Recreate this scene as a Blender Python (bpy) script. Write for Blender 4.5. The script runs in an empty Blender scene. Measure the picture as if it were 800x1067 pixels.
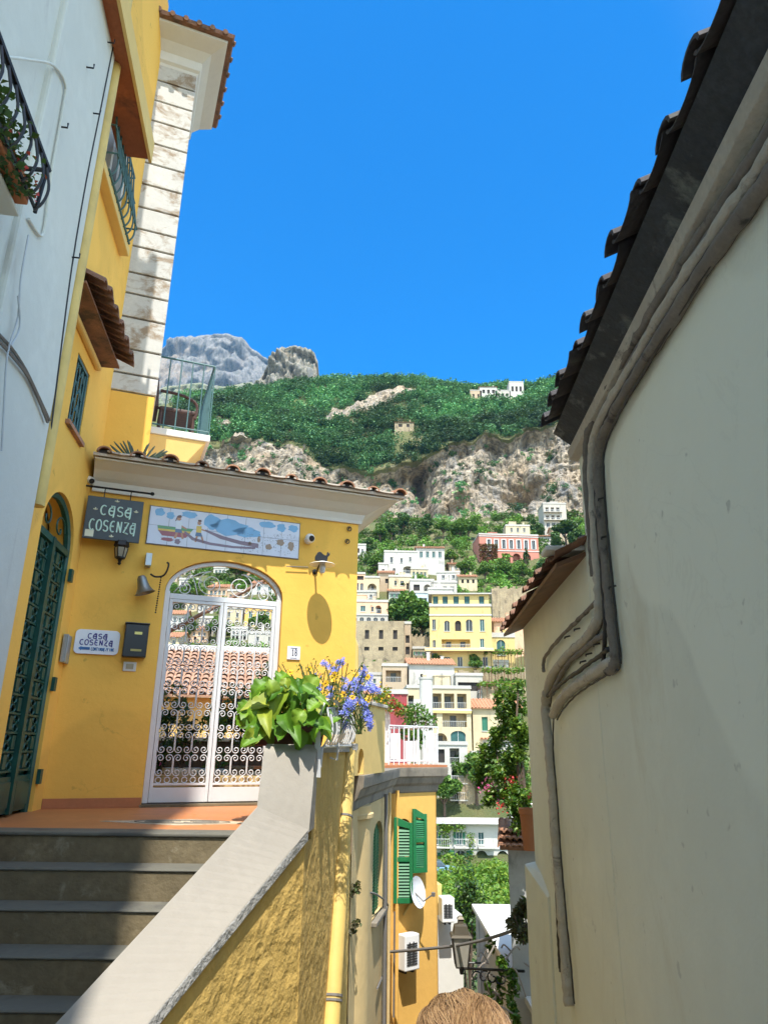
import bpy, math, random
import numpy as np
from mathutils import Vector as V, Matrix as MX

random.seed(7)
RNG = np.random.default_rng(11)
SC = bpy.context.scene
COL = SC.collection
rad = math.radians

# ------------------------------------------------------------------ camera
F = 731.0
PITCH = math.atan(0.335)
ROLL = rad(0.66)
cf = V((0, math.cos(PITCH), math.sin(PITCH)))
_r0, _u0 = V((1, 0, 0)), V((0, -math.sin(PITCH), math.cos(PITCH)))
cr = _r0 * math.cos(ROLL) + _u0 * math.sin(ROLL)
cu = -_r0 * math.sin(ROLL) + _u0 * math.cos(ROLL)
cam = bpy.data.cameras.new("camera")
cam.sensor_fit = 'VERTICAL'; cam.sensor_height = 24.0
cam.lens = 24.0 * F / 1067.0
cam.clip_start = 0.05; cam.clip_end = 9000
cam_o = bpy.data.objects.new("camera", cam)
COL.objects.link(cam_o)
cam_o.matrix_world = MX(((cr.x, cu.x, -cf.x, 0), (cr.y, cu.y, -cf.y, 0), (cr.z, cu.z, -cf.z, 0), (0, 0, 0, 1)))
SC.camera = cam_o

# ------------------------------------------------------------------ light
SUN_AZ, SUN_EL = -7.0, 62.5          # direction the light travels (azimuth from +Y towards +X) and its height
w = bpy.data.worlds.new("World"); SC.world = w; w.use_nodes = True
wn = w.node_tree.nodes; wl = w.node_tree.links
sky = wn.new('ShaderNodeTexSky'); sky.sky_type = 'NISHITA'; sky.sun_disc = False
sky.sun_elevation = rad(SUN_EL)
sky.sun_rotation = rad(180 + SUN_AZ)
sky.air_density = 1.0; sky.dust_density = 0.4; sky.ozone_density = 3.0; sky.altitude = 50
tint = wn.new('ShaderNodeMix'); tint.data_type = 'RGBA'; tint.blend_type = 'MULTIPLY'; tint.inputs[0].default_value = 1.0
# sky tinted deep blue ahead; unseen sky behind tinted to warm the shade
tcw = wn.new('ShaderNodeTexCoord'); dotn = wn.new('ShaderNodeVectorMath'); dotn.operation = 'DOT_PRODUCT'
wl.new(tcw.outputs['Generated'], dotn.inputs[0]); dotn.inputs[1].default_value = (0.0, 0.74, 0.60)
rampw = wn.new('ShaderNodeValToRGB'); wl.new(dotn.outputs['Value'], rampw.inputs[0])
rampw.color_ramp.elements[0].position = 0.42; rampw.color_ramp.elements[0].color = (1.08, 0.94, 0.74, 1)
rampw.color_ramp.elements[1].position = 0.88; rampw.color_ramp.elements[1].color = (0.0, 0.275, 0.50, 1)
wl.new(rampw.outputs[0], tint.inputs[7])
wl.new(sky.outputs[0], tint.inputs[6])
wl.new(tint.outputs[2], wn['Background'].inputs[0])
wn['Background'].inputs[1].default_value = 0.15
sl = bpy.data.lights.new("sun", 'SUN'); sl.energy = 2.0; sl.angle = rad(0.5); sl.color = (1.0, 0.955, 0.88)
so = bpy.data.objects.new("sun", sl); COL.objects.link(so)
sd = V((math.sin(rad(SUN_AZ)) * math.cos(rad(SUN_EL)), math.cos(rad(SUN_AZ)) * math.cos(rad(SUN_EL)), -math.sin(rad(SUN_EL))))
so.rotation_euler = sd.to_track_quat('-Z', 'Y').to_euler(); so.location = (0, -5, 30)
SC.view_settings.view_transform = 'Standard'; SC.view_settings.look = 'None'
SC.view_settings.gamma = 1.0; SC.view_settings.exposure = 2.05
SC.cycles.max_bounces = 8; SC.cycles.diffuse_bounces = 4; SC.cycles.transparent_max_bounces = 8
SC.cycles.use_denoising = True

# ------------------------------------------------------------------ geometry of the photograph
def ray(px, py):
    return cf + cr * ((px - 400) / F) - cu * ((py - 533.5) / F)
def at_y(px, py, y):
    d = ray(px, py); return d * (y / d.y)
def at_z(px, py, z):
    d = ray(px, py); return d * (z / d.z)
def tval(py, px=450):
    d = ray(px, py); return d.z / d.y
def frame(o, az):                     # X along the wall, Y into the wall, Z up
    a = rad(az); s, c = math.sin(a), math.cos(a)
    return MX(((s, -c, 0, o[0]), (c, s, 0, o[1]), (0, 0, 1, o[2]), (0, 0, 0, 1)))
def loc(fr, px, py, out=0.0):         # pixel -> local point on the plane that lies 'out' in front of the frame's wall
    Y = V(fr.col[1][:3]); o = fr.translation - Y * out; d = ray(px, py)
    return fr.inverted() @ (d * (o.dot(Y) / d.dot(Y)))

# ------------------------------------------------------------------ mesh helpers
def smooth_pts(pts, k=4):
    pts = [V(p) for p in pts]; out = []
    for i in range(len(pts) - 1):
        p0 = pts[max(i - 1, 0)]; p1 = pts[i]; p2 = pts[i + 1]; p3 = pts[min(i + 2, len(pts) - 1)]
        for j in range(k):
            t = j / k
            out.append(0.5 * ((2 * p1) + (p2 - p0) * t + (2 * p0 - 5 * p1 + 4 * p2 - p3) * t * t + (3 * p1 - p0 - 3 * p2 + p3) * t ** 3))
    out.append(pts[-1]); return out

class MB:
    def __init__(s, fr=None):
        s.v, s.f, s.m, s.fr = [], [], [], fr
    def add(s, vs, fs, m=0):
        b = len(s.v)
        s.v += [(s.fr @ V(p)) if s.fr else V(p) for p in vs]
        s.f += [tuple(b + i for i in f) for f in fs]; s.m += [m] * len(fs)
        return s
    def box(s, x0, x1, y0, y1, z0, z1, m=0):
        return s.add([(x0, y0, z0), (x1, y0, z0), (x1, y1, z0), (x0, y1, z0), (x0, y0, z1), (x1, y0, z1), (x1, y1, z1), (x0, y1, z1)],
                     [(0, 3, 2, 1), (4, 5, 6, 7), (0, 1, 5, 4), (1, 2, 6, 5), (2, 3, 7, 6), (3, 0, 4, 7)], m)
    def hexa(s, p, m=0):              # 8 points ordered like box
        return s.add(p, [(0, 3, 2, 1), (4, 5, 6, 7), (0, 1, 5, 4), (1, 2, 6, 5), (2, 3, 7, 6), (3, 0, 4, 7)], m)
    def tube(s, pts, r, n=6, m=0, cap=True):
        pts = [V(p) for p in pts]; N = len(pts)
        if N < 2: return s
        rs = r if isinstance(r, (list, tuple)) else [r] * N
        tan = [(pts[min(i + 1, N - 1)] - pts[max(i - 1, 0)]) for i in range(N)]
        tan = [t.normalized() if t.length > 1e-9 else V((0, 0, 1)) for t in tan]
        a = V((0, 0, 1)) if abs(tan[0].z) < 0.9 else V((1, 0, 0))
        u = tan[0].cross(a).normalized(); vs = []
        for i in range(N):
            u = u - tan[i] * u.dot(tan[i])
            u = u.normalized() if u.length > 1e-6 else tan[i].orthogonal().normalized()
            w_ = tan[i].cross(u)
            for k in range(n):
                an = 2 * math.pi * k / n
                vs.append(pts[i] + (u * math.cos(an) + w_ * math.sin(an)) * rs[i])
        fs = [(i * n + k, i * n + (k + 1) % n, (i + 1) * n + (k + 1) % n, (i + 1) * n + k) for i in range(N - 1) for k in range(n)]
        if cap: fs += [tuple(range(n - 1, -1, -1)), tuple((N - 1) * n + k for k in range(n))]
        return s.add(vs, fs, m)
    def lathe(s, prof, c=(0, 0, 0), n=16, m=0, ax=None):
        c = V(c); vs = []; R = V((0, 0, 1)).rotation_difference(V(ax)).to_matrix() if ax else None
        for (r, z) in prof:
            for k in range(n):
                p = V((r * math.cos(2 * math.pi * k / n), r * math.sin(2 * math.pi * k / n), z))
                vs.append(c + (R @ p if R else p))
        N = len(prof)
        fs = [(i * n + k, i * n + (k + 1) % n, (i + 1) * n + (k + 1) % n, (i + 1) * n + k) for i in range(N - 1) for k in range(n)]
        fs += [tuple(range(n - 1, -1, -1)), tuple((N - 1) * n + k for k in range(n))]
        return s.add(vs, fs, m)
    def prism(s, poly, y0, y1, m=0):  # poly in (x, z), extruded along local y
        n = len(poly)
        vs = [(p[0], y0, p[1]) for p in poly] + [(p[0], y1, p[1]) for p in poly]
        fs = [tuple(range(n)), tuple(range(2 * n - 1, n - 1, -1))]
        fs += [(i, i + n, (i + 1) % n + n, (i + 1) % n) for i in range(n)]
        return s.add(vs, fs, m)
    def sweep(s, rings, m=0, cap=True):     # rings of equal point count, closed
        n = len(rings[0]); vs = [p for r in rings for p in r]
        fs = [(i * n + k, i * n + (k + 1) % n, (i + 1) * n + (k + 1) % n, (i + 1) * n + k) for i in range(len(rings) - 1) for k in range(n)]
        if cap: fs += [tuple(range(n - 1, -1, -1)), tuple((len(rings) - 1) * n + k for k in range(n))]
        return s.add(vs, fs, m)
    def wall(s, x0, x1, z0, z1, ops, t=0.2, m=0, mr=None, back=True, y=0.0):
        """front face with real openings (x0,x1,z0,z1,rise): reveals t deep; rise > 0 gives an arched head"""
        mr = m if mr is None else mr
        xs = sorted(set([x0, x1] + [q for o in ops for q in o[:2] if x0 < q < x1]))
        zs = sorted(set([z0, z1] + [q for o in ops for q in o[2:4] if z0 < q < z1]))
        def inside(cx, cz): return any(o[0] < cx < o[1] and o[2] < cz < o[3] for o in ops)
        for yy, flip in ((y, False), (y + t, True)) if back else ((y, False),):
            for i in range(len(xs) - 1):
                for j in range(len(zs) - 1):
                    if inside((xs[i] + xs[i + 1]) / 2, (zs[j] + zs[j + 1]) / 2): continue
                    q = [(xs[i], yy, zs[j]), (xs[i + 1], yy, zs[j]), (xs[i + 1], yy, zs[j + 1]), (xs[i], yy, zs[j + 1])]
                    s.add(q, [(3, 2, 1, 0) if flip else (0, 1, 2, 3)], m)
        if back:
            s.add([(x0, y, z0), (x1, y, z0), (x1, y, z1), (x0, y, z1), (x0, y + t, z0), (x1, y + t, z0), (x1, y + t, z1), (x0, y + t, z1)],
                  [(0, 4, 5, 1), (1, 5, 6, 2), (2, 6, 7, 3), (3, 7, 4, 0)], m)
        for o in ops:
            a, b, c, d = o[:4]; h = o[4] if len(o) > 4 else 0
            s.add([(a, y, c), (a, y + t, c), (a, y + t, d - h), (a, y, d - h)], [(0, 1, 2, 3)], mr)
            s.add([(b, y, c), (b, y, d - h), (b, y + t, d - h), (b, y + t, c)], [(0, 1, 2, 3)], mr)
            if c > z0 + 1e-6: s.add([(a, y, c), (b, y, c), (b, y + t, c), (a, y + t, c)], [(0, 1, 2, 3)], mr)
            if h <= 0:
                s.add([(a, y, d), (a, y + t, d), (b, y + t, d), (b, y, d)], [(0, 1, 2, 3)], mr)
            else:
                N = 16; cx = (a + b) / 2; rx = (b - a) / 2
                arc = [(cx - rx * math.cos(math.pi * k / N), d - h + h * math.sin(math.pi * k / N)) for k in range(N + 1)]
                for k in range(N):
                    p, q = arc[k], arc[k + 1]
                    s.add([(p[0], y, p[1]), (p[0], y + t, p[1]), (q[0], y + t, q[1]), (q[0], y, q[1])], [(0, 1, 2, 3)], mr)
                    for yy, fl in ((y, False), (y + t, True)) if back else ((y, False),):
                        qd = [(p[0], yy, p[1]), (q[0], yy, q[1]), (q[0], yy, d), (p[0], yy, d)]
                        s.add(qd, [(3, 2, 1, 0) if fl else (0, 1, 2, 3)], m)
        return s
    def build(s, name, mats, parent=None, smooth=False, bevel=0.0, seg=2):
        if not isinstance(mats, (list, tuple)): mats = [mats]
        vs = s.v; inv = None
        if parent is None and vs:
            lo = [min(p[i] for p in vs) for i in range(3)]; hi = [max(p[i] for p in vs) for i in range(3)]
            org = V(((lo[0] + hi[0]) / 2, (lo[1] + hi[1]) / 2, lo[2]))
            vs = [p - org for p in vs]
        me = bpy.data.meshes.new(name); me.from_pydata([tuple(p) for p in vs], [], s.f)
        for m_ in mats: me.materials.append(m_)
        if len(mats) > 1: me.polygons.foreach_set('material_index', s.m)
        if smooth:
            me.polygons.foreach_set('use_smooth', [True] * len(me.polygons))
        o = bpy.data.objects.new(name, me); COL.objects.link(o)
        if smooth and smooth != 'full':
            me.set_sharp_from_angle(angle=rad(40))
        if parent is None: o.location = org
        else:
            o.parent = parent; o.matrix_parent_inverse = wmat(parent).inverted()
        if bevel:
            b = o.modifiers.new('bevel', 'BEVEL'); b.width = bevel; b.segments = seg; b.limit_method = 'ANGLE'; b.angle_limit = rad(40)
        return o

def wmat(o):
    m = MX.LocRotScale(o.location, o.rotation_euler, o.scale)
    return (wmat(o.parent) @ o.matrix_parent_inverse @ m) if o.parent else m

def np_mesh(name, verts, faces, mat, parent=None, org=None):
    me = bpy.data.meshes.new(name); n, k = faces.shape
    if parent is None:
        if org is None: org = (verts.min(0) + verts.max(0)) / 2; org[2] = verts[:, 2].min()
        verts = verts - org
    me.vertices.add(len(verts)); me.vertices.foreach_set('co', verts.astype(np.float32).ravel())
    me.loops.add(n * k); me.loops.foreach_set('vertex_index', faces.astype(np.int32).ravel())
    me.polygons.add(n); me.polygons.foreach_set('loop_start', np.arange(0, n * k, k, dtype=np.int32))
    me.update(calc_edges=True); me.validate()
    for m_ in (mat if isinstance(mat, (list, tuple)) else [mat]): me.materials.append(m_)
    o = bpy.data.objects.new(name, me); COL.objects.link(o)
    if parent is None: o.location = org
    else:
        o.parent = parent; o.matrix_parent_inverse = wmat(parent).inverted()
    return o

def tag(o, label, cat, group=None):
    o['label'] = label; o['category'] = cat
    if group: o['group'] = group
    return o
def setting(o, kind='structure'):
    o['kind'] = kind; return o
def thing(name, label, cat, at=(0, 0, 0), group=None):
    o = bpy.data.objects.new(name, None); COL.objects.link(o); o.location = at; o.empty_display_size = 0.1
    return tag(o, label, cat, group)
def dup(root, at, rotz=0.0, scale=1.0, label=None):
    r = root.copy(); COL.objects.link(r); r.location = at; r.rotation_euler = (0, 0, rotz); r.scale = (scale,) * 3 if not isinstance(scale, tuple) else scale
    if label: r['label'] = label
    for ch in list(root.children):
        c = ch.copy(); COL.objects.link(c); c.parent = r
        for g in list(ch.children):
            d = g.copy(); COL.objects.link(d); d.parent = c
    return r

# ------------------------------------------------------------------ materials
def lin(r, g, b):
    f = lambda c: (c / 255 / 12.92) if c / 255 <= 0.04045 else ((c / 255 + 0.055) / 1.055) ** 2.4
    return (f(r), f(g), f(b), 1)
def _nd(nt, t, **k):
    n = nt.nodes.new(t)
    for a, b in k.items(): setattr(n, a, b)
    return n
def _noise(nt, vec, scale, detail=4, rough=0.55, dist=0.0):
    n = _nd(nt, 'ShaderNodeTexNoise'); n.inputs['Scale'].default_value = scale; n.inputs['Detail'].default_value = detail
    n.inputs['Roughness'].default_value = rough; n.inputs['Distortion'].default_value = dist
    if vec: nt.links.new(vec, n.inputs['Vector'])
    return n.outputs['Fac']
def _ramp(nt, fac, stops):
    r = _nd(nt, 'ShaderNodeValToRGB'); e = r.color_ramp.elements
    while len(e) < len(stops): e.new(0.5)
    for i, (p, c) in enumerate(stops):
        e[i].position = p; e[i].color = c if len(c) == 4 else (*c, 1)
    nt.links.new(fac, r.inputs[0]); return r.outputs[0]
def _mix(nt, fac, a, b, mode='MIX'):
    m = _nd(nt, 'ShaderNodeMix', data_type='RGBA', blend_type=mode)
    for sock, val in ((m.inputs[0], fac), (m.inputs[6], a), (m.inputs[7], b)):
        if hasattr(val, 'is_linked') or hasattr(val, 'links'): nt.links.new(val, sock)
        else: sock.default_value = val
    return m.outputs[2]
def _start(name):
    m = bpy.data.materials.new(name); m.use_nodes = True
    nt = m.node_tree; return m, nt, nt.nodes['Principled BSDF']
def _bump(nt, bs, h, strength, dist=0.01, prev=None):
    b = _nd(nt, 'ShaderNodeBump'); b.inputs['Strength'].default_value = strength; b.inputs['Distance'].default_value = dist
    nt.links.new(h, b.inputs['Height'])
    if prev: nt.links.new(prev, b.inputs['Normal'])
    nt.links.new(b.outputs[0], bs.inputs['Normal']); return b.outputs[0]
def C(c): return (*c, 1) if len(c) == 3 else c
def dim(c, k): return tuple(min(1, x * k) for x in c[:3]) + (1,)

def stucco(name, c, var=0.12, scale=1.2, rough=0.92, bump=0.35, bdist=0.006, fine=55, stain=None, stain_amt=0.5, stain_scale=2.0, stretch=0.35, cracks=False):
    c = C(c); m, nt, bs = _start(name)
    tc = _nd(nt, 'ShaderNodeTexCoord').outputs['Object']
    col = _ramp(nt, _noise(nt, tc, scale, 5, 0.6), [(0.3, dim(c, 1 - var)), (0.7, dim(c, 1 + var))])
    col = _mix(nt, _ramp(nt, _noise(nt, tc, scale * 9, 3), [(0.35, (0, 0, 0, 1)), (0.75, (1, 1, 1, 1))]), col, dim(c, 1 - var * 0.7))
    if stain:
        mp = _nd(nt, 'ShaderNodeMapping'); mp.inputs['Scale'].default_value = (1, 1, stretch); nt.links.new(tc, mp.inputs[0])
        f = _ramp(nt, _noise(nt, mp.outputs[0], stain_scale, 7, 0.68, 0.4), [(1 - stain_amt, (0, 0, 0, 1)), (1 - stain_amt + 0.12, (1, 1, 1, 1))])
        col = _mix(nt, f, col, C(stain))
    if cracks:                        # hairline cracks, patches of newer plaster and knocks
        n = _noise(nt, tc, .9, 6, .6, 1.2); f = _ramp(nt, n, [(.490, (0, 0, 0, 1)), (.4985, (.5, .5, .5, 1)), (.507, (0, 0, 0, 1))])
        gate = _ramp(nt, _noise(nt, tc, .5, 2), [(.50, (0, 0, 0, 1)), (.60, (1, 1, 1, 1))])
        col = _mix(nt, _mix(nt, 1.0, f, gate, 'MULTIPLY'), col, dim(c, .45))
        col = _mix(nt, _ramp(nt, _noise(nt, tc, .45, 2, .4), [(.56, (0, 0, 0, 1)), (.575, (.8, .8, .8, 1))]), col, dim(c, 1.10))
        col = _mix(nt, _ramp(nt, _noise(nt, tc, 9, 3, .5), [(.70, (0, 0, 0, 1)), (.74, (.8, .8, .8, 1))]), col, dim(c, .72))
    nt.links.new(col, bs.inputs['Base Color']); bs.inputs['Roughness'].default_value = rough
    n1 = _bump(nt, bs, _noise(nt, tc, 7, 4), bump, bdist * 2.5)
    _bump(nt, bs, _noise(nt, tc, fine, 3), bump, bdist * 0.4, n1)
    return m
def plain(name, c, rough=0.5, metal=0.0, var=0.08, scale=8, bump=0.0, spec=None):
    c = C(c); m, nt, bs = _start(name)
    tc = _nd(nt, 'ShaderNodeTexCoord').outputs['Object']
    col = _ramp(nt, _noise(nt, tc, scale, 4), [(0.3, dim(c, 1 - var)), (0.7, dim(c, 1 + var))])
    nt.links.new(col, bs.inputs['Base Color']); bs.inputs['Roughness'].default_value = rough; bs.inputs['Metallic'].default_value = metal
    if bump: _bump(nt, bs, _noise(nt, tc, scale * 4, 3), bump, 0.004)
    return m
def leafy(name, c1, c2, c3=None, rough=0.5, trans=0.3, tone=False):
    m, nt, bs = _start(name)
    g = _nd(nt, 'ShaderNodeNewGeometry')
    st = [(0.0, C(c1)), (0.6, C(c2))] + ([(1.0, C(c3))] if c3 else [])
    col = _ramp(nt, g.outputs['Random Per Island'], st)
    if tone:                          # every crown of the mass has its own shade of green
        at = _nd(nt, 'ShaderNodeAttribute'); at.attribute_name = 'tone'; vm = _nd(nt, 'ShaderNodeVectorMath', operation='SCALE'); nt.links.new(col, vm.inputs[0]); nt.links.new(at.outputs['Fac'], vm.inputs['Scale']); col = vm.outputs[0]
    nt.links.new(col, bs.inputs['Base Color']); bs.inputs['Roughness'].default_value = rough
    if trans:
        tr = _nd(nt, 'ShaderNodeBsdfTranslucent'); mx = _nd(nt, 'ShaderNodeMixShader'); mx.inputs[0].default_value = trans
        nt.links.new(_mix(nt, 0.5, col, (0.25, 0.35, 0.03, 1)), tr.inputs[0])
        nt.links.new(bs.outputs[0], mx.inputs[1]); nt.links.new(tr.outputs[0], mx.inputs[2])
        nt.links.new(mx.outputs[0], nt.nodes['Material Output'].inputs[0])
    return m
def veined(m):
    nt = m.node_tree; at = _nd(nt, 'ShaderNodeAttribute'); at.attribute_name = 'vein'
    f = _ramp(nt, at.outputs['Fac'], [(0.0, (1.25, 1.2, 1.3, 1)), (0.10, (1.2, 1.15, 1.3, 1)), (0.22, (.92, .92, .92, 1)), (1.0, (.80, .84, .8, 1))])
    for l in list(nt.links):
        if l.to_socket.name == 'Base Color':
            src = l.from_socket; nt.links.new(_mix(nt, 1.0, src, f, 'MULTIPLY'), l.to_socket)
    _bump(nt, nt.nodes['Principled BSDF'], at.outputs['Fac'], .5, .004)
    return m
def glassy(name, c=(0.02, 0.03, 0.035)):
    return plain(name, c, 0.12, 0, 0.3, 1.5)

M = {}
M['white'] = stucco('white_stucco', (0.60, 0.61, 0.54), 0.07, 0.9, stain=(0.42, 0.41, 0.37), stain_amt=0.42, stain_scale=2.0, stretch=.2)
M['white_clean'] = stucco('white_plaster', (0.68, 0.67, 0.62), 0.04, 1.2, bump=0.2)
M['peel'] = stucco('peeling_white', (0.55, 0.54, 0.50), 0.12, 2.5, stain=(0.30, 0.23, 0.16), stain_amt=0.49, stain_scale=3.0, stretch=1.4)
M['yellow'] = stucco('yellow_stucco', (0.85, 0.485, 0.085), 0.09, 0.8, bump=0.3, cracks=True, stain=(0.80, 0.45, 0.09), stain_amt=0.42, stain_scale=1.5)
M['paleyellow'] = stucco('pale_yellow_stucco', (0.72, 0.50, 0.17), 0.07, 0.8, bump=0.25)
M['ochre'] = stucco('ochre_stucco', (0.66, 0.44, 0.12), 0.16, 1.5, bump=0.8, bdist=0.016, fine=30, stain=(0.50, 0.34, 0.10), stain_amt=0.46, stain_scale=3.0, stretch=0.3)
M['tan'] = stucco('tan_stucco', (0.62, 0.46, 0.22), 0.08, 1.2, stain=(0.46, 0.35, 0.20), stain_amt=0.40)
M['orange'] = stucco('orange_stucco', (0.72, 0.42, 0.10), 0.08, 1.2, bump=0.3, stain=(0.60, 0.33, 0.09), stain_amt=0.38)
M['grey_wall'] = stucco('grey_stucco', (0.74, 0.77, 0.655), 0.07, 0.6, bump=0.3, stain=(0.64, 0.64, 0.51), stain_amt=0.43, stain_scale=0.9, cracks=True)
M['grey_weathered'] = stucco('weathered_grey', (0.50, 0.50, 0.48), 0.14, 1.5, stain=(0.22, 0.24, 0.22), stain_amt=0.46, stain_scale=3)
M['coping'] = stucco('coping_cement', (0.315, 0.287, 0.24), 0.07, 1.6, bump=0.4, bdist=0.008, stain=(0.26, 0.235, 0.195), stain_amt=0.36)
M['cement'] = stucco('rough_cement', (0.40, 0.39, 0.36), 0.15, 4, bump=1.0, bdist=0.02)
M['cornice_grey'] = stucco('grey_cornice', (0.23, 0.20, 0.155), 0.2, 2.5, stain=(0.12, 0.105, 0.085), stain_amt=0.45)
M['step'] = stucco('step_stone', (0.175, 0.137, 0.075), 0.32, 2.2, rough=0.75, bump=0.6, bdist=0.01, stain=(0.30, 0.265, 0.18), stain_amt=0.43, stain_scale=3.5, stretch=1)
M['tread'] = stucco('tread_stone', (0.135, 0.128, 0.10), 0.15, 3, rough=0.75, bump=0.4, stain=(0.09, 0.085, 0.07), stain_amt=0.47, stain_scale=4, stretch=1)
M['lane'] = stucco('lane_stone', (0.24, 0.23, 0.21), 0.15, 2, stain=(0.14, 0.13, 0.12), stain_amt=0.4)
M['tile'] = stucco('roof_tile', (0.40, 0.20, 0.115), 0.30, 6, bump=0.5, stain=(0.14, 0.11, 0.09), stain_amt=0.46, stain_scale=5, stretch=1)
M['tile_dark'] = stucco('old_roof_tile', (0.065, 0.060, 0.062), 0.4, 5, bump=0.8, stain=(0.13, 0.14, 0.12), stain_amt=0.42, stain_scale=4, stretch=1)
M['tile_hood'] = stucco('brown_hood_tile', (0.24, 0.125, 0.08), 0.3, 6, bump=0.5, stain=(0.09, 0.065, 0.05), stain_amt=0.5, stain_scale=5, stretch=1)
M['tile_pale'] = stucco('pale_roof_tile', (0.58, 0.50, 0.41), 0.2, 5, bump=0.5, stain=(0.34, 0.24, 0.17), stain_amt=0.45, stain_scale=5, stretch=1)
M['terracotta'] = stucco('terracotta', (0.45, 0.17, 0.07), 0.12, 4, bump=0.2)
M['cotto'] = stucco('cotto_floor', (0.50, 0.19, 0.065), 0.14, 2.0, rough=0.55, bump=0.2, stain=(0.36, 0.15, 0.07), stain_amt=0.4, stretch=1)
M['lintel'] = stucco('painted_lintel', (0.33, 0.105, 0.04), 0.25, 3, bump=0.4, stain=(.16, .06, .03), stain_amt=.42)
M['green_door'] = plain('green_paint_dark', (0.012, 0.075, 0.055), 0.42, 0, 0.25, 6, 0.2)
M['green_shutter'] = plain('green_shutter_paint', (0.012, 0.16, 0.052), 0.5, 0, 0.12, 9)
M['green_rail'] = plain('blue_green_paint', (0.05, 0.13, 0.13), 0.5)
M['black_iron'] = plain('black_iron', (0.012, 0.012, 0.013), 0.45, 0.3, 0.3, 20)
M['white_iron'] = plain('white_iron', (0.64, 0.65, 0.65), 0.35, 0, 0.04, 6)
M['alu'] = plain('grey_metal', (0.42, 0.45, 0.46), 0.4, 0.6)
M['wood'] = plain('brown_wood', (0.16, 0.075, 0.035), 0.6, 0, 0.25, 6, 0.2)
M['wicker'] = plain('brown_wicker', (0.075, 0.035, 0.025), 0.6, 0, 0.3, 30, 0.3)
M['cable'] = plain('grey_cable', (0.16, 0.15, 0.14), 0.6)
M['cable_dark'] = plain('dark_cable', (0.03, 0.03, 0.03), 0.6)
M['conduit'] = stucco('plastered_conduit', (0.47, 0.44, 0.37), 0.15, 4, bump=0.9, bdist=0.015, stain=(0.13, 0.12, 0.11), stain_amt=0.42, stain_scale=6, stretch=1)
M['conduit_dark'] = stucco('dark_conduit', (0.20, 0.18, 0.155), 0.25, 6, bump=0.6, stain=(0.05, 0.05, 0.05), stain_amt=0.45, stain_scale=7, stretch=1)
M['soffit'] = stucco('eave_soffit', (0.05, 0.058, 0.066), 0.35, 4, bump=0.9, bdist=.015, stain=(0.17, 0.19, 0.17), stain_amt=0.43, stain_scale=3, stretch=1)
M['pipe_yellow'] = plain('yellow_pipe', (0.62, 0.44, 0.13), 0.6, 0, 0.12, 5, 0.15)
M['pipe_grey'] = plain('grey_pipe', (0.45, 0.47, 0.48), 0.5)
M['glass'] = glassy('window_glass')
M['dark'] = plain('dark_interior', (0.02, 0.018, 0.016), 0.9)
M['white_plastic'] = plain('white_plastic', (0.78, 0.78, 0.76), 0.35, 0, 0.03)
M['black_plastic'] = plain('black_plastic', (0.01, 0.01, 0.011), 0.3, 0, 0.2)
M['stone'] = stucco('ruin_stone', (0.40, 0.34, 0.24), 0.22, 0.8, bump=0.8, bdist=0.04, fine=10, stain=(0.20, 0.17, 0.13), stain_amt=0.45, stain_scale=0.8, stretch=0.5)
M['soil'] = stucco('soil', (0.10, 0.065, 0.04), 0.3, 6, bump=0.8)
def fill(name, col, rough=0.8): return plain(name, col, rough, 0, 0.05, 2)
M['leaf_big'] = leafy('hydrangea_leaf', (0.055, 0.17, 0.012), (0.17, 0.35, 0.02), (0.38, 0.43, 0.04), 0.5, 0.35)
veined(M['leaf_big'])
M['leaf'] = leafy('shrub_leaf', (0.03, 0.10, 0.012), (0.075, 0.19, 0.02), (0.16, 0.26, 0.03), 0.45, 0.3)
M['leaf_lime'] = leafy('lime_leaf', (0.07, 0.17, 0.015), (0.13, 0.26, 0.02), (0.25, 0.33, 0.035), 0.5, 0.35)
M['leaf_dark'] = leafy('dark_leaf', (0.012, 0.045, 0.010), (0.03, 0.085, 0.015), (0.06, 0.12, 0.02), 0.5, 0.2)
M['leaf_dry'] = leafy('dry_leaf', (0.05, 0.045, 0.025), (0.09, 0.085, 0.04), (0.06, 0.11, 0.025), 0.7, 0.2)
M['petal_yellow'] = leafy('yellow_petal', (0.75, 0.45, 0.01), (0.85, 0.55, 0.015), (0.85, 0.35, 0.02), 0.5, 0.25)
M['petal_blue'] = leafy('blue_petal', (0.10, 0.14, 0.62), (0.20, 0.24, 0.75), (0.38, 0.42, 0.85), 0.5, 0.25)
M['petal_pink'] = leafy('pink_petal', (0.65, 0.06, 0.28), (0.75, 0.12, 0.38), (0.80, 0.22, 0.45), 0.5, 0.3)
M['petal_red'] = leafy('red_petal', (0.55, 0.02, 0.02), (0.65, 0.03, 0.05), (0.7, 0.08, 0.08), 0.5, 0.25)
M['stem'] = plain('stem', (0.09, 0.12, 0.035), 0.7)
M['bark'] = plain('bark', (0.11, 0.075, 0.05), 0.9, 0, 0.3, 4, 0.6)

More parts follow.
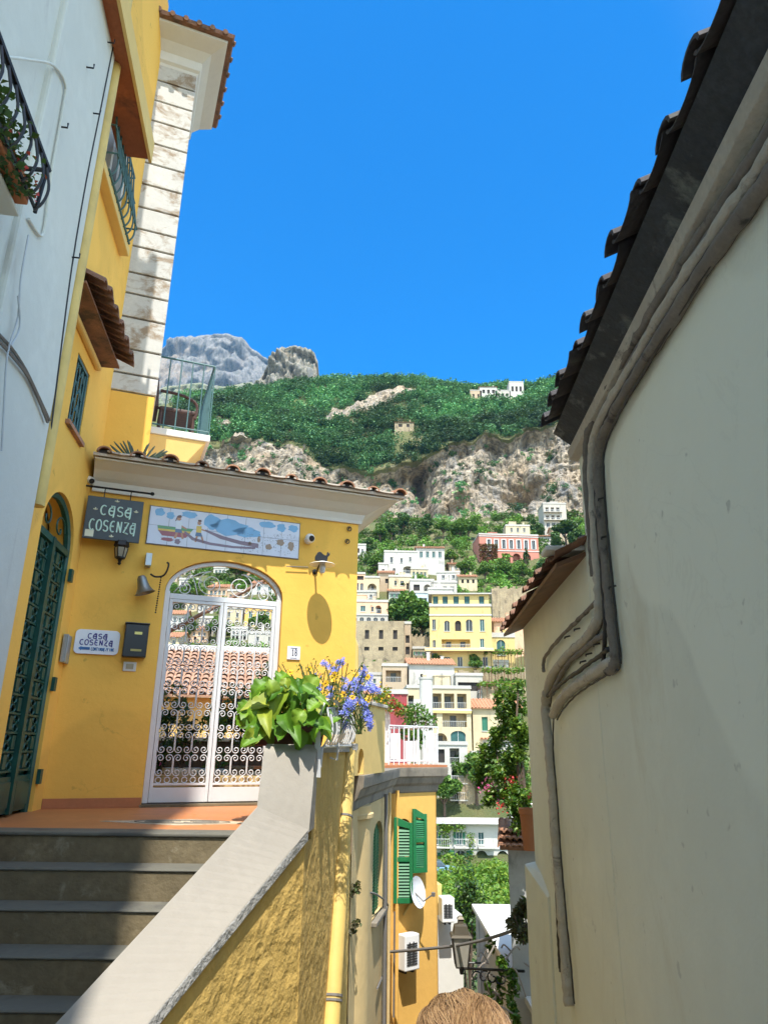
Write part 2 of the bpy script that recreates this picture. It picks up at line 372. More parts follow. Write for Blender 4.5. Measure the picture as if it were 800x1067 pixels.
# ------------------------------------------------------------------ foliage
def leaf_arrays(Cn, size, seed=0, aspect=0.45, bias=0.5, droop=0.0, fold=0.25):
    """one folded leaf (2 triangles) per centre; returns verts, faces"""
    r = np.random.default_rng(seed); n = len(Cn)
    size = np.broadcast_to(np.asarray(size, float), (n,))
    nz = r.normal(size=(n, 3)); nz[:, 2] = np.abs(nz[:, 2]) + bias; nz /= np.linalg.norm(nz, axis=1)[:, None]
    d = r.normal(size=(n, 3)); d -= nz * np.sum(d * nz, 1)[:, None]; d /= np.linalg.norm(d, axis=1)[:, None] + 1e-9
    d[:, 2] -= droop; d /= np.linalg.norm(d, axis=1)[:, None]
    s = np.cross(nz, d); s /= np.linalg.norm(s, axis=1)[:, None] + 1e-9
    L = size[:, None]; mid = Cn + d * L * 0.05
    v = np.stack([Cn - d * L * 0.5, mid - s * L * aspect * 0.5 + nz * L * fold * aspect, Cn + d * L * 0.5, mid + s * L * aspect * 0.5 + nz * L * fold * aspect], 1)
    f = np.arange(n)[:, None] * 4
    return v.reshape(-1, 3), np.concatenate([np.hstack([f, f + 2, f + 1]), np.hstack([f, f + 3, f + 2])])
def lobes(c, rx, rz, k, n, seed, inner=0.45):
    """n points spread through k uneven lobes of a crown"""
    r = np.random.default_rng(seed); c = np.asarray(c, float)
    d = r.normal(size=(k, 3)); d /= np.linalg.norm(d, axis=1)[:, None]
    ctr = c + d * np.array([rx, rx, rz]) * (r.uniform(0.35, 0.75, k)[:, None]); rr = r.uniform(0.28, 0.5, k)
    i = r.integers(0, k, n); e = r.normal(size=(n, 3)); e /= np.linalg.norm(e, axis=1)[:, None]
    return ctr[i] + e * (rr[i] * r.uniform(inner, 1.0, n) ** 0.6)[:, None] * np.array([rx, rx, rz * 0.9])

def vnoise(x, y, seed=0):
    xi = np.floor(x).astype(np.int64); yi = np.floor(y).astype(np.int64); u = x - xi; v = y - yi
    u = u * u * (3 - 2 * u); v = v * v * (3 - 2 * v)
    def h(a, b):
        t = (a * 374761393 + b * 668265263 + seed * 974711) & 0x7fffffff
        t = ((t ^ (t >> 13)) * 1274126177) & 0x7fffffff
        return ((t ^ (t >> 16)) & 0xffff) / 65535.0
    return (h(xi, yi) * (1 - u) + h(xi + 1, yi) * u) * (1 - v) + (h(xi, yi + 1) * (1 - u) + h(xi + 1, yi + 1) * u) * v
def fbm(x, y, o=5, seed=0, ridged=False):
    a, t, s = 0.5, 0, 0
    for i in range(o):
        q = vnoise(x * 2 ** i + 17.3 * i, y * 2 ** i + 9.1 * i, seed + i)
        if ridged: q = 1 - np.abs(2 * q - 1)
        t = t + a * q; s += a; a *= 0.5
    return t / s

# ================================================================== STREET LEVEL
Lc = at_y(43, 843, 6.75)                   # inner corner of the yellow side wall and the guesthouse front
FLOOR = Lc.z
FY = frame(Lc, -9); FC = frame(Lc, 69)
FW = frame(FY @ V((0, -0.14, 0)), -9)      # white house front stands a little proud of the yellow house
wc = loc(FW, 35, 500).x                    # its corner
LANE_Z = -1.6

# ---- lane, landing and stairs (setting)
mb = MB()
mb.box(-4.5, -0.5, -9, 3.7, -2.6, FLOOR - 0.175 * 6)
mb.box(-0.5, 3, -9, 0.75, -2.6, LANE_Z)
for k in range(60):
    z = LANE_Z - 0.165 * (k + 1); y = 0.75 + 0.42 * k
    mb.box(-0.5 if y < 8 else -2.0, 3.0, y, y + 0.42 if k < 59 else y + 8, z - 1.2, z)
setting(mb.build('lane', M['lane'], bevel=0.012))
mb = MB()
ny = [5.05, 4.80, 4.56, 4.31, 4.085, 3.86]
A1 = at_y(268, 840, 5.12); A0_ = at_y(52, 1072, 3.72)
par_x = lambda y: A1.x + (y - A1.y) * (A1.x - A0_.x) / (A1.y - A0_.y)        # the parapet's left edge
def step(y0, y1, z0, z1, m):
    xr = lambda y: min(par_x(y) + .004, -.72)
    mb.hexa([(-3.4, y0, z0), (xr(y0), y0, z0), (xr(y1), y1, z0), (-3.4, y1, z0), (-3.4, y0, z1), (xr(y0), y0, z1), (xr(y1), y1, z1), (-3.4, y1, z1)], m)
for k in range(1, 6):
    z = FLOOR - 0.175 * k
    step(ny[k], ny[k - 1] - 0.001, -2.2, z - 0.014, 0); step(ny[k] - 0.010, ny[k - 1] - 0.001, z - 0.014, z, 1)
step(ny[0] - 0.012, ny[0] + 0.22, FLOOR - 0.02, FLOOR + 0.003, 1); step(ny[0] + 0.002, ny[0] + 0.22, -2.2, FLOOR - 0.02, 0)
setting(mb.build('stairs', [M['step'], M['tread']], bevel=0.008))
mb = MB()
mb.hexa([(x, y, z) for z in (FLOOR - .5, FLOOR) for x, y in ((-4.2, ny[0] + .22), (-.72, ny[0] + .22), (-.44, 7.6), (-4.2, 7.6))])
mb.box(-4.2, -.30, 7.601, 11.2, FLOOR - .5, FLOOR)
setting(mb.build('landing_floor', M['cotto']))
# inlaid mosaic in the landing
t = thing('floor_mosaic', 'cream diamond mosaic with dark scrolls let into the terracotta landing', 'mosaic', at_z(195, 858, FLOOR))
c0 = at_z(190, 857, FLOOR); fm = frame((c0.x, c0.y, FLOOR + 0.004), 90)
mb = MB(fm); poly = [(-0.62, 0), (0, -0.22), (0.62, 0), (0, 0.22)]
mb.add([(a, b, 0) for a, b in poly] + [(a, b, -0.02) for a, b in poly], [(0, 1, 2, 3), (0, 4, 5, 1), (1, 5, 6, 2), (2, 6, 7, 3), (3, 7, 4, 0)])
mb.build('mosaic_field', stucco('mosaic_cream', (0.50, 0.42, 0.30), 0.2, 20, stain=(0.30, 0.24, 0.17), stain_amt=0.45, stain_scale=12, stretch=1), t)
mb = MB(fm)
for k in range(2):
    a, b = 0.36 - k * 0.11, 0.125 - k * 0.038
    mb.tube([(a * math.cos(q * math.pi / 12), b * math.sin(q * math.pi / 12) , 0.002) for q in range(25)], 0.003, 4)
for q in range(8):
    an = q * math.pi / 4 + 0.2
    mb.tube([(0.1 * math.cos(an), 0.03 * math.sin(an), .002), (0.30 * math.cos(an + .25), 0.10 * math.sin(an + .25), .002)], 0.003, 4)
mb.build('mosaic_scroll', plain('mosaic_dark', (0.16, 0.14, 0.11), 0.6), t)

# ---- unseen house added behind the viewer: it keeps the steps and the left of the front in shade
bh = thing('shading_house', 'unseen tall plastered house added behind the camera to shade the steps', 'house', (-4, -6, LANE_Z))
MB().box(-9, -.62, -12, -2.2, -2.6, 19.6).build('wall', M['white_clean'], bh)
MB().box(-9, -.56, -12.2, -2.05, 19.601, 19.9).build('roof', M['tile'], bh)
for zz in (3, 7, 11, 15):
    for xx in (-7, -4.6, -2.2): MB().box(xx - .5, xx + .5, -2.2, -2.16, zz, zz + 1.6).build('window', M['glass'], bh)

# ---- white house on the left
wh = thing('white_house', 'tall white plastered house at the far left with a flower box rail', 'house', FW @ V((wc, 0, LANE_Z)))
mb = MB(FW)
mb.box(-16, wc, 0, 6, -2.6, 10.4)
mb.build('wall', M['white'], wh, bevel=0.03)
mb = MB(FW)                                 # wide flat pilaster at the corner
p0 = loc(FW, 60, 75); mb.box(wc - 1.15, wc + 0.004, -0.045, 0.02, -2.6, 10.5)
mb.build('pilaster', M['white'], wh, bevel=0.02)
# flower box rail, close to the wall
o1, o2 = loc(FW, -40, -90, 0.24), loc(FW, 50, 175, 0.24)
zt = o2.z; zb = loc(FW, 35, 226, 0.24).z; xe = o2.x
mb = MB(FW); mb.box(xe - 2.6, xe, -0.14, -0.03, zb + .03, zb + 0.06); mb.build('balcony_slab', M['white'], wh, bevel=0.01)
ra = MB(FW).tube([(xe - 2.6, -0.24, zt), (xe + 0.02, -0.24, zt), (xe + 0.03, -0.03, zt)], 0.019, 8).tube([(xe, -0.22, zb + .08), (xe, -0.24, zt)], .013, 6).tube([(xe - 2.6, -0.22, zb + 0.1), (xe, -0.22, zb + .1)], 0.012, 6)
rail = ra.build('railing', M['black_iron'], wh, smooth=True)
for k in range(22):
    x = xe - 0.02 - k * 0.115
    MB(FW).tube(smooth_pts([(x, -0.22, zb + 0.08), (x, -0.26, zb + 0.14), (x, -0.28, zb + 0.24), (x, -0.26, zb + 0.34), (x, -0.24, zt)], 3), 0.009, 5).build('baluster', M['black_iron'], rail, smooth=True)
# grey conduit looping under the box
P = lambda px, py, o=0.06: loc(FW, px, py, o)
mb = MB(FW).tube(smooth_pts([P(-6, 58), P(30, 62), P(56, 68), P(68, 88), P(66, 112), P(54, 180), P(47, 236), P(42, 245), P(30, 228)], 4), 0.010, 7)
mb.build('conduit', M['white'], wh, smooth=True)
mb = MB(FW).tube(smooth_pts([P(122, 30, .05), P(106, 110, .05), P(90, 190, .05), P(75, 280, .05), P(62, 380, .05), P(52, 460, .05)], 3), 0.006, 5)
mb.build('cable', M['cable_dark'], wh, smooth=True)
for k, pts in enumerate(([(-5, 344), (12, 362), (27, 385), (40, 412), (52, 438)], [(-4, 352), (14, 372), (33, 398), (50, 440)], [(30, 245), (22, 290), (19, 330), (8, 370), (4, 430), (2, 470)], [(19, 308), (21, 340), (12, 360)])):
    MB(FW).tube(smooth_pts([P(a, b, 0.06 + .01 * k) for a, b in pts], 4), 0.011 if k < 2 else 0.006, 5).build('cable', M['cable'] if k < 2 else M['pipe_grey'], wh, smooth=True)
for a, b in ((91, 70), (113, 44), (98, 118), (63, 132), (76, 268)):
    q = P(a, b, 0.05); MB(FW).tube([q + V((0, 0.06, 0)), q + V((0, -0.05, 0)), q + V((.0, -0.05, 0.04))], 0.007, 5).build('wall_hook', M['black_iron'], wh)
# geranium in the flower box
gp = thing('trailing_geranium', 'leafy geranium with dark red flowers spilling from the high iron flower box', 'plant', FW @ V((xe - .5, -0.2, zb + 0.075)))
pts = np.array([list(FW @ V((xe - 0.15 - abs(random.gauss(0, .55)), -0.15 + random.gauss(0, .06), zb + 0.1 + abs(random.gauss(0, .13)) - 0.06))) for _ in range(1100)])
v_, f_ = leaf_arrays(pts, RNG.uniform(.025, .055, len(pts)), 3, 0.8); np_mesh('leaves', v_, f_, M['leaf_dark'], gp)
pts = np.array([list(FW @ V((xe - 0.05 - abs(random.gauss(0, .3)), -0.20 + random.gauss(0, .05), zb + random.uniform(.08, .24)))) for _ in range(46)])
v_, f_ = leaf_arrays(pts, 0.03, 4, 0.8); np_mesh('flowers', v_, f_, M['petal_red'], gp)
mb = MB(FW); mb.box(xe - 1.6, xe - 0.06, -0.20, -0.06, zb + 0.072, zb + 0.2); mb.build('trough', M['terracotta'], gp, bevel=0.01)

# ---- yellow house: side wall with green door, pier, roof
yh = thing('yellow_house', 'tall ochre yellow house with white banded corner pier behind the guesthouse', 'house', FY @ V((0, 0, FLOOR)))
pierx = loc(FY, 118, 392).x
dj = loc(FY, 33, 848).x; dtop = loc(FY, 62, 508)
win = [loc(FY, *q) for q in ((83, 363), (92, 392), (84, 464), (71.5, 438))]
wa, wb = min(win[0].x, win[3].x), (win[1].x + win[2].x) / 2; wz0, wz1 = (win[2].z + win[3].z) / 2, (win[0].z + win[1].z) / 2
u0 = loc(FY, 106, 172, .0); u1 = loc(FY, 124, 268, .0)
uz0 = (u0.z + u1.z) / 2
ut = loc(FY, 127, 60); ux0, ux1 = u1.x - 1.15, u1.x - 0.08
mb = MB(FY)
door_l = (dj - 0.98, dj, 0.0, dtop.z, 0.42)
ops = [door_l, (wa, wb, wz0, wz1), (ux0, ux1, uz0, uz0 + 1.75)]
mb.wall(wc - 1.5, pierx, 0.0, 10.2, ops, 0.22, back=False)
mb.box(wc - 1.5, pierx - .01, 0.24, 4.5, 0, 10.1)
mb.build('wall', M['yellow'], yh)
# green arched iron door
dr = MB(FY); x0, x1, zt_ = door_l[0], door_l[1], door_l[3]
arc = [(x0 + (x1 - x0) * (0.5 - 0.5 * math.cos(math.pi * k / 14)), 0.06, zt_ - .42 + .40 * math.sin(math.pi * k / 14)) for k in range(15)]
dr.tube([(x0 + .03, .06, 0)] + arc + [(x1 - .03, .06, 0)], 0.035, 6)
dr.box(x0, x1, .03, .09, zt_ - .46, zt_ - .40); dr.box(x0 + .02, x1 - .02, .10, .115, 0.02, zt_ - .40)
dr.box((x0 + x1) / 2 - .035, (x0 + x1) / 2 + .035, .02, .09, 0.02, zt_ - .4)
dob = dr.build('door', M['green_door'], yh)
for a, b in ((x0 + .05, (x0 + x1) / 2 - .045), ((x0 + x1) / 2 + .045, x1 - .05)):
    g = MB(FY); rows = 13; H = zt_ - .46 - .34
    g.box(a, b, .045, .085, .03, .30); g.box(a + .03, b - .03, .03, .05, .07, .26)
    for r in range(rows):
        z = .34 + H * r / rows; h = H / rows
        for c in range(3):
            xx = a + (b - a) * (c + .5) / 3; ww = (b - a) / 3
            if (r + c) % 2: g.box(xx - ww * .3, xx + ww * .3, .05, .075, z + .02, z + h - .02)
            else:
                for q in (.25, .75): g.tube([(xx + ww * .42 * math.cos(math.pi * s_ / 5), .06, z + h * q + h * .22 * math.sin(math.pi * s_ / 5)) for s_ in range(11)], 0.008, 4)
        g.box(a, b, .05, .08, z - .008, z + .008)
    g.build('door_panel', M['green_door'], dob)
g = MB(FY)
for s_ in (-1, 1):
    cxx = (x0 + x1) / 2 + s_ * .2
    g.tube([(cxx + s_ * (.17 - .011 * q) * math.cos(q * .5), .06, zt_ - .26 + (.13 - .008 * q) * math.sin(q * .5)) for q in range(14)], .009, 5)
g.build('fanlight_scroll', M['green_door'], dob)
for z in (.22, 1.0, 2.0): MB(FY).box(x1 - .02, x1 + .05, -.03, .0, z, z + .12).build('hinge', M['green_door'], dob)
# small grilled window
wn_ = MB(FY).box(wa, wb, .10, .12, wz0, wz1).build('window', M['glass'], yh)
g = MB(FY)
for k in range(5):
    xx = wa + (wb - wa) * (k + .5) / 5; g.tube([(xx, .03, wz0), (xx, .03, wz1)], .008, 4)
for k in range(4):
    zz = wz0 + (wz1 - wz0) * (k + .5) / 4
    g.tube([(wa + (wb - wa) * j / 20, .03, zz + .05 * math.sin(j)) for j in range(21)], .008, 4)
g.box(wa - .0, wa + .035, .01, .05, wz0, wz1).box(wb - .035, wb, .01, .05, wz0, wz1).box(wa, wb, .01, .05, wz1 - .035, wz1).build('grille', M['green_rail'], wn_)
MB(FY).box(wa - .05, wb + .05, -.04, .02, wz0 - .04, wz0).build('sill', M['tile'], wn_)
# big upper window with bulging green grille, white frame and terracotta hood
uw = MB(FY).box(ux0, ux1, .12, .14, uz0, uz0 + 1.75).build('window', M['glass'], yh)
MB(FY).box(ux0, ux0 + .07, .04, .12, uz0, uz0 + 1.75).box(ux1 - .07, ux1, .04, .12, uz0, uz0 + 1.75).box(ux0, ux1, .04, .12, uz0 + 1.68, uz0 + 1.75).box((ux0 + ux1) / 2 - .03, (ux0 + ux1) / 2 + .03, .05, .118, uz0, uz0 + 1.7).build('frame', M['white_clean'], uw)
g = MB(FY)
for k in range(9):
    xx = ux0 + (ux1 - ux0) * (k + .5) / 9
    g.tube(smooth_pts([(xx, .0, uz0 + .95), (xx, -.06, uz0 + .9), (xx, -.09, uz0 + .6), (xx, -.15, uz0 + .28), (xx, -.16, uz0 + .08), (xx, -.10, uz0 - .02), (xx, -.02, uz0 + .02)], 3), .010, 5)
for zz, yy in ((.9, -.06), (.55, -.10), (.2, -.165), (.0, -.11)): g.tube([(ux0, .0, uz0 + zz), (ux0, yy, uz0 + zz), (ux1, yy, uz0 + zz), (ux1, 0, uz0 + zz)], .012, 5)
g.build('grille', M['green_rail'], uw, smooth=True)
MB(FY).box(ux0 - .12, ux1 + .10, -.10, .04, uz0 - .10, uz0 - .0).build('sill', M['paleyellow'], uw, bevel=.01)
hd = loc(FY, 155, 166, .31)
MB(FY).box(ux0 - 1.9, hd.x, -.31, .0, hd.z, hd.z + .10, 0).box(ux0 - 1.9, hd.x + .03, -.34, -.31, hd.z - .02, hd.z + .25, 1).build('window_hood', [M['lintel'], M['paleyellow']], yh)
# tiled hood over the small window
h0, h1 = loc(FY, 85, 262, .02), loc(FY, 123, 386, .22)
hz = (loc(FY, 88, 300, .2).z + loc(FY, 121, 375, .2).z) / 2
xa, xb = h0.x - .35, h1.x + .05
g = MB(FY)
n = 11
for k in range(n):
    xx = xa + (xb - xa) * (k + .5) / n; wd = (xb - xa) / n
    ring = lambda y, z, r: [(xx + r * math.cos(a), y, z + r * math.sin(a)) for a in [math.pi * q / 6 for q in range(7)]] + [(xx + (r - .02) * math.cos(a), y, z + (r - .02) * math.sin(a)) for a in [math.pi * q / 6 for q in range(6, -1, -1)]]
    g.sweep([ring(.02, hz + .20, wd * .50), ring(-.36 - .02 * (k % 2), hz + .02 + .008 * (k % 3), wd * .56)])
g.box(xa, xb, -.22, .0, hz - .005, hz + .016)
g.build('hood_tiles', M['tile_hood'], yh)
MB(FY).box(xa + .02, xb - .02, -.06, .0, hz - .07, hz - .016).build('hood_moulding', M['paleyellow'], yh, bevel=.02)
# yellow drainpipe along the white house corner
q0, q1, q2 = loc(FY, 141, -14, .10), loc(FY, 106, 140, .10), loc(FY, 62, 400, .10)
MB(FY).tube([(wc + .075, -.17, 2.2), (wc + .075, -.17, 10.3)], .055, 10).build('drainpipe', M['pipe_yellow'], yh, smooth=True)
# pier with grooved bands
FP = frame(FY @ V((pierx, 0, 0)), 69)
PW = loc(FP, 203.4, 87.8).x
pz0 = loc(FP, 140, 410).z; pz1 = 9.15
MB(FP).box(-.30, PW, .0, 2.2, 0.0, pz0, 0).build('pier_base', M['yellow'], yh, bevel=.012)
g = MB(FP); gz = [loc(FP, 146, v).z for v in (392, 366, 333, 308, 286, 258, 239, 216, 191, 168, 146, 122, 100, 78)]
zs = [pz0] + gz + [pz1]
g.box(-.30, PW - .022, .022, 2.2, pz0 + .002, pz1)
for a, b in zip(zs[:-1], zs[1:]): g.box(-.30, PW + .012, -.012, 2.2 + .01, a + .012, b - .012)
g.build('banded_pier', M['peel'], yh, bevel=.008)
g = MB(FP)
for a in zs[1:-1]: MB(FP).box(-.28, PW - .012, .010, .03, a - .012, a + .012).build('groove', M['conduit_dark'], yh)
# cornice and roof edge of the pier
def flare(mbx, x0, x1, z0, prof, back=2.0, m=0, left=True):
    rings = []
    for o, z in prof:
        rings.append([(x0 - (o if left else 0), -o, z0 + z), (x1 + o, -o, z0 + z), (x1 + o, back, z0 + z), (x0 - (o if left else 0), back, z0 + z)])
    mbx.sweep(rings, m)
g = MB(FP); flare(g, -.30, PW, pz1, [(0.0, -.10), (.02, 0), (.05, .03), (.06, .16), (.16, .26), (.30, .32), (.34, .34), (.34, .38)], 1.15)
g.build('roof_cornice', M['white_clean'], yh)
g = MB(FP); flare(g, -.30, PW, pz1 + .38, [(.34, 0), (.40, .0), (.42, .05), (.1, .45)], 1.15)
for k in range(9): g.tube([(-.6 + k * .17, -.44, pz1 + .41), (-.6 + k * .17, 0, pz1 + .53)], .035, 8)
for k in range(6): g.tube([(PW + .44, -.3 + k * .25, pz1 + .41), (PW + .1, -.3 + k * .25, pz1 + .53)], .035, 8)
g.build('roof', M['tile_hood'], yh)
# balcony beside the pier
FB = frame(FP @ V((PW, 0.75, 0)), 69)
b0 = loc(FB, 165, 445); b1 = loc(FB, 219, 459); bt = loc(FB, 219, 380)
bw = b1.x
MB(FB).box(-.02, bw, .0, 1.4, b1.z - .02, b1.z + .07, 1).hexa([(-.02, .05, b1.z - .32), (bw - .25, .05, b1.z - .32), (bw - .25, 1.3, b1.z - .32), (-.02, 1.3, b1.z - .32), (-.02, .02, b1.z - .021), (bw - .04, .02, b1.z - .021), (bw - .04, 1.38, b1.z - .021), (-.02, 1.38, b1.z - .021)], 0).build('balcony_slab', [M['paleyellow'], M['white_clean']], yh, bevel=.008)
rl = MB(FB).tube([(0, .03, bt.z), (bw - .03, .03, bt.z), (bw - .03, 1.35, bt.z)], .014, 6).tube([(0, .03, b1.z + .12), (bw - .03, .03, b1.z + .12), (bw - .03, 1.35, b1.z + .12)], .010, 6).build('railing', M['green_rail'], yh)
for k in range(6):
    xx = (bw - .03) * k / 5.0 + .01; MB(FB).tube([(xx, .03, b1.z + .07), (xx, .03, bt.z)], .009, 5).build('baluster', M['green_rail'], rl)
for k in range(1, 11):
    yy = .03 + k * .13; MB(FB).tube([(bw - .03, yy, b1.z + .07), (bw - .03, yy, bt.z)], .009, 5).build('baluster', M['green_rail'], rl)
ch = thing('wicker_chair', 'dark brown wicker chair behind the blue green balcony rail', 'chair', FB @ V((bw * .4, .45, b1.z + .07)))
zf = b1.z + .07
MB(FB).box(bw * .12, bw * .75, .25, .75, zf + .36, zf + .42).build('seat', M['wicker'], ch, bevel=.02)
MB(FB).sweep([[(bw * .02, .2 + .5 * (q / 6) ** 1.0, zf + .38), (bw * .10, .2 + .5 * q / 6, zf + .38), (bw * .06 , .2 + .5 * q / 6, zf + .72 + .16 * math.sin(q * math.pi / 6)), (bw * -.0, .2 + .5 * q / 6, zf + .72 + .16 * math.sin(q * math.pi / 6))] for q in range(7)]).build('backrest', M['wicker'], ch)
for sx in (.15, .72):
    for sy in (.28, .72): MB(FB).tube([(bw * sx, sy, zf), (bw * sx, sy, zf + .37)], .02, 6).build('leg', M['wicker'], ch)
for sy in (.24, .76): MB(FB).tube(smooth_pts([(bw * .1, sy, zf + .62), (bw * .5, sy, zf + .60), (bw * .74, sy, zf + .50), (bw * .74, sy, zf + .3)], 4), .02, 6).build('armrest', M['wicker'], ch, smooth=True)

# ---- guesthouse front with gate
gh = thing('guesthouse', 'low yellow guesthouse front with arched white iron gate and tiled eave', 'house', Lc)
cw = loc(FC, 370, 690).x
gx0, gx1 = loc(FC, 147, 842).x, loc(FC, 291, 690).x
gz1 = loc(FC, 222, 583).z
wt = (loc(FC, 150, 520).z + loc(FC, 368, 545).z) / 2
GA = 0.36                                   # rise of the arch
gate_o = (gx0, gx1, 0.02, gz1, GA)
MB(FC).wall(0.0, cw, 0.0, wt + .04, [gate_o], .28).build('wall', M['yellow'], gh)
MB(FC).box(cw - .22, cw, .281, 1.5, 0, wt + .02).build('side_wall', M['yellow'], gh)
# white cove under the eave
ez = (loc(FC, 100, 476, .36).z + loc(FC, 395, 517, .36).z) / 2
hcv = ez - wt
g = MB(FC); flare(g, 0.02, cw, wt, [(0.004, 0.0), (.03, .0), (.035, .035), (.06, .10), (.11, .17 if hcv > .3 else hcv * .5), (.20, hcv * .72), (.32, hcv * .9), (.36, hcv * .93), (.36, hcv)], 1.5, left=False)
g.build('cove_cornice', M['white_clean'], gh)
# eave tiles: flat slab, pale flashing and clay caps
g = MB(FC)
g.sweep([[(0.0, -.40, ez + .002), (cw + .42, -.40, ez + .002), (cw + .42, 1.6, ez + .45), (0, 1.6, ez + .45)], [(0.0, -.40, ez + .035), (cw + .42, -.40, ez + .035), (cw + .42, 1.6, ez + .49), (0, 1.6, ez + .49)]])
g.build('eave_slab', M['tile_pale'], gh)
NC = 11
for k in range(NC):
    xx = .10 + (cw + .24) * k / (NC - 1)
    g = MB(FC); r = .072 + .006 * ((k * 7) % 3); jit = .02 * math.sin(k * 2.3)
    def ring(y, z, rr):
        up = [(xx + rr * math.cos(a), y, z + rr * .8 * math.sin(a)) for a in [math.pi * q / 8 for q in range(9)]]
        dn = [(xx + (rr - .018) * math.cos(a), y, z + (rr - .018) * .8 * math.sin(a)) for a in [math.pi * q / 8 for q in range(8, -1, -1)]]
        return up + dn
    g.sweep([ring(-.46 + jit, ez + .03, r), ring(-.02, ez + .10 + .008, r * .92), ring(-.02, ez + .125, r), ring(.9, ez + .33, r * .95), ring(1.6, ez + .48, r * .95)])
    # plug in the cap mouth, coloured dark for its shaded hollow
    g.add([(xx + (r - .02) * math.cos(math.pi * q / 8), -.40 + jit, ez + .03 + (r - .02) * .8 * math.sin(math.pi * q / 8)) for q in range(9)], [tuple(range(9))], 1)
    g.build('roof_tile', [M['tile'], M['tile_dark']], gh, smooth=True)
g = MB(FC)                                   # pan tiles between the caps, pale with lichen
for k in range(NC - 1):
    xx = .10 + (cw + .24) * (k + .5) / (NC - 1)
    up = lambda y, z: [(xx + .13 * (q / 4 - 1), y, z - .012 + .012 * (abs(q / 4 - 1)) ** 2) for q in range(9)] + [(xx + .13 * (q / 4 - 1), y, z - .012 + .012 * (abs(q / 4 - 1)) ** 2 - .016) for q in range(8, -1, -1)]
    g.sweep([up(-.44, ez + .055), up(1.6, ez + .50)])
g.build('pan_tiles', M['tile_pale'], gh)
MB(FC).box(.0, gx0 - .005, -.012, .0, 0, .085).build('skirting', M['terracotta'], gh, bevel=.003)
MB(FC).box(gx0 - .02, gx1 + .02, -.05, .30, 0.001, .022).build('threshold', M['step'], gh)
# gate
gt = MB(FC); fy0, fy1 = .05, .095
fr_ = .055; spr = gz1 - GA; tb = loc(FC, 222, 623).z
gt.box(gx0 + .004, gx0 + fr_, fy0, fy1, .03, spr).box(gx1 - fr_, gx1 - .004, fy0, fy1, .03, spr)
N = 20; cxg, rxg = (gx0 + gx1) / 2, (gx1 - gx0) / 2 - .004
ring = []
for k in range(N + 1):
    a = math.pi * k / N; ca, sa = -math.cos(a), math.sin(a)
    ring.append([(cxg + rxg * ca, fy0, spr + (GA - .006) * sa), (cxg + rxg * ca, fy1, spr + (GA - .006) * sa), (cxg + (rxg - .04) * ca, fy1, spr + (GA - .045) * sa), (cxg + (rxg - .04) * ca, fy0, spr + (GA - .045) * sa)])
gt.sweep(ring)
gt.box(gx0 + fr_, gx1 - fr_, fy0, fy1, tb - .03, tb + .025)
gate = gt.build('gate', M['white_iron'], gh, bevel=.003)
sc = MB(FC)
def spiral(cx, cz, r0, a0, turns, sgn, y=.07, rr=.0065, n=22):
    return [(cx + r0 * (1 - .82 * k / n) * math.cos(a0 + sgn * turns * 2 * math.pi * k / n), y, cz + r0 * (1 - .82 * k / n) * math.sin(a0 + sgn * turns * 2 * math.pi * k / n)) for k in range(n + 1)]
for s_ in (-1, 1):
    sc.tube(spiral(cxg + s_ * .155, tb + .155, .135, math.pi / 2 - s_ * .3, 2.0, -s_, n=40), .0058, 5)
    sc.tube(spiral(cxg + s_ * .42, tb + .085, .07, math.pi / 2, 1.6, s_, n=26), .006, 5)
    sc.tube([(cxg + s_ * (.16 + .36 * q / 8), .07, tb + .29 - .25 * (q / 8) ** 2) for q in range(9)], .006, 5)
    sc.tube([(cxg + s_ * (.28 + .02 * q), .07, tb + .03 + .2 * math.sin(q * .35)) for q in range(9)], .006, 5)
sc.build('fanlight_scroll', M['white_iron'], gate, smooth='full')
for (a, b, hinge) in ((gx0 + fr_ + .004, cxg - .003, 0), (cxg + .003, gx1 - fr_ - .004, 1)):
    lf = MB(FC); z0, z1 = .035, tb - .034; e = .032
    lf.box(a, a + e, fy0, fy1, z0, z1).box(b - e, b, fy0, fy1, z0, z1).box(a + e, b - e, fy0, fy1, z1 - .03, z1).box(a + e, b - e, fy0 + .002, fy1 - .002, z0, z0 + .13).box(a + e, b - e, fy0, fy1, z0 + .15, z0 + .17)
    leaf = lf.build('gate_leaf', M['white_iron'], gate, bevel=.002)
    A, B = a + e, b - e; nx, nz = 3, 8; W = (B - A) / nx; zb_ = z0 + .225; H = (z1 - .03 - zb_) / nz
    g = MB(FC)
    for k in range(6): g.tube([(A + (B - A) * (k + .5) / 6 + .026 * math.cos(q * math.pi / 5), .07, z0 + .197 + .026 * math.sin(q * math.pi / 5)) for q in range(11)], .005, 4)
    for i in range(nx + 1):
        for j in range(nz):
            x = A + W * i; zc = zb_ + H * (j + .5); r = W * .23
            sides = ([1] if i == 0 else [-1] if i == nx else [-1, 1])
            for sd_ in sides:
                # a C scroll hugging the stem: curls away at both ends
                top = spiral(x + sd_ * (r + .004), zc + H * .5 - r - .004, r, math.pi if sd_ > 0 else 0, 1.35, -sd_, n=18, rr=.006)
                bot = spiral(x + sd_ * (r + .004), zc - H * .5 + r + .004, r, math.pi if sd_ > 0 else 0, 1.35, sd_, n=18)
                g.tube(list(reversed(bot)) + top, .0050, 4)
    g.build('scrollwork', M['white_iron'], leaf, smooth='full')

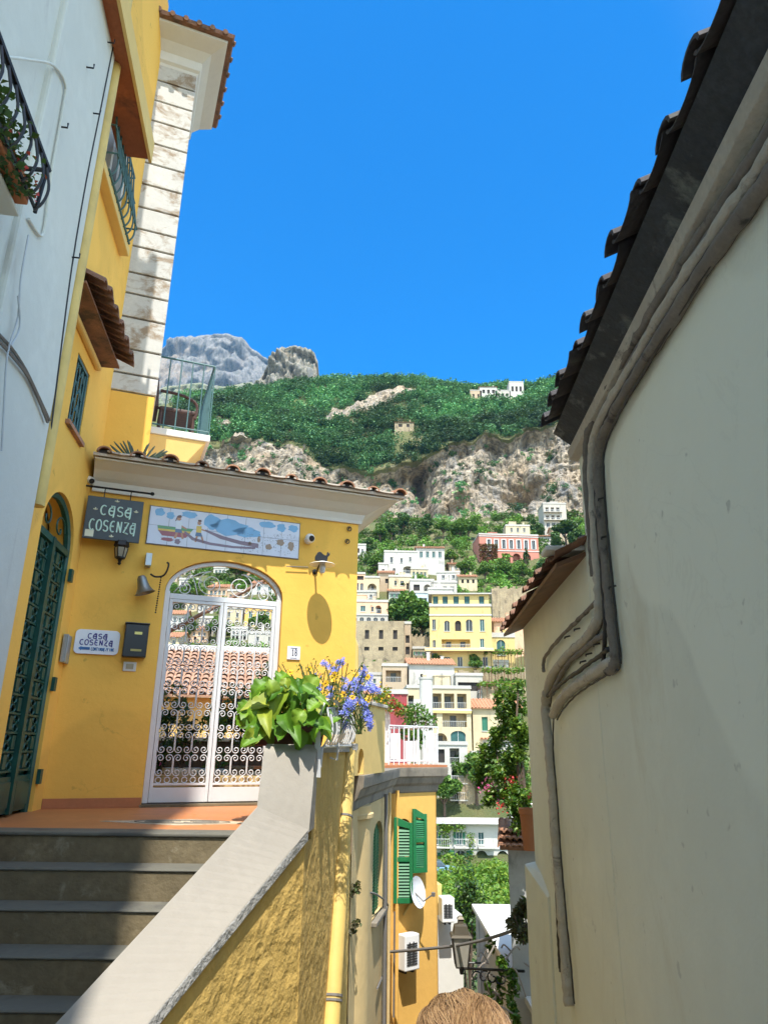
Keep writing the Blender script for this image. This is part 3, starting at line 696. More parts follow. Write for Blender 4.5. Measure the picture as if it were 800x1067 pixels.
# ================================================================== things fixed to the guesthouse front
# stroke letters: unit boxes (0..1 wide, 0..1 high)
def arcp(cx, cz, rx, rz, a0, a1, n=14): return [(cx + rx * math.cos(rad(a0 + (a1 - a0) * k / n)), cz + rz * math.sin(rad(a0 + (a1 - a0) * k / n))) for k in range(n + 1)]
GL = {
 'C': [arcp(.52, .5, .46, .5, 50, 310)],
 'A': [arcp(.45, .42, .40, .42, 60, 270) + [(.78, .10)], [(.30, .98), (.82, 1.0), (.84, .5), (.80, -.12), (.7, -.2)], [(.15, .45), (.82, .47)]],
 'S': [arcp(.5, .75, .38, .25, 30, 270) + arcp(.5, .25, .40, .25, 90, -150)],
 'O': [arcp(.5, .5, .45, .5, 0, 360, 20)],
 'E': [arcp(.55, .5, .45, .5, 60, 300), [(.12, .5), (.75, .52)]],
 'N': [[(.12, 0), (.14, 1.0)], [(.14, .95), (.80, .02)], [(.80, 0), (.82, 1.02)]],
 'Z': [[(.08, .97), (.88, 1.0), (.10, .02), (.55, .0), (.95, -.10)], [(.25, .5), (.7, .5)]],
 'U': [[(.12, 1), (.12, .35)] + arcp(.5, .35, .38, .35, 180, 360) + [(.88, 1)]],
 'T': [[(.05, 1), (.95, 1)], [(.5, 1), (.5, 0)]],
 'I': [[(.5, 0), (.5, 1)]],
 'F': [[(.12, 0), (.12, 1), (.85, 1)], [(.12, .55), (.7, .55)]],
 '/': [[(.1, 0), (.8, 1)]],
 '1': [[(.25, .78), (.55, 1), (.55, 0)], [(.25, 0), (.85, 0)]],
 '8': [arcp(.5, .73, .30, .27, 0, 360, 16), arcp(.5, .24, .38, .26, 0, 360, 16)],
}
def write(mbx, text, x, z, h, adv, y, r, wd=0.8, slope=0.0, m=0):
    for i, chh in enumerate(text):
        for st in GL.get(chh, []):
            mbx.tube([(x + i * adv + p[0] * adv * wd, y, z + p[1] * h + slope * (i * adv)) for p in st], r, 5, m)

# hanging sign on an iron bracket
sg = thing('hanging_sign', 'dark hanging sign reading CASA COSENZA in pale lettering under an iron bracket', 'sign', FC @ V((.3, -.14, 2.7)))
SO = .16
s00, s10, s11, s01 = [loc(FC, *q, SO) for q in ((85, 559), (144, 567), (151, 524), (93, 515))]
sx0, sx1 = (s00.x + s01.x) / 2, (s10.x + s11.x) / 2; sz0, sz1 = (s00.z + s10.z) / 2, (s01.z + s11.z) / 2
MB(FC).box(sx0, sx1, -SO, -SO + .02, sz0, sz1).build('sign_board', plain('slate_board', (0.020, 0.028, 0.030), 0.35, 0, .35, 3), sg, bevel=.004)
sw, sh = sx1 - sx0, sz1 - sz0
g = MB(FC); R_ = .008
write(g, 'CASA', sx0 + sw * .25, sz0 + sh * .58, sh * .22, sw * .145, -SO - .002, R_)
write(g, 'COSENZA', sx0 + sw * .09, sz0 + sh * .20, sh * .25, sw * .12, -SO - .002, R_)
g.build('lettering', plain('pale_mint_paint', (0.50, 0.70, 0.62), .6), sg)
g = MB(FC)
for fx, fz in ((.16, .68), (.52, .92), (.88, .72), (.5, .08)):
    for a in (0, 70, 140): g.tube([(sx0 + sw * fx, -SO - .002, sz0 + sh * fz), (sx0 + sw * fx + .022 * math.cos(rad(a + 20)), -SO - .002, sz0 + sh * fz + .022 * math.sin(rad(a + 20)))], .006, 4)
g.box(sx0 + .02, sx0 + .10, -SO - .004, -SO, sz0 + .02, sz0 + .09)
g.build('ornament', plain('cream_paint', (0.65, 0.66, 0.50), .6), sg)
br0, br1 = loc(FC, 86, 505, SO - .01), loc(FC, 158, 515, SO - .01); bz = (br0.z + br1.z) / 2
g = MB(FC).tube([(br0.x - .03, -SO + .01, bz), (br1.x, -SO + .01, bz)], .011, 8).lathe([(0, -.02), (.018, -.012), (.022, 0), (.018, .012), (0, .02)], (br1.x + .01, -SO + .01, bz), 10)
g.tube([(br0.x - .03, -SO + .01, bz), (br0.x - .05, -.02, bz), (br0.x - .05, -.02, bz - .6)], .011, 6)
for fx in (.28, .75): g.tube([(sx0 + sw * fx, -SO + .01, sz1), (sx0 + sw * fx, -SO + .01, bz)], .006, 6)
g.build('bracket', M['black_iron'], sg)
# lantern under the sign
ln = thing('wall_lantern', 'small black lantern with glass panes below the hanging sign', 'lantern', FC @ V((.5, -.14, 2.2)))
lc = loc(FC, 127, 569, .12); 
FL = FC @ MX.Translation((lc.x, -.12, lc.z))
MB(FL).lathe([(.03, .06), (.065, .05), (.075, .0), (.06, -.02)], n=6).build('lantern_cap', M['black_iron'], ln)
MB(FL).lathe([(.062, -.02), (.045, -.115)], n=6).build('lantern_glass', plain('lantern_glass', (.30, .27, .20), .15), ln)
g = MB(FL)
for k in range(6): g.tube([(.064 * math.cos(k * math.pi / 3), .064 * math.sin(k * math.pi / 3), -.02), (.046 * math.cos(k * math.pi / 3), .046 * math.sin(k * math.pi / 3), -.118)], .005, 4)
g.lathe([(.05, -.115), (.05, -.128), (.022, -.14), (.012, -.165), (.02, -.18), (.0, -.2)], n=8).tube([(0, 0, .05), (0, .10, .09)], .010, 5)
g.build('lantern_frame', M['black_iron'], ln)

# tile mural
tm = thing('tile_mural', 'long glazed tile mural of fisherfolk hauling nets above the gate', 'mural', FC @ V((1.4, -.02, 2.9)))
a_, b_, c_, d_ = [loc(FC, *q, .012) for q in ((153, 566), (311, 582), (312, 545), (157, 528))]
mx0, mx1 = (a_.x + d_.x) / 2, (b_.x + c_.x) / 2; mz0, mz1 = (a_.z + b_.z) / 2, (c_.z + d_.z) / 2
mw, mh = mx1 - mx0, mz1 - mz0
MB(FC).box(mx0 - .008, mx1 + .008, -.010, .0, mz0 - .008, mz1 + .008).build('mural_bed', M['conduit_dark'], tm)
g = MB(FC); nx, nz = 8, 2
for i in range(nx):
    for j in range(nz):
        g.box(mx0 + mw * i / nx + .0015, mx0 + mw * (i + 1) / nx - .0015, -.016, -.004, mz0 + mh * j / nz + .0015, mz0 + mh * (j + 1) / nz - .0015)
g.build('glazed_tiles', plain('glazed_tile', (0.60, 0.63, 0.72), .18, 0, .05, 6), tm)
def pp(pts): return [(mx0 + mw * a, mz0 + mh * b) for a, b in pts]
def blob(cx, cz, rx, rz, s=0, n=14): return [(cx + rx * math.cos(2 * math.pi * k / n) * (1 + .18 * math.sin(3 * k + s)), cz + rz * math.sin(2 * math.pi * k / n) * (1 + .15 * math.cos(2 * k + s))) for k in range(n)]
def paint(name, polys, col, lay):
    g = MB(FC)
    for p in polys: g.prism(pp(p), -.0165 - .0006 * lay, -.0155)
    g.build(name, plain('glaze_' + name, col, .25), tm)
paint('painted_sky', [blob(.06, .86, .03, .11, 1), blob(.13, .80, .025, .10, 2), blob(.25, .88, .05, .09, 3), blob(.40, .75, .055, .2, 4), blob(.52, .66, .12, .22, 5), blob(.64, .58, .09, .14, 6), blob(.77, .86, .055, .09, 1), blob(.87, .82, .03, .12, 2), blob(.955, .84, .035, .1, 3)], (.16, .38, .62), 1)
paint('painted_boat', [[(.055, .5), (.06, .42), (.27, .42), (.285, .5)]], (.10, .28, .10), 2)
paint('painted_stripe', [[(.06, .42), (.063, .37), (.265, .37), (.27, .42)]], (.65, .45, .05), 2)
paint('painted_hull', [[(.063, .37), (.09, .24), (.24, .24), (.265, .37)], blob(.125, .15, .04, .05, 2)], (.28, .06, .07), 2)
paint('painted_skin', [blob(.185, .74, .013, .055, 1), [(.175, .40), (.165, .2), (.18, .2), (.19, .40)], [(.20, .42), (.215, .2), (.228, .21), (.212, .42)], blob(.317, .68, .012, .05, 2), [(.305, .36), (.298, .16), (.31, .16), (.318, .36)], [(.33, .36), (.35, .14), (.36, .16), (.343, .36)], [(.20, .58), (.24, .5), (.24, .46), (.2, .52)], [(.33, .54), (.37, .5), (.37, .47), (.33, .5)]], (.42, .20, .10), 3)
paint('painted_shirt', [[(.168, .66), (.17, .46), (.205, .46), (.208, .66)]], (.62, .66, .70), 4)
paint('painted_jersey', [[(.302, .60), (.302, .42), (.335, .42), (.335, .60)]], (.62, .42, .05), 4)
paint('painted_trousers', [[(.17, .46), (.168, .36), (.215, .36), (.205, .46)], [(.302, .42), (.298, .32), (.345, .32), (.335, .42)]], (.08, .14, .24), 4)
paint('painted_hair', [blob(.188, .80, .013, .04, 1), [(.172, .80), (.178, .82), (.17, .68), (.162, .66)], blob(.319, .745, .012, .03, 2)], (.12, .04, .02), 5)
paint('painted_net', [[(.36, .53), (.48, .40), (.60, .32), (.72, .30), (.72, .18), (.60, .22), (.46, .32), (.36, .48)], [(.22, .40), (.28, .20), (.40, .12), (.55, .10), (.70, .14), (.70, .19), (.55, .16), (.40, .19), (.29, .27), (.235, .42)], blob(.19, .12, .018, .07, 2)], (.20, .13, .17), 3)
paint('painted_fish', [blob(.79, .24, .022, .08, 1), blob(.87, .40, .026, .09, 2), blob(.945, .33, .022, .13, 3), blob(.72, .42, .010, .09, 1), blob(.66, .28, .012, .05)], (.30, .20, .12), 3)
g = MB(FC); rr = random.Random(3)
for k in range(130):
    a = rr.uniform(.60, .985); b = rr.uniform(.06, .66); an = rr.uniform(0, 6.28)
    g.tube([(mx0 + mw * a, -.0168, mz0 + mh * b), (mx0 + mw * a + .012 * math.cos(an), -.0168, mz0 + mh * b + .012 * math.sin(an))], .0016, 4)
g.build('painted_specks', plain('glaze_specks', (.08, .08, .10), .4), tm)

# small enamel sign
es = thing('wall_sign', 'small white enamel sign with blue CASA COSENZA lettering and left arrow', 'sign', FC @ V((.5, -.02, 1.3)))
q = [loc(FC, *p, .02) for p in ((76, 680), (123, 683.5), (126, 658), (80, 655))]
ex0, ex1, ez0, ez1 = (q[0].x + q[3].x) / 2, (q[1].x + q[2].x) / 2, (q[0].z + q[1].z) / 2, (q[2].z + q[3].z) / 2
ew, eh = ex1 - ex0, ez1 - ez0; r = .045
rp = []
for (cx, cz, a0) in ((ex1 - r, ez1 - r, 0), (ex0 + r, ez1 - r, 90), (ex0 + r, ez0 + r, 180), (ex1 - r, ez0 + r, 270)):
    rp += [(cx + r * math.cos(rad(a0 + 15 * k)), cz + r * math.sin(rad(a0 + 15 * k))) for k in range(7)]
MB(FC).prism(rp[::-1], -.022, -.004).build('enamel_plate', plain('white_enamel', (.74, .77, .80), .2, 0, .03), es, bevel=.003)
g = MB(FC)
write(g, 'CASA', ex0 + ew * .28, ez0 + eh * .64, eh * .20, ew * .115, -.023, .0052)
write(g, 'COSENZA', ex0 + ew * .12, ez0 + eh * .37, eh * .21, ew * .108, -.023, .0052)
g.build('lettering', plain('violet_blue_enamel', (.03, .02, .22), .3), es)
g = MB(FC)
g.prism([(ex0 + ew * .10, ez0 + eh * .22), (ex0 + ew * .17, ez0 + eh * .13), (ex0 + ew * .17, ez0 + eh * .165), (ex0 + ew * .36, ez0 + eh * .165), (ex0 + ew * .36, ez0 + eh * .275), (ex0 + ew * .17, ez0 + eh * .275), (ex0 + ew * .17, ez0 + eh * .31)], -.0245, -.021)
write(g, 'CONTINUA', ex0 + ew * .39, ez0 + eh * .15, eh * .12, ew * .038, -.023, .0035)
write(g, '/FINE', ex0 + ew * .71, ez0 + eh * .15, eh * .12, ew * .040, -.023, .0035)
g.build('arrow', plain('blue_enamel', (.02, .12, .33), .3), es)

# letter box and bell push
lb = thing('letter_box', 'black metal letter box left of the gate', 'letter box', FC @ V((.75, -.05, 1.3)))
q = [loc(FC, *p, .10) for p in ((128, 684), (152, 685), (156, 651), (131, 649.5))]
lx0, lx1, lz0, lz1 = (q[0].x + q[3].x) / 2, (q[1].x + q[2].x) / 2, (q[0].z + q[1].z) / 2, (q[2].z + q[3].z) / 2
MB(FC).box(lx0, lx1, -.10, .0, lz0, lz1).build('box', M['black_plastic'], lb, bevel=.006)
MB(FC).box(lx0 - .008, lx1 + .008, -.112, .0, lz1 + .001, lz1 + .014).build('lid', M['black_plastic'], lb, bevel=.004)
MB(FC).box(lx0 + .09, lx0 + .16, -.104, -.098, lz1 - .10, lz1 - .075).build('name_plate', plain('brass', (.55, .45, .15), .3, .8), lb)
MB(FC).box(lx0 + .07, lx0 + .17, -.104, -.098, lz0 + .055, lz0 + .075).build('slot_plate', plain('brass_dull', (.35, .28, .10), .4, .8), lb)
bp = thing('bell_push', 'small square cream bell push plate under the letter box', 'bell push', FC @ V((.8, -.02, 1.1)))
q = [loc(FC, *p, .015) for p in ((128, 699), (141.5, 700), (143, 690), (129.5, 689))]
MB(FC).box(q[0].x, q[1].x, -.015, 0, q[0].z, q[2].z).build('plate', M['white_clean'], bp, bevel=.003)
MB(FC).box(q[0].x + .025, q[1].x - .025, -.02, -.0152, q[0].z + .02, q[2].z - .02).build('button', plain('beige_button', (.35, .30, .18), .4), bp)
# aluminium plate on the side wall near the corner
al = loc(FY, 64, 690, .02); al1 = loc(FY, 72, 663, .02)
tag(MB(FY).box(al.x - .03, al1.x + .03, -.045, -.012, al.z, al1.z).box(al.x - .03, al.x - .015, -.06, -.0452, al.z, al1.z).build('metal_bracket', M['alu'], bevel=.004), 'narrow grey metal bracket on the yellow wall beside the green door', 'bracket')

# brass bell with iron arm
bl = thing('bell', 'grey metal bell on a curled iron arm left of the gate arch', 'bell', FC @ V((.85, -.1, 1.9)))
bc = loc(FC, 150, 612, .12)
Fb = FC @ MX.Translation((bc.x, -.12, bc.z)) @ MX.Rotation(rad(-18), 4, 'Y')
MB(Fb).lathe([(.0, .12), (.03, .118), (.045, .095), (.05, .05), (.06, .0), (.085, -.045), (.10, -.06), (.094, -.062), (.05, -.0), (.0, .03)], n=18).build('bell_body', plain('bell_bronze', (.22, .24, .24), .4, .7, .2, 5), bl, smooth=True)
b1_ = loc(FC, 155, 583, .06); b2_ = loc(FC, 178, 590, .06)
g = MB(FC).box(b1_.x - .03, b1_.x + .03, -.10, 0, b1_.z - .07, b1_.z + .06)
g.build('bell_mount', M['alu'], bl, bevel=.004)
bb = [loc(FC, *p, .10) for p in ((157, 598), (162, 601), (170, 600), (174, 595), (176, 588), (174, 586))]
g = MB(FC).tube(smooth_pts(bb, 4), .010, 6)
for k in range(16):
    c1_ = loc(FC, 168 - k * .38, 602 + k * 2.4, .09); g.lathe([(.0, -.012), (.010, 0), (.0, .012)], c1_, 6)
g.build('bell_chain', M['black_iron'], bl)

# two round cameras
def camera_unit(px, py, label):
    c = loc(FC, px, py, .09); Fk = FC @ MX.Translation((c.x, -.09, c.z))
    t = thing('security_camera', label, 'camera', FC @ V((c.x, 0, c.z)))
    sp = [(.055 * math.sin(math.pi * k / 10), -.055 * math.cos(math.pi * k / 10)) for k in range(11)]
    MB(Fk).lathe(sp, n=16, ax=(0, -1, .0)).build('housing', M['white_plastic'], t, smooth=True)
    MB(Fk).lathe([(.0, .0), (.032, .0), (.034, .045), (.026, .058), (0, .058)], n=14, ax=(.25, -1, -.25)).build('lens', M['black_plastic'], t, smooth=True)
    MB(Fk).lathe([(.04, -.0), (.03, .045), (.045, .05), (.045, .09)], n=14, ax=(0, 1, 0)).build('mount', M['white_plastic'], t, smooth=True)
camera_unit(323, 561, 'white round security camera above the wall lamp right of the gate')
c = loc(FY, 91, 497, .1)
t = thing('security_camera', 'white bullet camera in the corner above the hanging sign', 'camera', FC @ V((.1, 0, 2.9)))
c = loc(FC, 93, 500, .08); Fk = FC @ MX.Translation((c.x, -.10, c.z))
MB(Fk).lathe([(.03, -.06), (.036, -.05), (.036, .05), (.03, .06)], n=14, ax=(.5, -.7, -.5)).build('housing', M['white_plastic'], t, smooth=True)
MB(Fk).lathe([(.0, .0), (.028, .0), (.028, .008), (.0, .008)], (0.03, -.045, -.03), n=12, ax=(.5, -.7, -.5)).build('lens', M['black_plastic'], t)
MB(Fk).lathe([(.05, .0), (.05, .03), (.02, .07)], (0, .10, .01), n=12, ax=(0, -1, 0)).build('mount', M['white_plastic'], t, smooth=True)
tag(MB(FC).box(.035, .10, -.06, 0, loc(FC, 94, 486).z - .04, loc(FC, 94, 486).z + .05).build('junction_box', M['alu'], bevel=.005), 'small grey junction box above the bullet camera in the corner', 'junction box')

# wall lamp with cat figure
lm = thing('wall_lamp', 'white dish wall lamp on the sunlit yellow wall right of the gate', 'lamp', FC @ V((2.4, -.2, 1.9)))
lc = loc(FC, 336, 588, .27); Fk = FC @ MX.Translation((lc.x, -.27, lc.z))
MB(Fk).lathe([(.0, .03), (.04, .03), (.135, .0), (.14, -.006), (.132, -.006), (.04, .02), (.0, .02)], n=28).build('lamp_shade', plain('lamp_enamel', (.70, .70, .66), .3, 0, .03), lm, smooth=True)
MB(Fk).lathe([(.03, .018), (.034, -.04), (.03, -.085), (.015, -.10), (.0, -.102)], n=14).build('lamp_glass', plain('frosted_glass', (.62, .62, .60), .25), lm, smooth=True)
mp_ = loc(FC, 328, 596, .0)
MB(FC).tube(smooth_pts([(mp_.x, 0, mp_.z), (mp_.x, -.08, mp_.z - .02), (lc.x - .02, -.18, mp_.z + .01), (lc.x, -.27, lc.z + .04)], 4), .011, 6).lathe([(.03, 0), (.03, .012), (0, .014)], (mp_.x, 0, mp_.z), 12, ax=(0, -1, 0)).build('lamp_arm', M['black_iron'], lm, smooth=True)
ct = thing('cat_figure', 'black cut-out cat figure sitting on top of the dish wall lamp', 'figurine', FC @ V((lc.x, -.27, lc.z + .03)))
g = MB(Fk)
g.prism([(-.085, .035), (-.085, .075), (-.07, .105), (-.06, .125), (-.04, .135), (-.02, .13), (-.005, .115), (.01, .105), (.03, .10), (.045, .115), (.05, .14), (.058, .145), (.062, .125), (.075, .14), (.078, .118), (.07, .10), (.055, .085), (.05, .05), (.05, .035)], -.012, .012)
g.build('cat_body', M['black_iron'], ct, bevel=.003)
# house number tile
nt_ = thing('number_tile', 'white ceramic house number tile reading 18 right of the gate', 'number tile', FC @ V((2.2, -.01, 1)))
q = [loc(FC, *p, .012) for p in ((299, 687), (312.5, 687.5), (313, 674), (299, 672.5))]
nx0, nx1, nz0, nz1 = q[0].x, q[1].x, q[0].z, q[2].z
MB(FC).box(nx0, nx1, -.014, 0, nz0, nz1).build('tile', plain('white_tile', (.74, .74, .76), .2, 0, .03), nt_, bevel=.003)
g = MB(FC); write(g, '18', nx0 + .045, nz0 + .045, .065, .034, -.0145, .004)
g.box(nx0 + .035, nx1 - .035, -.0155, -.013, nz1 - .022, nz1 - .016).box(nx0 + .035, nx1 - .035, -.0155, -.013, nz0 + .014, nz0 + .018)
g.build('numeral', plain('dark_blue_glaze', (.02, .025, .07), .3), nt_)
# wire loops at the right corner of the wall
g = MB(FC)
for (a, b) in ((364, 551), (362, 564)):
    c = loc(FC, a, b, .02); g.tube([(c.x + .025 * math.cos(k * .7), -.02, c.z + .025 * math.sin(k * .7)) for k in range(10)], .006, 5).tube([(c.x, 0, c.z), (c.x, -.02, c.z + .02)], .006, 5)
tag(g.build('wire_loop', M['cable_dark']), 'two rusty wire loops near the top right corner of the yellow front', 'wire loop')
# thin rod over the arch
tag(MB(FC).tube([loc(FC, 298, 590, .03), loc(FC, 321, 591, .03)], .005, 5).build('iron_rod', M['cable']), 'thin iron rod left of the dish wall lamp', 'rod')
# dry plant on the roof
dp = thing('roof_plant', 'dry spiky plant growing on the left end of the tiled eave', 'plant', FC @ V((.5, -.2, ez + .1)))
g = MB(FC); rp_ = random.Random(5)
for k in range(26):
    c = loc(FC, 145, 474, .25); a = rp_.uniform(-.24, .24); h = rp_.uniform(.06, .20) * (1.25 - abs(a) * 2)
    g.tube(smooth_pts([(c.x + a * .4, -.25 + rp_.uniform(-.05, .05), ez + .05), (c.x + a * .8, -.25, ez + .05 + h * .6), (c.x + a * 1.2, -.25, ez + .07 + h)], 3), [.012, .012, .011, .011, .010, .009, .004], 5)
g.build('stems', plain('succulent', (.07, .10, .06), .6, 0, .4, 20), dp)

# ================================================================== PARAPET, PLANTER AND THE LANE SIDE
B1 = at_y(322, 864, 5.36)
B0_ = at_y(150, 1072, 3.86)
pw = thing('parapet_wall', 'ochre parapet wall with pale sloping cement coping beside the entrance steps', 'parapet', (B1.x, B1.y, -3.4))
cwx = FC @ V((cw, 0, 0))                    # right corner of the guesthouse front
NT = at_y(300, 776, 5.5).z                  # top of the raised end block
st = []                                     # coping stations (left edge, right edge, down offset)
A0e = A1 + (A0_ - A1) * 1.5; B0e = B1 + (B0_ - B1) * 1.5
for k in range(41):
    f_ = k / 40; st.append((A0e.lerp(A1, f_), B0e.lerp(B1, f_)))
nb_l0, nb_l1 = A1 + V((-.0, -.01, -.02)), at_y(276, 775, 5.42)
nb_r0, nb_r1 = B1 + V((.0, -.01, -.02)), at_y(330, 776, 5.60)
dn = V((0, 0, -.075))
mb = MB()
rings = [[a, b, b + dn, a + dn] for a, b in st]
mb.sweep(rings)
mb.m = [1 if i % 4 in (1, 2) and i < 4 * (len(st) - 1) else 0 for i in range(len(mb.f))]
mb.build('coping', [M['coping'], M['cement']], pw, bevel=.008)
# raised end block with rounded shoulder
mb = MB(); ins = V((.03, .05, 0)); rg = []
for f_ in [i / 24 for i in range(25)]:
    cz = 0; back = .10 * max(0, (f_ - .86) / .14) ** 2
    l = nb_l0.lerp(nb_l1, f_); r = nb_r0.lerp(nb_r1, f_); k = V((.08 * (1 - f_) ** 2 * 0, back, 0))
    rg.append([l + k, r + k, V((r.x + .01, 5.66, r.z)), V((l.x + .01, 5.66, l.z))])
mb.sweep(rg); mb.build('end_block', M['coping'], pw, smooth=True)
# the wall below, down to the lane
mb = MB()
for i in range(len(st) - 1):
    (a, b), (c_, d_) = st[i], st[i + 1]; t_ = (d_ - b).normalized(); n_ = V((t_.y, -t_.x, 0)).normalized() * .028
    bot = lambda p: V((p.x, p.y, -4.5))
    mb.hexa([bot(a), bot(b) - n_, bot(d_) - n_, bot(c_), a + dn, b + dn - n_, d_ + dn - n_, c_ + dn])
mb.build('slope_wall', M['ochre'], pw)
e0 = B1 + V((-.028, .0, 0)); e1 = V((cwx.x + .0, cwx.y - .02, 0))
mb = MB()
tz = -.05
zl_ = B1.z - .09; f5 = lambda y: e0.x + (e1.x - e0.x) * (y - e0.y) / (e1.y - e0.y)
mb.hexa([(nb_l0.x, B1.y + .0, -4.5), (e0.x, e0.y, -4.5), (e1.x, e1.y, -4.5), (e1.x - .42, e1.y - .1, -4.5), (nb_l0.x, B1.y, zl_), (e0.x, e0.y, zl_), (e1.x, e1.y, zl_), (e1.x - .42, e1.y - .1, zl_)])
mb.hexa([(nb_l0.x + .06, 5.60, zl_ + .002), (f5(5.60), 5.60, zl_ + .002), (e1.x, e1.y, zl_ + .002), (e1.x - .42, e1.y - .1, zl_ + .002), (nb_l0.x + .06, 5.60, tz), (f5(5.60), 5.60, tz), (e1.x, e1.y, tz), (e1.x - .42, e1.y - .1, tz)])
mb.build('planter_wall', M['ochre'], pw)
mb = MB(); mb.hexa([(e0.x - .3, e0.y + .33, tz + .002), (e0.x + .05, e0.y + .33, tz + .002), (e1.x + .04, e1.y - .02, tz), (e1.x - .36, e1.y - .1, tz), (e0.x - .3, e0.y + .33, tz + .05), (e0.x + .05, e0.y + .33, tz + .05), (e1.x + .04, e1.y - .02, tz + .05), (e1.x - .36, e1.y - .1, tz + .05)])
mb.build('cap', M['cement'], pw, bevel=.006)
# drainpipe at the corner
p_t, p_b = at_y(363, 778, 7.35), at_y(344.5, 1060, 6.55)
dpz = thing('drainpipe', 'yellow painted drainpipe at the end of the ochre lane wall', 'pipe', (p_b.x, p_b.y, -4.4))
ex = p_b + (p_b - p_t) * .6
MB().tube([p_t + V((0, 0, .02)), p_t.lerp(p_b, .5), p_b, ex], .078, 12).build('pipe', M['pipe_yellow'], dpz, smooth=True)
g = MB()
for f_ in (.93, .945, .3): g.tube([p_t.lerp(p_b, f_), p_t.lerp(p_b, f_ + .008)], .086, 12)
g.build('pipe_clip', M['cable'], dpz)
g = MB().tube([p_t + V((-.0, 0, -.03)), p_t + V((0, 0, .03))], .095, 12); g.build('pipe_collar', M['cement'], dpz)

# planter trough, basket rail
zc = tz + .05
trg = thing('planter_trough', 'long dark maroon planter trough on the parapet end by the gate', 'planter', (nb_l1.x, 5.9, zc))
t0, t1 = at_y(262, 768, 5.72), at_y(336, 762, 5.95)
tl = V((t0.x, t0.y, NT - .01)); tr_ = V((t1.x, t1.y, NT - .01))
dirx = (tr_ - tl).normalized(); nb_ = V((-dirx.y, dirx.x, 0)) * .24
mb = MB(); hh = V((0, 0, .17))
mb.hexa([tl, tr_, tr_ + nb_, tl + nb_, tl + hh - dirx * .03, tr_ + hh + dirx * .03, tr_ + hh + nb_, tl + hh + nb_]); mb.build('trough', plain('maroon_plastic', (.10, .03, .025), .5), trg, bevel=.012)
mb = MB(); i_ = nb_ * .1; mb.add([tl + hh * .9 + i_, tr_ + hh * .9 + i_, tr_ + hh * .9 + nb_ * .9, tl + hh * .9 + nb_ * .9, tl + hh * 1.03 + i_, tr_ + hh * 1.03 + i_, tr_ + hh * 1.03 + nb_ * .9, tl + hh * 1.03 + nb_ * .9], [(0, 3, 2, 1), (4, 5, 6, 7), (0, 1, 5, 4), (1, 2, 6, 5), (2, 3, 7, 6), (3, 0, 4, 7)]); mb.build('soil', M['soil'], trg)
bk = thing('planter_railing', 'white iron basket railing holding flowers on the lane side of the wall', 'railing', (-.4, 6.3, zc))
hoop = [at_y(px, py, y) for px, py, y in ((331, 810, 5.62), (331, 780, 5.62), (331, 752, 5.62), (334, 737, 5.64), (340, 729, 5.70), (348, 730, 5.95), (356, 737, 6.3))]
g = MB(); hp = smooth_pts(hoop, 4)
wv = V((.045, -.02, 0))
g.sweep([[p - wv * .5, p + wv * .5, p + wv * .5 + V((0, .012, .0)), p - wv * .5 + V((0, .012, 0))] for p in hp])
g.build('hoop', M['white_iron'], bk)
r0, r1 = at_y(337, 778, 5.66), at_y(366, 777, 7.3)
ru0, ru1 = at_y(341, 738, 5.70), at_y(366, 738, 7.3)
g = MB().tube([r0, r1], .012, 6).tube([ru0, ru1], .010, 6); g.build('rail', M['white_iron'], bk)
for k in range(14):
    f_ = k / 13; a, b = r0.lerp(r1, f_), ru0.lerp(ru1, f_); MB().tube(smooth_pts([a, a.lerp(b, .4) + V((.04, 0, 0)), b], 4), .008, 5).build('bar', M['white_iron'], bk)
for (x, y_, Y) in ((334, 799, 5.64), (351, 792, 6.3)):
    c = at_y(x, y_, Y); MB().tube([c + V((-.06, 0, .02)), c + V((.0, 0, 0)), c + V((.01, 0, .14))], .010, 5).build('bracket', M['white_iron'], bk)

# hydrangea with big leaves hanging over the end block
VEIN = []
def big_leaf(mbx, base, tip, wdt, up, curl=.15, n=9):
    base, tip = V(base), V(tip); d = tip - base; L = d.length; dn_ = d.normalized(); up = V(up); up = (up - dn_ * up.dot(dn_)).normalized(); s = dn_.cross(up)
    vs = []; rows = []
    for i in range(n + 1):
        t = i / n; c = base + d * t + up * (curl * L * math.sin(math.pi * t) * .8 - curl * L * t * t * .8)
        hw = wdt * .5 * (math.sin(math.pi * min(1, t ** .75)) ** .8 if 0 < t < 1 else 0.0)
        wob = .13 * wdt * math.sin(i * 2.1 + L * 40)
        for q in (-1, -.5, 0, .5, 1): vs.append(c + s * hw * q + up * (abs(q) * hw * .42 + wob * q * q * (1 if q > 0 else -.5)))
    for i in range(n + 1):
        for q in (-1, -.5, 0, .5, 1): VEIN.append(0 if q == 0 else abs(q) * (.5 + .5 * abs(math.sin(i * math.pi / 2 + (.5 if abs(q) < 1 else 1.2)))))
    fs = [(i * 5 + j, i * 5 + j + 1, (i + 1) * 5 + j + 1, (i + 1) * 5 + j) for i in range(n) for j in range(4)]
    mbx.add(vs, fs)
hy = thing('hydrangea', 'hydrangea with large bright green leaves hanging over the pale parapet end', 'plant', (tl.x + .3, tl.y + .1, NT + .14))
R5 = random.Random(12)
g = MB()
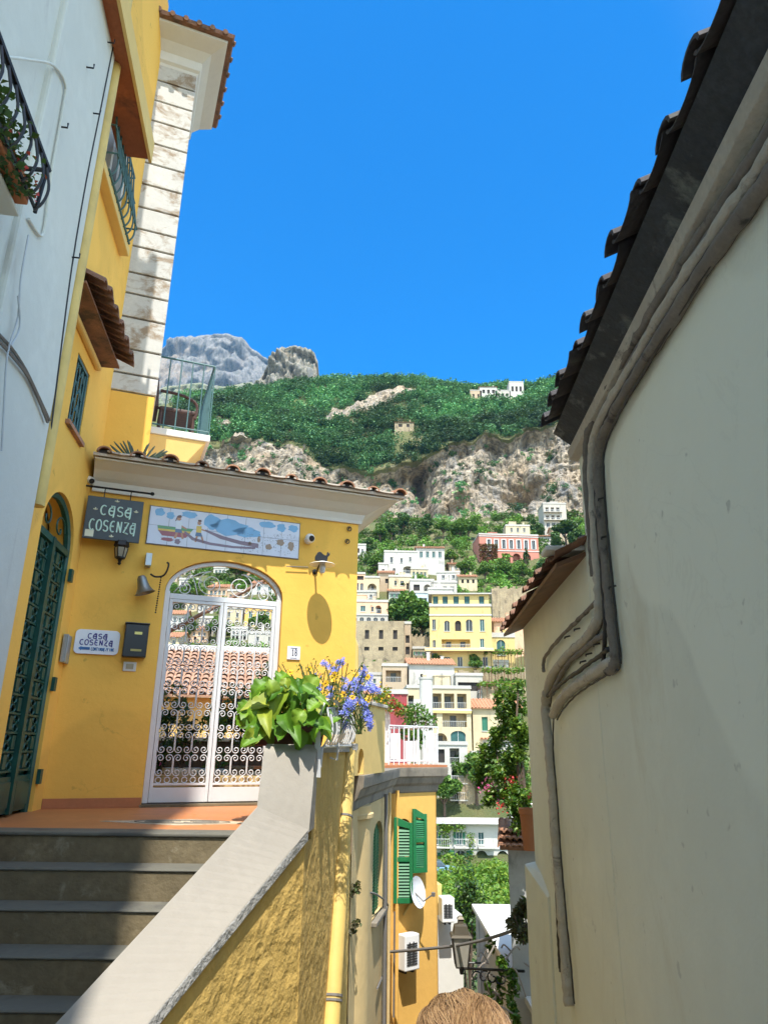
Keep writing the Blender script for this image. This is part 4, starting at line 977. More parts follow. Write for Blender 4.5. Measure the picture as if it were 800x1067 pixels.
spec = [  # base px, tip px, distance of the tip, width
 ((285, 748), (246, 782), 5.35, .17), ((292, 740), (244, 735), 5.45, .18), ((300, 742), (303, 768), 5.3, .15), ((318, 742), (327, 762), 5.3, .17), ((296, 722), (281, 752), 5.4, .15),
 ((288, 728), (283, 706), 5.6, .16), ((308, 735), (302, 702), 5.6, .17), ((315, 728), (340, 726), 5.5, .13), ((276, 740), (280, 764), 5.35, .12), ((262, 738), (252, 757), 5.5, .14), ((320, 752), (352, 762), 5.45, .13), ((304, 735), (322, 712), 5.7, .14), ((283, 735), (262, 712), 5.75, .13), ((270, 742), (276, 722), 5.6, .13), ((330, 745), (346, 738), 5.7, .12), ((255, 745), (248, 765), 5.5, .14), ((290, 712), (300, 726), 5.5, .15), ((312, 715), (318, 740), 5.45, .14), ((275, 715), (262, 735), 5.55, .15), ((334, 750), (345, 772), 5.5, .12), ((306, 752), (312, 776), 5.3, .12), ((268, 752), (262, 776), 5.35, .12), ((325, 722), (332, 746), 5.5, .13), ((292, 700), (294, 722), 5.7, .12), ((320, 708), (308, 722), 5.75, .11), ((296, 752), (290, 774), 5.35, .11)]
cc = at_y(300, 745, 5.8)
for (b, t, Y, wd) in spec:
    bp_ = at_y(*b, Y + .22); tp_ = at_y(*t, Y)
    big_leaf(g, bp_, bp_.lerp(tp_, R5.uniform(.8, 1.0)), wd * R5.uniform(.8, 1.05), V((R5.uniform(-.5, .5), R5.uniform(-.9, -.3), R5.uniform(.3, .9))), R5.uniform(-.1, .35))
for k in range(70):                          # leaves facing the lane all over the mass
    c = at_y(R5.uniform(250, 350), R5.uniform(704, 772), R5.uniform(5.42, 5.9)); an = R5.uniform(-2.6, -.5); d = V((math.cos(an), R5.uniform(-.5, .1), math.sin(an))).normalized() * R5.uniform(.10, .19)
    if (c.x - cc.x) ** 2 / .36 ** 2 + (c.z - cc.z) ** 2 / .30 ** 2 > 1: continue
    big_leaf(g, c - d * .5, c + d * .5, R5.uniform(.08, .135), V((R5.uniform(-.5, .5), R5.uniform(-1, -.3), R5.uniform(.2, .9))), R5.uniform(-.1, .3))
for k in range(80):
    an = R5.uniform(0, 6.28); el = R5.uniform(-.5, 1.1); b = cc + V((R5.uniform(-.24, .24), R5.uniform(-.02, .25), R5.uniform(-.08, .12)))
    d = V((math.cos(an) * math.cos(el), math.sin(an) * math.cos(el), math.sin(el))) * R5.uniform(.08, .20)
    big_leaf(g, b, b + d, R5.uniform(.06, .15), V((R5.uniform(-.4, .4), R5.uniform(-.4, .1), 1)), R5.uniform(.05, .3))
def leaf_surface(m):
    nt = m.node_tree; return m
hl = g.build('leaves', M['leaf_big'], hy, smooth='full'); va = hl.data.attributes.new('vein', 'FLOAT', 'POINT'); va.data.foreach_set('value', VEIN)
g = MB()
for k in range(16):
    b = tl.lerp(tr_, R5.uniform(.1, .9)) + nb_ * .5 + V((0, 0, .12)); g.tube(smooth_pts([b, b + V((R5.uniform(-.06, .06), R5.uniform(-.1, .05), .10)), b + V((R5.uniform(-.14, .14), R5.uniform(-.2, .1), R5.uniform(.1, .28)))], 3), .007, 5)
g.build('stems', M['stem'], hy)
# yellow daisies and blue plumbago
def flower_plant(name, label, px_range, py_range, Yr, nst, petal, petals, size, seed, nclu=1, leaf=None):
    R6 = random.Random(seed); root = at_y(sum(px_range) / 2, 770, sum(Yr) / 2)
    t = thing(name, label, 'plant', root)
    s_, l_, f_ = MB(), [], MB()
    cen = MB()
    for k in range(nst):
        Y = R6.uniform(*Yr); top = at_y(R6.uniform(*px_range), R6.uniform(*py_range), Y); b = at_y(R6.uniform(px_range[0] * .6 + px_range[1] * .4, px_range[1] * .6 + px_range[0] * .4), 765, Y + .05)
        mid = b.lerp(top, .5) + V((R6.uniform(-.05, .05), R6.uniform(-.05, .05), .03))
        sp = smooth_pts([b, mid, top], 4); s_.tube(sp, .004, 4)
        for j in range(9): l_.append(list(sp[R6.randrange(2, len(sp))] + V((R6.uniform(-.04, .04), R6.uniform(-.04, .04), R6.uniform(-.03, .03)))))
        if k % 3 == 2: continue
        for c_ in range(nclu):
            o = top + (V((R6.gauss(0, 1), R6.gauss(0, 1), R6.gauss(0, 1))) * size * .75 if nclu > 1 else V((0, 0, 0)))
            nrm = V((R6.uniform(-.5, .5), -1 + R6.uniform(-.2, .4), R6.uniform(-.1, .9))).normalized(); u = nrm.orthogonal().normalized(); v = nrm.cross(u)
            for q in range(petals):
                a = 2 * math.pi * q / petals + R6.uniform(-.2, .2); d = u * math.cos(a) + v * math.sin(a); e = nrm.cross(d)
                f_.add([o, o + d * size * .6 + e * size * .26 + nrm * size * .1, o + d * size, o + d * size * .6 - e * size * .26 + nrm * size * .1], [(0, 1, 2, 3)])
            if nclu == 1: cen.lathe([(0, -.004), (size * .22, 0), (0, .006)], o + nrm * .004, 6, ax=nrm)
    s_.build('stems', M['stem'], t)
    v_, ff = leaf_arrays(np.array(l_), RNG.uniform(.02, .045, len(l_)), seed, .4, .2); np_mesh('leaves', v_, ff, leaf or M['leaf'], t)
    f_.build('flowers', petal, t)
    if cen.v: cen.build('flower_centres', plain('brown_centre', (.12, .04, .01), .8), t)
    return t
flower_plant('daisy_plant', 'wiry plant with yellow daisy flowers above the white basket railing', (296, 386), (688, 744), (6.1, 6.9), 40, M['petal_yellow'], 8, .036, 21)
flower_plant('plumbago', 'plumbago with pale blue flower clusters behind the basket railing', (318, 384), (686, 726), (6.2, 7.2), 36, M['petal_blue'], 5, .022, 33, 9)
flower_plant('plumbago', 'deep violet blue flower clusters hanging lowest over the end of the basket railing', (358, 390), (714, 756), (6.0, 6.4), 22, M['petal_blue'], 5, .026, 35, 10)
flower_plant('wispy_grass', 'thin green stalks rising left of the blue flowers beside the number tile', (290, 372), (688, 730), (6.2, 7.0), 34, M['leaf_lime'], 3, .012, 39)

# ---- terrace behind the gate
low = thing('terrace_wall', 'low dark brown terrace wall behind the white gate', 'wall', FC @ V((1.4, 2.4, 0)))
MB(FC).box(-1.2, 3.2, 2.6, 2.8, 0, .60).build('wall', stucco('brown_wall', (.10, .07, .05), .2, 2), low); MB(FC).box(-1.2, 3.2, 2.55, 2.85, .601, .65).build('cap', M['white_clean'], low, bevel=.01)
def pot(at, r, h, col, label, name='flower_pot', square=False):
    t = thing(name, label, 'pot', at); Fp = MX.Translation(V(at))
    MB(Fp).lathe([(r * .72, 0), (r * .95, h * .86), (r * 1.06, h * .87), (r * 1.08, h), (r * .92, h), (r * .88, h * .9), (0, h * .9)], n=4 if square else 18).build('body', col, t, smooth=not square)
    MB(Fp).lathe([(r * .9, h * .88), (r * .85, h * .93), (0, h * .94)], n=12).build('soil', M['soil'], t); return t
def bush(name, at, rx, rz, n, ls, mat, label, seed, stem=.3, cat='plant', flower=None, nf=0, aspect=.45, group=None):
    t = thing(name, label, cat, at, group); c = np.array(at) + np.array([0, 0, stem + rz * .7])
    pts = lobes(c, rx, rz, 9, n, seed)
    v_, ff = leaf_arrays(pts, RNG.uniform(ls * .7, ls * 1.3, n), seed, aspect, .4); np_mesh('leaves', v_, ff, mat, t)
    g = MB(); q = random.Random(seed)
    for k in range(7):
        e = V((q.uniform(-rx, rx) * .6, q.uniform(-rx, rx) * .6, stem + rz * q.uniform(.5, 1.3))); g.tube(smooth_pts([V(at), V(at) + e * .5 + V((0, 0, .1 * rz)), V(at) + e], 3), max(.004, rx * .03), 5)
    g.build('stems', M['bark'], t)
    if flower:
        sel = pts[np.random.default_rng(seed).integers(0, n, nf)]; v_, ff = leaf_arrays(sel + RNG.normal(0, ls * .5, (nf, 3)), ls * .8, seed + 1, .9, .3); np_mesh('flowers', v_, ff, flower, t)
    return t
TW = FC
for (x, y, r, h, mat, lab, br, bz, bm, bl, sd, fl, nf) in (
  (1.00, 1.75, .17, .24, 'terracotta', 'small terracotta pot behind the left gate leaf', .26, .30, 'leaf_dark', 'dark leafy plant in the terracotta pot behind the left gate leaf', 51, 'petal_pink', 5),
  (1.34, 1.55, .20, .30, 'white_clean', 'white pot in the middle behind the left gate leaf', .30, .32, 'leaf_dark', 'round bushy plant in the white pot behind the left gate leaf', 52, None, 0),
  (1.72, 1.85, .17, .28, 'white_plastic', 'white pot behind the centre bar of the gate', .22, .45, 'leaf', 'fresh green plant in the pot behind the centre bar of the gate', 53, None, 0),
  (2.02, 1.6, .16, .32, 'coping', 'tall pale square pot behind the right gate leaf', .20, .50, 'leaf_dark', 'thin dark plant in the tall square pot behind the right gate leaf', 54, None, 0)):
    p_ = FC @ V((x, y, 0)); pot(p_, r, h, M[mat], lab, square='square' in lab)
    bush('potted_plant', p_ + V((0, 0, h * .94)), br, bz, 420, .07, M[bm], bl, sd, .05, flower=M[fl] if fl else None, nf=nf)
for (x, br, bz, bm, lab, sd) in ((.75, .32, .50, 'leaf', 'green shrub on the left end of the low terrace wall', 61), (1.25, .36, .36, 'leaf_dark', 'dark shrub on the terrace wall behind the left gate leaf', 62), (1.95, .42, .40, 'leaf_dark', 'dark shrub on the terrace wall behind the right gate leaf', 63), (2.5, .34, .75, 'leaf_dark', 'tall thin dark climber at the right end of the terrace wall', 64)):
    bush('terrace_shrub', FC @ V((x, 2.7, .65)), br, bz, 650, .08, M[bm], lab, sd, .05)
# house below with the orange tiled roof seen through the gate
oh = thing('tiled_house', 'pale yellow house with orange tiled roof and white ridge behind the gate', 'house', (-3.6, 15, -3))
Fo = frame((-3.4, 13.2, 0), 78)
ze, zr = .86, 2.05
MB(Fo).box(-3.2, 2.6, .25, 5, -5, ze - .03).build('wall', M['paleyellow'], oh)
def tile_slope(mbx, x0, x1, y0, z0, y1, z1, pitch=.22, rows=9, r=.085, seed=0):
    q = random.Random(seed); n = max(1, int((x1 - x0) / pitch)); dy, dz = (y1 - y0) / rows, (z1 - z0) / rows
    mbx.add([(x0, y0, z0), (x1, y0, z0), (x1, y1, z1), (x0, y1, z1), (x0, y0, z0 - .04), (x1, y0, z0 - .04), (x1, y1, z1 - .04), (x0, y1, z1 - .04)], [(0, 1, 2, 3), (7, 6, 5, 4), (0, 4, 5, 1), (1, 5, 6, 2), (2, 6, 7, 3), (3, 7, 4, 0)])
    for i in range(n):
        x = x0 + (x1 - x0) * (i + .5) / n
        for j in range(rows):
            jx = q.uniform(-.008, .008); ya, za = y0 + dy * j - .02, z0 + dz * j + .02; yb_, zb_ = y0 + dy * (j + 1.12), z0 + dz * (j + 1.12) - .005
            arc_ = lambda y, z, rr: [(x + jx + rr * math.cos(math.pi * k / 5), y, z + rr * .75 * math.sin(math.pi * k / 5)) for k in range(6)]
            mbx.add(arc_(ya, za, r) + arc_(yb_, zb_, r * .86), [(k, k + 1, k + 7, k + 6) for k in range(5)])
g = MB(Fo); tile_slope(g, -3.4, 2.8, 0, ze, 3.2, zr, .17, 11, .07); g.build('roof', stucco('orange_tiles', (.40, .23, .145), .28, 5, bump=.4, stain=(.52, .38, .28), stain_amt=.42, stain_scale=5, stretch=1), oh)
MB(Fo).box(-3.4, 2.8, 3.15, 3.5, zr - .1, zr + .12).build('ridge', M['white_clean'], oh, bevel=.03)
for k in range(4): MB(Fo).box(-2.6 + k * 1.45, -2.0 + k * 1.45, .24, .3, -1.4, -.2).build('window', M['glass'], oh)
tag(MB().tube([at_y(150, 672, 11.5), at_y(300, 592, 12.5)], .035, 8).build('pergola_pole', M['wood']), 'slanting brown wooden pole seen through the top of the gate', 'pole')

# ================================================================== HOUSE WITH GREEN SHUTTERS
sh_ = thing('shutter_house', 'yellow house with grey cornice and open green shutters beyond the drainpipe', 'house', (0, 10, -5))
g0 = at_y(366, 900, 8.15); g1 = at_y(407, 900, 11.2)
Fs = frame((g0.x, g0.y, 0), math.degrees(math.atan2(g1.x - g0.x, g1.y - g0.y)))
ls = (V((g1.x, g1.y, 0)) - V((g0.x, g0.y, 0))).length
ctop = at_y(455, 800, 11.4).z; cbot = at_y(455, 827, 11.4).z
wq = [loc(Fs, *p) for p in ((387.5, 955), (398, 950), (393, 856))]
mb = MB(Fs); win_o = (wq[0].x, wq[1].x, (wq[0].z + wq[1].z) / 2, wq[2].z, .22)
mb.wall(0, ls, -6, ctop - .02, [win_o], .3, back=False); mb.box(-.3, ls, .31, 3.2, -6, ctop - .03)
mb.build('lane_wall', M['tan'], sh_)
a, b, c_, d_ = win_o[:4]
g = MB(Fs); npt = 12
oc = [(a, c_)] + [(b, c_)] + [((a + b) / 2 + (b - a) / 2 * math.cos(math.pi * k / npt), d_ - .22 + .22 * math.sin(math.pi * k / npt)) for k in range(npt + 1)]
g.prism(oc, .06, .09); 
for k in range(26):
    z = c_ + .03 + (d_ - .15 - c_) * k / 26; g.box(a + .05, b - .05, .045, .075, z, z + .022)
g.box((a + b) / 2 - .015, (a + b) / 2 + .015, .035, .08, c_, d_ - .02)
g.build('closed_shutter', M['green_shutter'], sh_)
MB(Fs).box(a - .06, b + .06, -.07, .02, c_ - .05, c_).build('sill', M['cornice_grey'], sh_, bevel=.008)
# rounded bay with ring moulding at the near end
bq0, bq1 = loc(Fs, 369, 850).x, loc(Fs, 386, 850).x
# front face towards the camera
fq1 = at_y(455, 900, 11.75)
Ff = frame((g1.x, g1.y, 0), math.degrees(math.atan2(fq1.x - g1.x, fq1.y - g1.y)))
fw_ = (V((fq1.x, fq1.y, 0)) - V((g1.x, g1.y, 0))).length
wl0, wl1 = loc(Ff, 415, 900).x, loc(Ff, 428, 900).x
wz0_, wz1_ = loc(Ff, 432, 940).z, loc(Ff, 436, 852).z
MB(Ff).wall(0, fw_, -6, ctop - .02, [(wl0 - .06, wl1, wz0_, wz1_, .12)], .25, back=False).box(0.02, fw_, .26, 4.5, -6, ctop - .03).box(fw_ - .02, fw_ , 0, .27, -6, ctop - .03).build('front_wall', M['orange'], sh_)
MB(Ff).box(wl0 - .05, wl1, .14, .16, wz0_, wz1_).build('window', M['glass'], sh_)
def shutter_leaf(hinge, ang, wdt, z0, z1, nm='shutter'):
    Fh = Ff @ MX.Translation((hinge, -.02, 0)) @ MX.Rotation(rad(ang), 4, 'Z')
    top = lambda x: z1 - .10 * (x / wdt) ** 2 if wdt > 0 else z1
    s_ = MB(Fh); T = .04
    s_.box(0, .05, -T, 0, z0, z1 - .005).box(wdt - .05, wdt, -T, 0, z0, z1 - .08); s_.box(.05, wdt - .05, -T, 0, z0, z0 + .07); s_.box(.05, wdt - .05, -T, 0, (z0 + z1) / 2 - .03, (z0 + z1) / 2 + .03)
    s_.prism([(.05, z1 - .12), (wdt - .05, z1 - .16), (wdt - .05, z1 - .082), (.05, z1 - .007)], -T, 0)
    o = s_.build(nm, M['green_shutter'], sh_, bevel=.003)
    n = 22; sl_ = MB(Fh)
    for k in range(n):
        z = z0 + .08 + (z1 - .2 - z0 - .08) * k / (n - 1)
        if abs(z + .02 - (z0 + z1) / 2) < .055: continue
        sl_.hexa([(.05, -.036, z), (wdt - .05, -.036, z), (wdt - .05, -.028, z + .006), (.05, -.028, z + .006), (.05, -.012, z + .040), (wdt - .05, -.012, z + .040), (wdt - .05, -.004, z + .046), (.05, -.004, z + .046)])
    sl_.build('slats', M['green_shutter'], o)
# left leaf swings out into the lane, right leaf lies nearly flat on the wall
sx0 = loc(Ff, 409, 900).x; swd = loc(Ff, 432, 900, .22).x - sx0
shutter_leaf(sx0, -33, swd / math.cos(rad(33)), loc(Ff, 420, 941, .1).z, loc(Ff, 420, 851, .1).z)
shutter_leaf(wl1 + .005, -12, (loc(Ff, 443, 900, .05).x - wl1), loc(Ff, 436, 909, .03).z, loc(Ff, 436, 842, .03).z)
# cornice round both faces
pf = [(.0, 0), (.02, .02), (.03, .10), (.07, .14), (.10, .22), (.13, .24), (.14, ctop - cbot - .03), (.14, ctop - cbot)]
def mould(mbx, fr, x0, x1, z0, k0=0, k1=0):
    rings = []
    mbx.fr = fr
    for o, z in pf: rings.append([(x0 - o * k0, -o, z0 + z), (x1 + o * k1, -o, z0 + z), (x1 + o * k1, .3, z0 + z), (x0 - o * k0, .3, z0 + z)])
    mbx.sweep(rings)
g = MB(); mould(g, Fs, -.1, ls + .02, cbot); mould(g, Ff, -.05, fw_, cbot + .003, 0, 1); g.build('cornice', M['cornice_grey'], sh_, bevel=.004)
MB(Ff).box(-2.5, fw_ + .13, -.13, 4.6, ctop + .001, ctop + .035).build('terrace_floor', M['terracotta'], sh_)
# half round pilaster with ring
bx = (bq0 + bq1) / 2; br_ = (bq1 - bq0) / 2
MB(Fs).lathe([(br_, -6), (br_, cbot - .12), (br_ + .03, cbot - .11), (br_ + .03, cbot - .07), (br_, cbot - .06), (br_, cbot + .02)], (bx, br_ - .09, 0), 48).build('round_bay', M['tan'], sh_, smooth=True)
# pipes at the inner corner
for k, (px, rr, mt) in enumerate(((402, .024, 'cable'), (406, .020, 'tan'), (411, .026, 'orange'))):
    c = loc(Fs, px, 930, .06) if px < 407 else None
    p0 = Fs @ V((c.x, -.05, 0)) if c else Ff @ V((.07, -.06, 0))
    MB().tube([(p0.x, p0.y, -6), (p0.x, p0.y, cbot + .05)], rr, 8).build('downpipe', M[mt], sh_, smooth=True)
# satellite dish
sdp = loc(Ff, 432, 930, .14); 
sdt = thing('satellite_dish', 'white satellite dish on the yellow wall just below the green shutters', 'dish', Ff @ V((sdp.x, 0, sdp.z)))
dc = Ff @ sdp
MB(MX.Translation(dc)).lathe([(.0, .0), (.09, .008), (.16, .03), (.205, .055), (.207, .059), (.16, .037), (.10, .016), (.0, .008)], n=28, ax=(.80, -.48, .22)).build('reflector', plain('dish_white', (.72, .74, .76), .4, 0, .03), sdt, smooth=True)
MB().tube([dc, dc + V((.12, -.06, -.10)), dc + V((.26, -.1, .0))], .012, 6).lathe([(.025, -.03), (.03, .02), (0, .03)], dc + V((.26, -.1, .0)), 10).build('feed_arm', M['cable'], sdt)
MB().tube([dc + V((-.01, .01, -.02)), dc + V((-.05, .1, -.14)), Ff @ V((sdp.x - .1, 0, sdp.z - .3))], .02, 6).build('wall_mount', M['pipe_yellow'], sdt)
# air conditioner
def aircon(fr, x0, x1, z0, z1, dep, label):
    t = thing('air_conditioner', label, 'air conditioner', fr @ V(((x0 + x1) / 2, -dep, z0)))
    MB(fr).box(x0, x1, -dep - .06, -.06, z0, z1).build('casing', M['white_plastic'], t, bevel=.015)
    g = MB(fr); n = 9; y = -dep - .062
    for i in range(n): g.box(x0 + .03, x0 + (x1 - x0) * .82, y - .006, y, z0 + .07 + (z1 - z0 - .16) * i / n, z0 + .07 + (z1 - z0 - .16) * (i + .45) / n)
    for i in range(1, 3): g.box(x0 + (x1 - x0) * .27 * i, x0 + (x1 - x0) * .27 * i + .02, y - .004, y, z0 + .07, z1 - .09)
    g.build('grille', M['cable_dark'], t)
    MB(fr).box(x0 + .05, x0 + .08, -dep, -.0, z0 - .04, z0 - .003).box(x1 - .08, x1 - .05, -dep, 0, z0 - .04, z0 - .003).build('bracket', M['black_iron'], t)
q0, q1 = loc(Ff, 421, 1013, .2), loc(Ff, 436, 972, .2)
aircon(Ff, q0.x, q1.x, q0.z, q1.z, .16, 'white air conditioner on the orange wall below the satellite dish')
# terrace on top: yellow garden wall with niche, white posts, railing, curtains
gw = thing('garden_wall', 'yellow garden wall with a small arched niche on the terrace edge', 'wall', (g0.x, 8.4, ctop))
Fg = frame((g0.x + .02, g0.y - .28, 0), 14)
gw1 = loc(Fg, 401, 770).x; gzt = loc(Fg, 372, 728).z; gzt2 = loc(Fg, 400, 738).z
na, nb2 = loc(Fg, 373, 797).x, loc(Fg, 379, 797).x
MB(Fg).wall(0, gw1, ctop + .0, gzt2, [(na, nb2, ctop + .012, loc(Fg, 376, 780).z, (nb2 - na) / 2)], .14, back=False).box(0, gw1, .15, .34, ctop, gzt2 - .003).build('wall', M['paleyellow'], gw)
MB(Fg).box(-.03, gw1 + .03, -.03, .37, gzt2, gzt2 + .04).build('cap', M['tile_pale'], gw, bevel=.008)
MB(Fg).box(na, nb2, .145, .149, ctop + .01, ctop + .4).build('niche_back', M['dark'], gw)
bt_ = thing('buttress', 'sunlit pale yellow wall stub with sloping top beside the guesthouse corner', 'wall', cwx + V((.1, .3, 0)))
bq = [at_y(x, y, 8.0) for x, y in ((366, 790), (373, 790), (373, 672), (366, 650))]
MB().hexa([bq[0], bq[1], bq[1] + V((0, .3, 0)), bq[0] + V((0, .3, 0)), bq[3], bq[2], bq[2] + V((0, .3, 0)), bq[3] + V((0, .3, 0))]).build('stub', M['paleyellow'], bt_, bevel=.01)
for (px, Y, lab) in ((384, 10.6, 'white plastered terrace post nearest the yellow garden wall'), (394, 11.6, 'white terrace post with a clay pot on top, second from the garden wall'), (402, 12.4, 'slim white terrace post beside the white railing')):
    c = at_y(px, 800, Y); t = thing('terrace_post', lab, 'post', (c.x, Y, ctop + .035)); hh = at_y(px, 738, Y).z
    MB().box(c.x - .065, c.x + .065, Y, Y + .16, ctop + .036, hh).build('shaft', M['white_clean'], t, bevel=.01); MB().box(c.x - .085, c.x + .085, Y - .02, Y + .18, hh + .001, hh + .05).build('cap', M['white_clean'], t, bevel=.008)
ra_ = thing('terrace_railing', 'white iron railing on the terrace edge above the grey cornice', 'railing', (.6, 11.6, ctop + .04))
rx0, rx1 = loc(Ff, 404, 790).x, loc(Ff, 455, 790).x; rzt = loc(Ff, 430, 757).z
MB(Ff).tube([(rx0, -.02, rzt), (rx1, -.02, rzt), (rx1, 1.5, rzt)], .014, 6).tube([(rx0, -.02, ctop + .09), (rx1, -.02, ctop + .09), (rx1, 1.5, ctop + .09)], .010, 6).build('rail', M['white_iron'], ra_)
for k in range(11): MB(Ff).tube([(rx0 + (rx1 - rx0) * k / 10, -.02, ctop + .04), (rx0 + (rx1 - rx0) * k / 10, -.02, rzt)], .010, 5).build('bar', M['white_iron'], ra_)
for k in range(1, 7): MB(Ff).tube([(rx1, -.02 + .24 * k, ctop + .04), (rx1, -.02 + .24 * k, rzt)], .010, 5).build('bar', M['white_iron'], ra_)
for (pa, pb, Y, lab) in ((422, 435, 13.0, 'white sheet hanging left behind the white terrace railing'), (441, 455, 12.6, 'white sheet draped at the right end of the terrace railing'), (407, 417, 13.4, 'white cloth hanging beside the slim terrace post')):
    g = MB(); n = 16; top = [at_y(pa + (pb - pa) * (.3 + .7 * k / n if pa == 441 else k / n), 764 if pa != 422 else 772, Y) + V((0, .05 * math.sin(k * 1.7), 0)) for k in range(n + 1)]
    bot_ = [V((at_y(pa + (pb - pa) * k / n, 797, Y).x, Y + .07 * math.sin(k * 1.5), ctop + .05)) for k in range(n + 1)]
    g.add(top + bot_ + [p + V((0, .012, 0)) for p in top + bot_], [(k, k + 1, n + 2 + k, n + 1 + k) for k in range(n)] + [(k + 2 * (n + 1), n + 1 + k + 2 * (n + 1), n + 2 + k + 2 * (n + 1), k + 1 + 2 * (n + 1)) for k in range(n)])
    tag(g.build('hanging_sheet', plain('white_linen', (.80, .80, .80), .9, 0, .02), smooth='full'), lab, 'sheet')
for (px, py, Y, lab, sd, fl) in ((398, 733, 11.4, 'reddish yellow flowering plant above the garden wall', 71, 'petal_yellow'), (414, 742, 12.3, 'red and orange flowering plant on the slim terrace post', 72, 'petal_red')):
    c = at_y(px, py + 6, Y); bush('flowering_plant', c, .20, .20, 300, .06, M['leaf_lime'], lab, sd, .02, flower=M[fl], nf=70)
bush('terrace_plant', at_y(432, 797, 13.6), .42, .50, 900, .09, M['leaf'], 'dense green plant standing behind the white terrace railing', 74, .35)
# cable across the lane with wiring on the shutter house
cb = [at_y(404, 992, 10.9), at_y(430, 990, 10.5), at_y(470, 986, 10), at_y(505, 979, 9.4), at_y(536, 969, 8.9)]
tag(MB().tube(smooth_pts(cb, 5), .018, 7).build('overhead_cable', M['cable'], smooth=True), 'thick grey cable sagging across the lane below the air conditioner', 'cable')
for pts in ([(362, 936, 8.3), (385, 930, 9.4), (398, 936, 10.2), (406, 945, 10.8)], [(404, 992, 10.9), (402, 1010, 10.8), (398, 1018, 10.4), (393, 1030, 9.8)], [(411, 950, 10.9), (410, 1060, 10.9)]):
    tag(MB().tube(smooth_pts([at_y(*p) for p in pts], 4), .012, 5).build('wall_cable', M['cable'], smooth=True), {362: 'pale cable running along the tan lane wall under the arched shutter', 404: 'loose dark cable hanging at the inner corner of the shutter house', 411: 'cable running straight down the corner beside the air conditioner'}[pts[0][0]], 'cable')
for (px, py, Y, lab, sd) in ((366, 928, 8.2, 'scraggly twig plant growing from the lane wall beside the drainpipe', 81), (366, 966, 8.2, 'dry leafy sprig low on the lane wall beside the drainpipe', 82)):
    bush('wall_weed', at_y(px, py + 8, Y), .13, .10, 70, .07, M['leaf_dry'], lab, sd, .0)

# ================================================================== RIGHT HAND HOUSE
Rw = at_y(548, 860, 8.0)
FR = frame((Rw.x, Rw.y, 0), 183)             # X runs towards the camera, wall faces the lane
rh = thing('right_house', 'grey plastered house on the right with dark old tiled eaves and plastered pipes', 'house', (Rw.x + .5, 4, -3))
xm = loc(FR, 606, 520).x                    # where the tall part ends
zE = 2.06                                   # eave height
hz_ = (loc(FR, 610, 590).z + loc(FR, 547, 662).z) / 2
mb = MB(FR)
mb.box(xm, 16, 0, 4, -6, zE + .25)
mb.build('wall', M['grey_wall'], rh, bevel=.015)
xe_ = loc(FR, 547, 700).x
MB(FR).box(xe_, xm - .001, .0, 4, -6, hz_ + .22).build('low_wing', M['grey_wall'], rh, bevel=.012)
# lower wall projects slightly, with a sloping shoulder
sh0 = loc(FR, 548, 886); 
g = MB(FR); g.hexa([(xe_ - .03, -.10, -6), (xe_ + .75, -.02, -6), (xe_ + .75, .1, -6), (xe_ - .03, .1, -6), (xe_ - .03, -.10, sh0.z - .05), (xe_ + .75, -.02, sh0.z - .2), (xe_ + .75, .1, sh0.z - .1), (xe_ - .03, .1, sh0.z)])
g.build('lower_wall', M['grey_wall'], rh, bevel=.01)
# long conduit runs under the eave, then down
def wl(px, py, o=.02): return loc(FR, px, py, o)
g = MB(FR)
def half_tube(mbx, pts, r, n=6): mbx.tube(pts, r, n)
rows = (1.93, 1.80, 1.71)
c1 = [(16, -.03, 1.70), (6.9, -.03, 1.74), (5.0, -.03, 1.82), (3.7, -.035, wl(618, 462).z)]
def run(pts, r, nm, mt, par, jit=.006, seed=1):
    q = random.Random(seed); sp = smooth_pts(pts, 9); sp = [p + V((q.uniform(-1, 1) * jit, q.uniform(-.5, .5) * jit, q.uniform(-1, 1) * jit)) for p in sp]
    return MB(FR).tube(sp, [r * q.uniform(.88, 1.14) for _ in sp], 9).build(nm, M[mt], par, smooth='full')
P2 = lambda px, py, o=.03: loc(FR, px, py, o)
A_ = [P2(830, 150), P2(800, 186), P2(730, 285), P2(672, 376), P2(640, 430), P2(624, 470)]
run(A_ + [P2(625, 520), P2(631, 590), P2(637, 650), P2(641, 690), P2(633, 699)], .030, 'conduit', 'conduit_dark', rh, .004, 3)
run([P2(830, 118), P2(790, 180), P2(720, 280), P2(664, 372), P2(628, 436), P2(617, 476), P2(620, 560), P2(624, 620), P2(622, 648), P2(608, 668), P2(590, 684), P2(574, 706), P2(568, 730)], .032, 'conduit', 'conduit', rh, .004, 4)
run([P2(830, 92), P2(780, 172), P2(710, 276), P2(655, 368), P2(618, 436), P2(611, 480), P2(616, 560), P2(619, 600)], .028, 'conduit', 'conduit_dark', rh, .005, 5)
run([P2(830, 130), P2(795, 184), P2(725, 282), P2(668, 374), P2(633, 433), P2(621, 473), P2(622, 540), P2(627, 600), P2(630, 650), P2(628, 690)], .013, 'cable', 'cable_dark', rh, .004, 21)
run([P2(830, 104), P2(786, 176), P2(715, 278), P2(660, 370), P2(623, 436), P2(614, 478), P2(618, 560)], .012, 'cable', 'cable', rh, .004, 22)
run([P2(830, 158), P2(800, 192), P2(730, 291), P2(674, 382), P2(643, 435), P2(629, 472), P2(630, 520), P2(636, 590), P2(642, 650), P2(646, 692)], .007, 'cable', 'cable_dark', rh, .003, 31)
run([P2(830, 122), P2(790, 186), P2(722, 287), P2(667, 378), P2(632, 440), P2(621, 478), P2(624, 560), P2(628, 622), P2(626, 652), P2(611, 673), P2(593, 690), P2(578, 710), P2(573, 736)], .006, 'cable', 'cable_dark', rh, .003, 32)
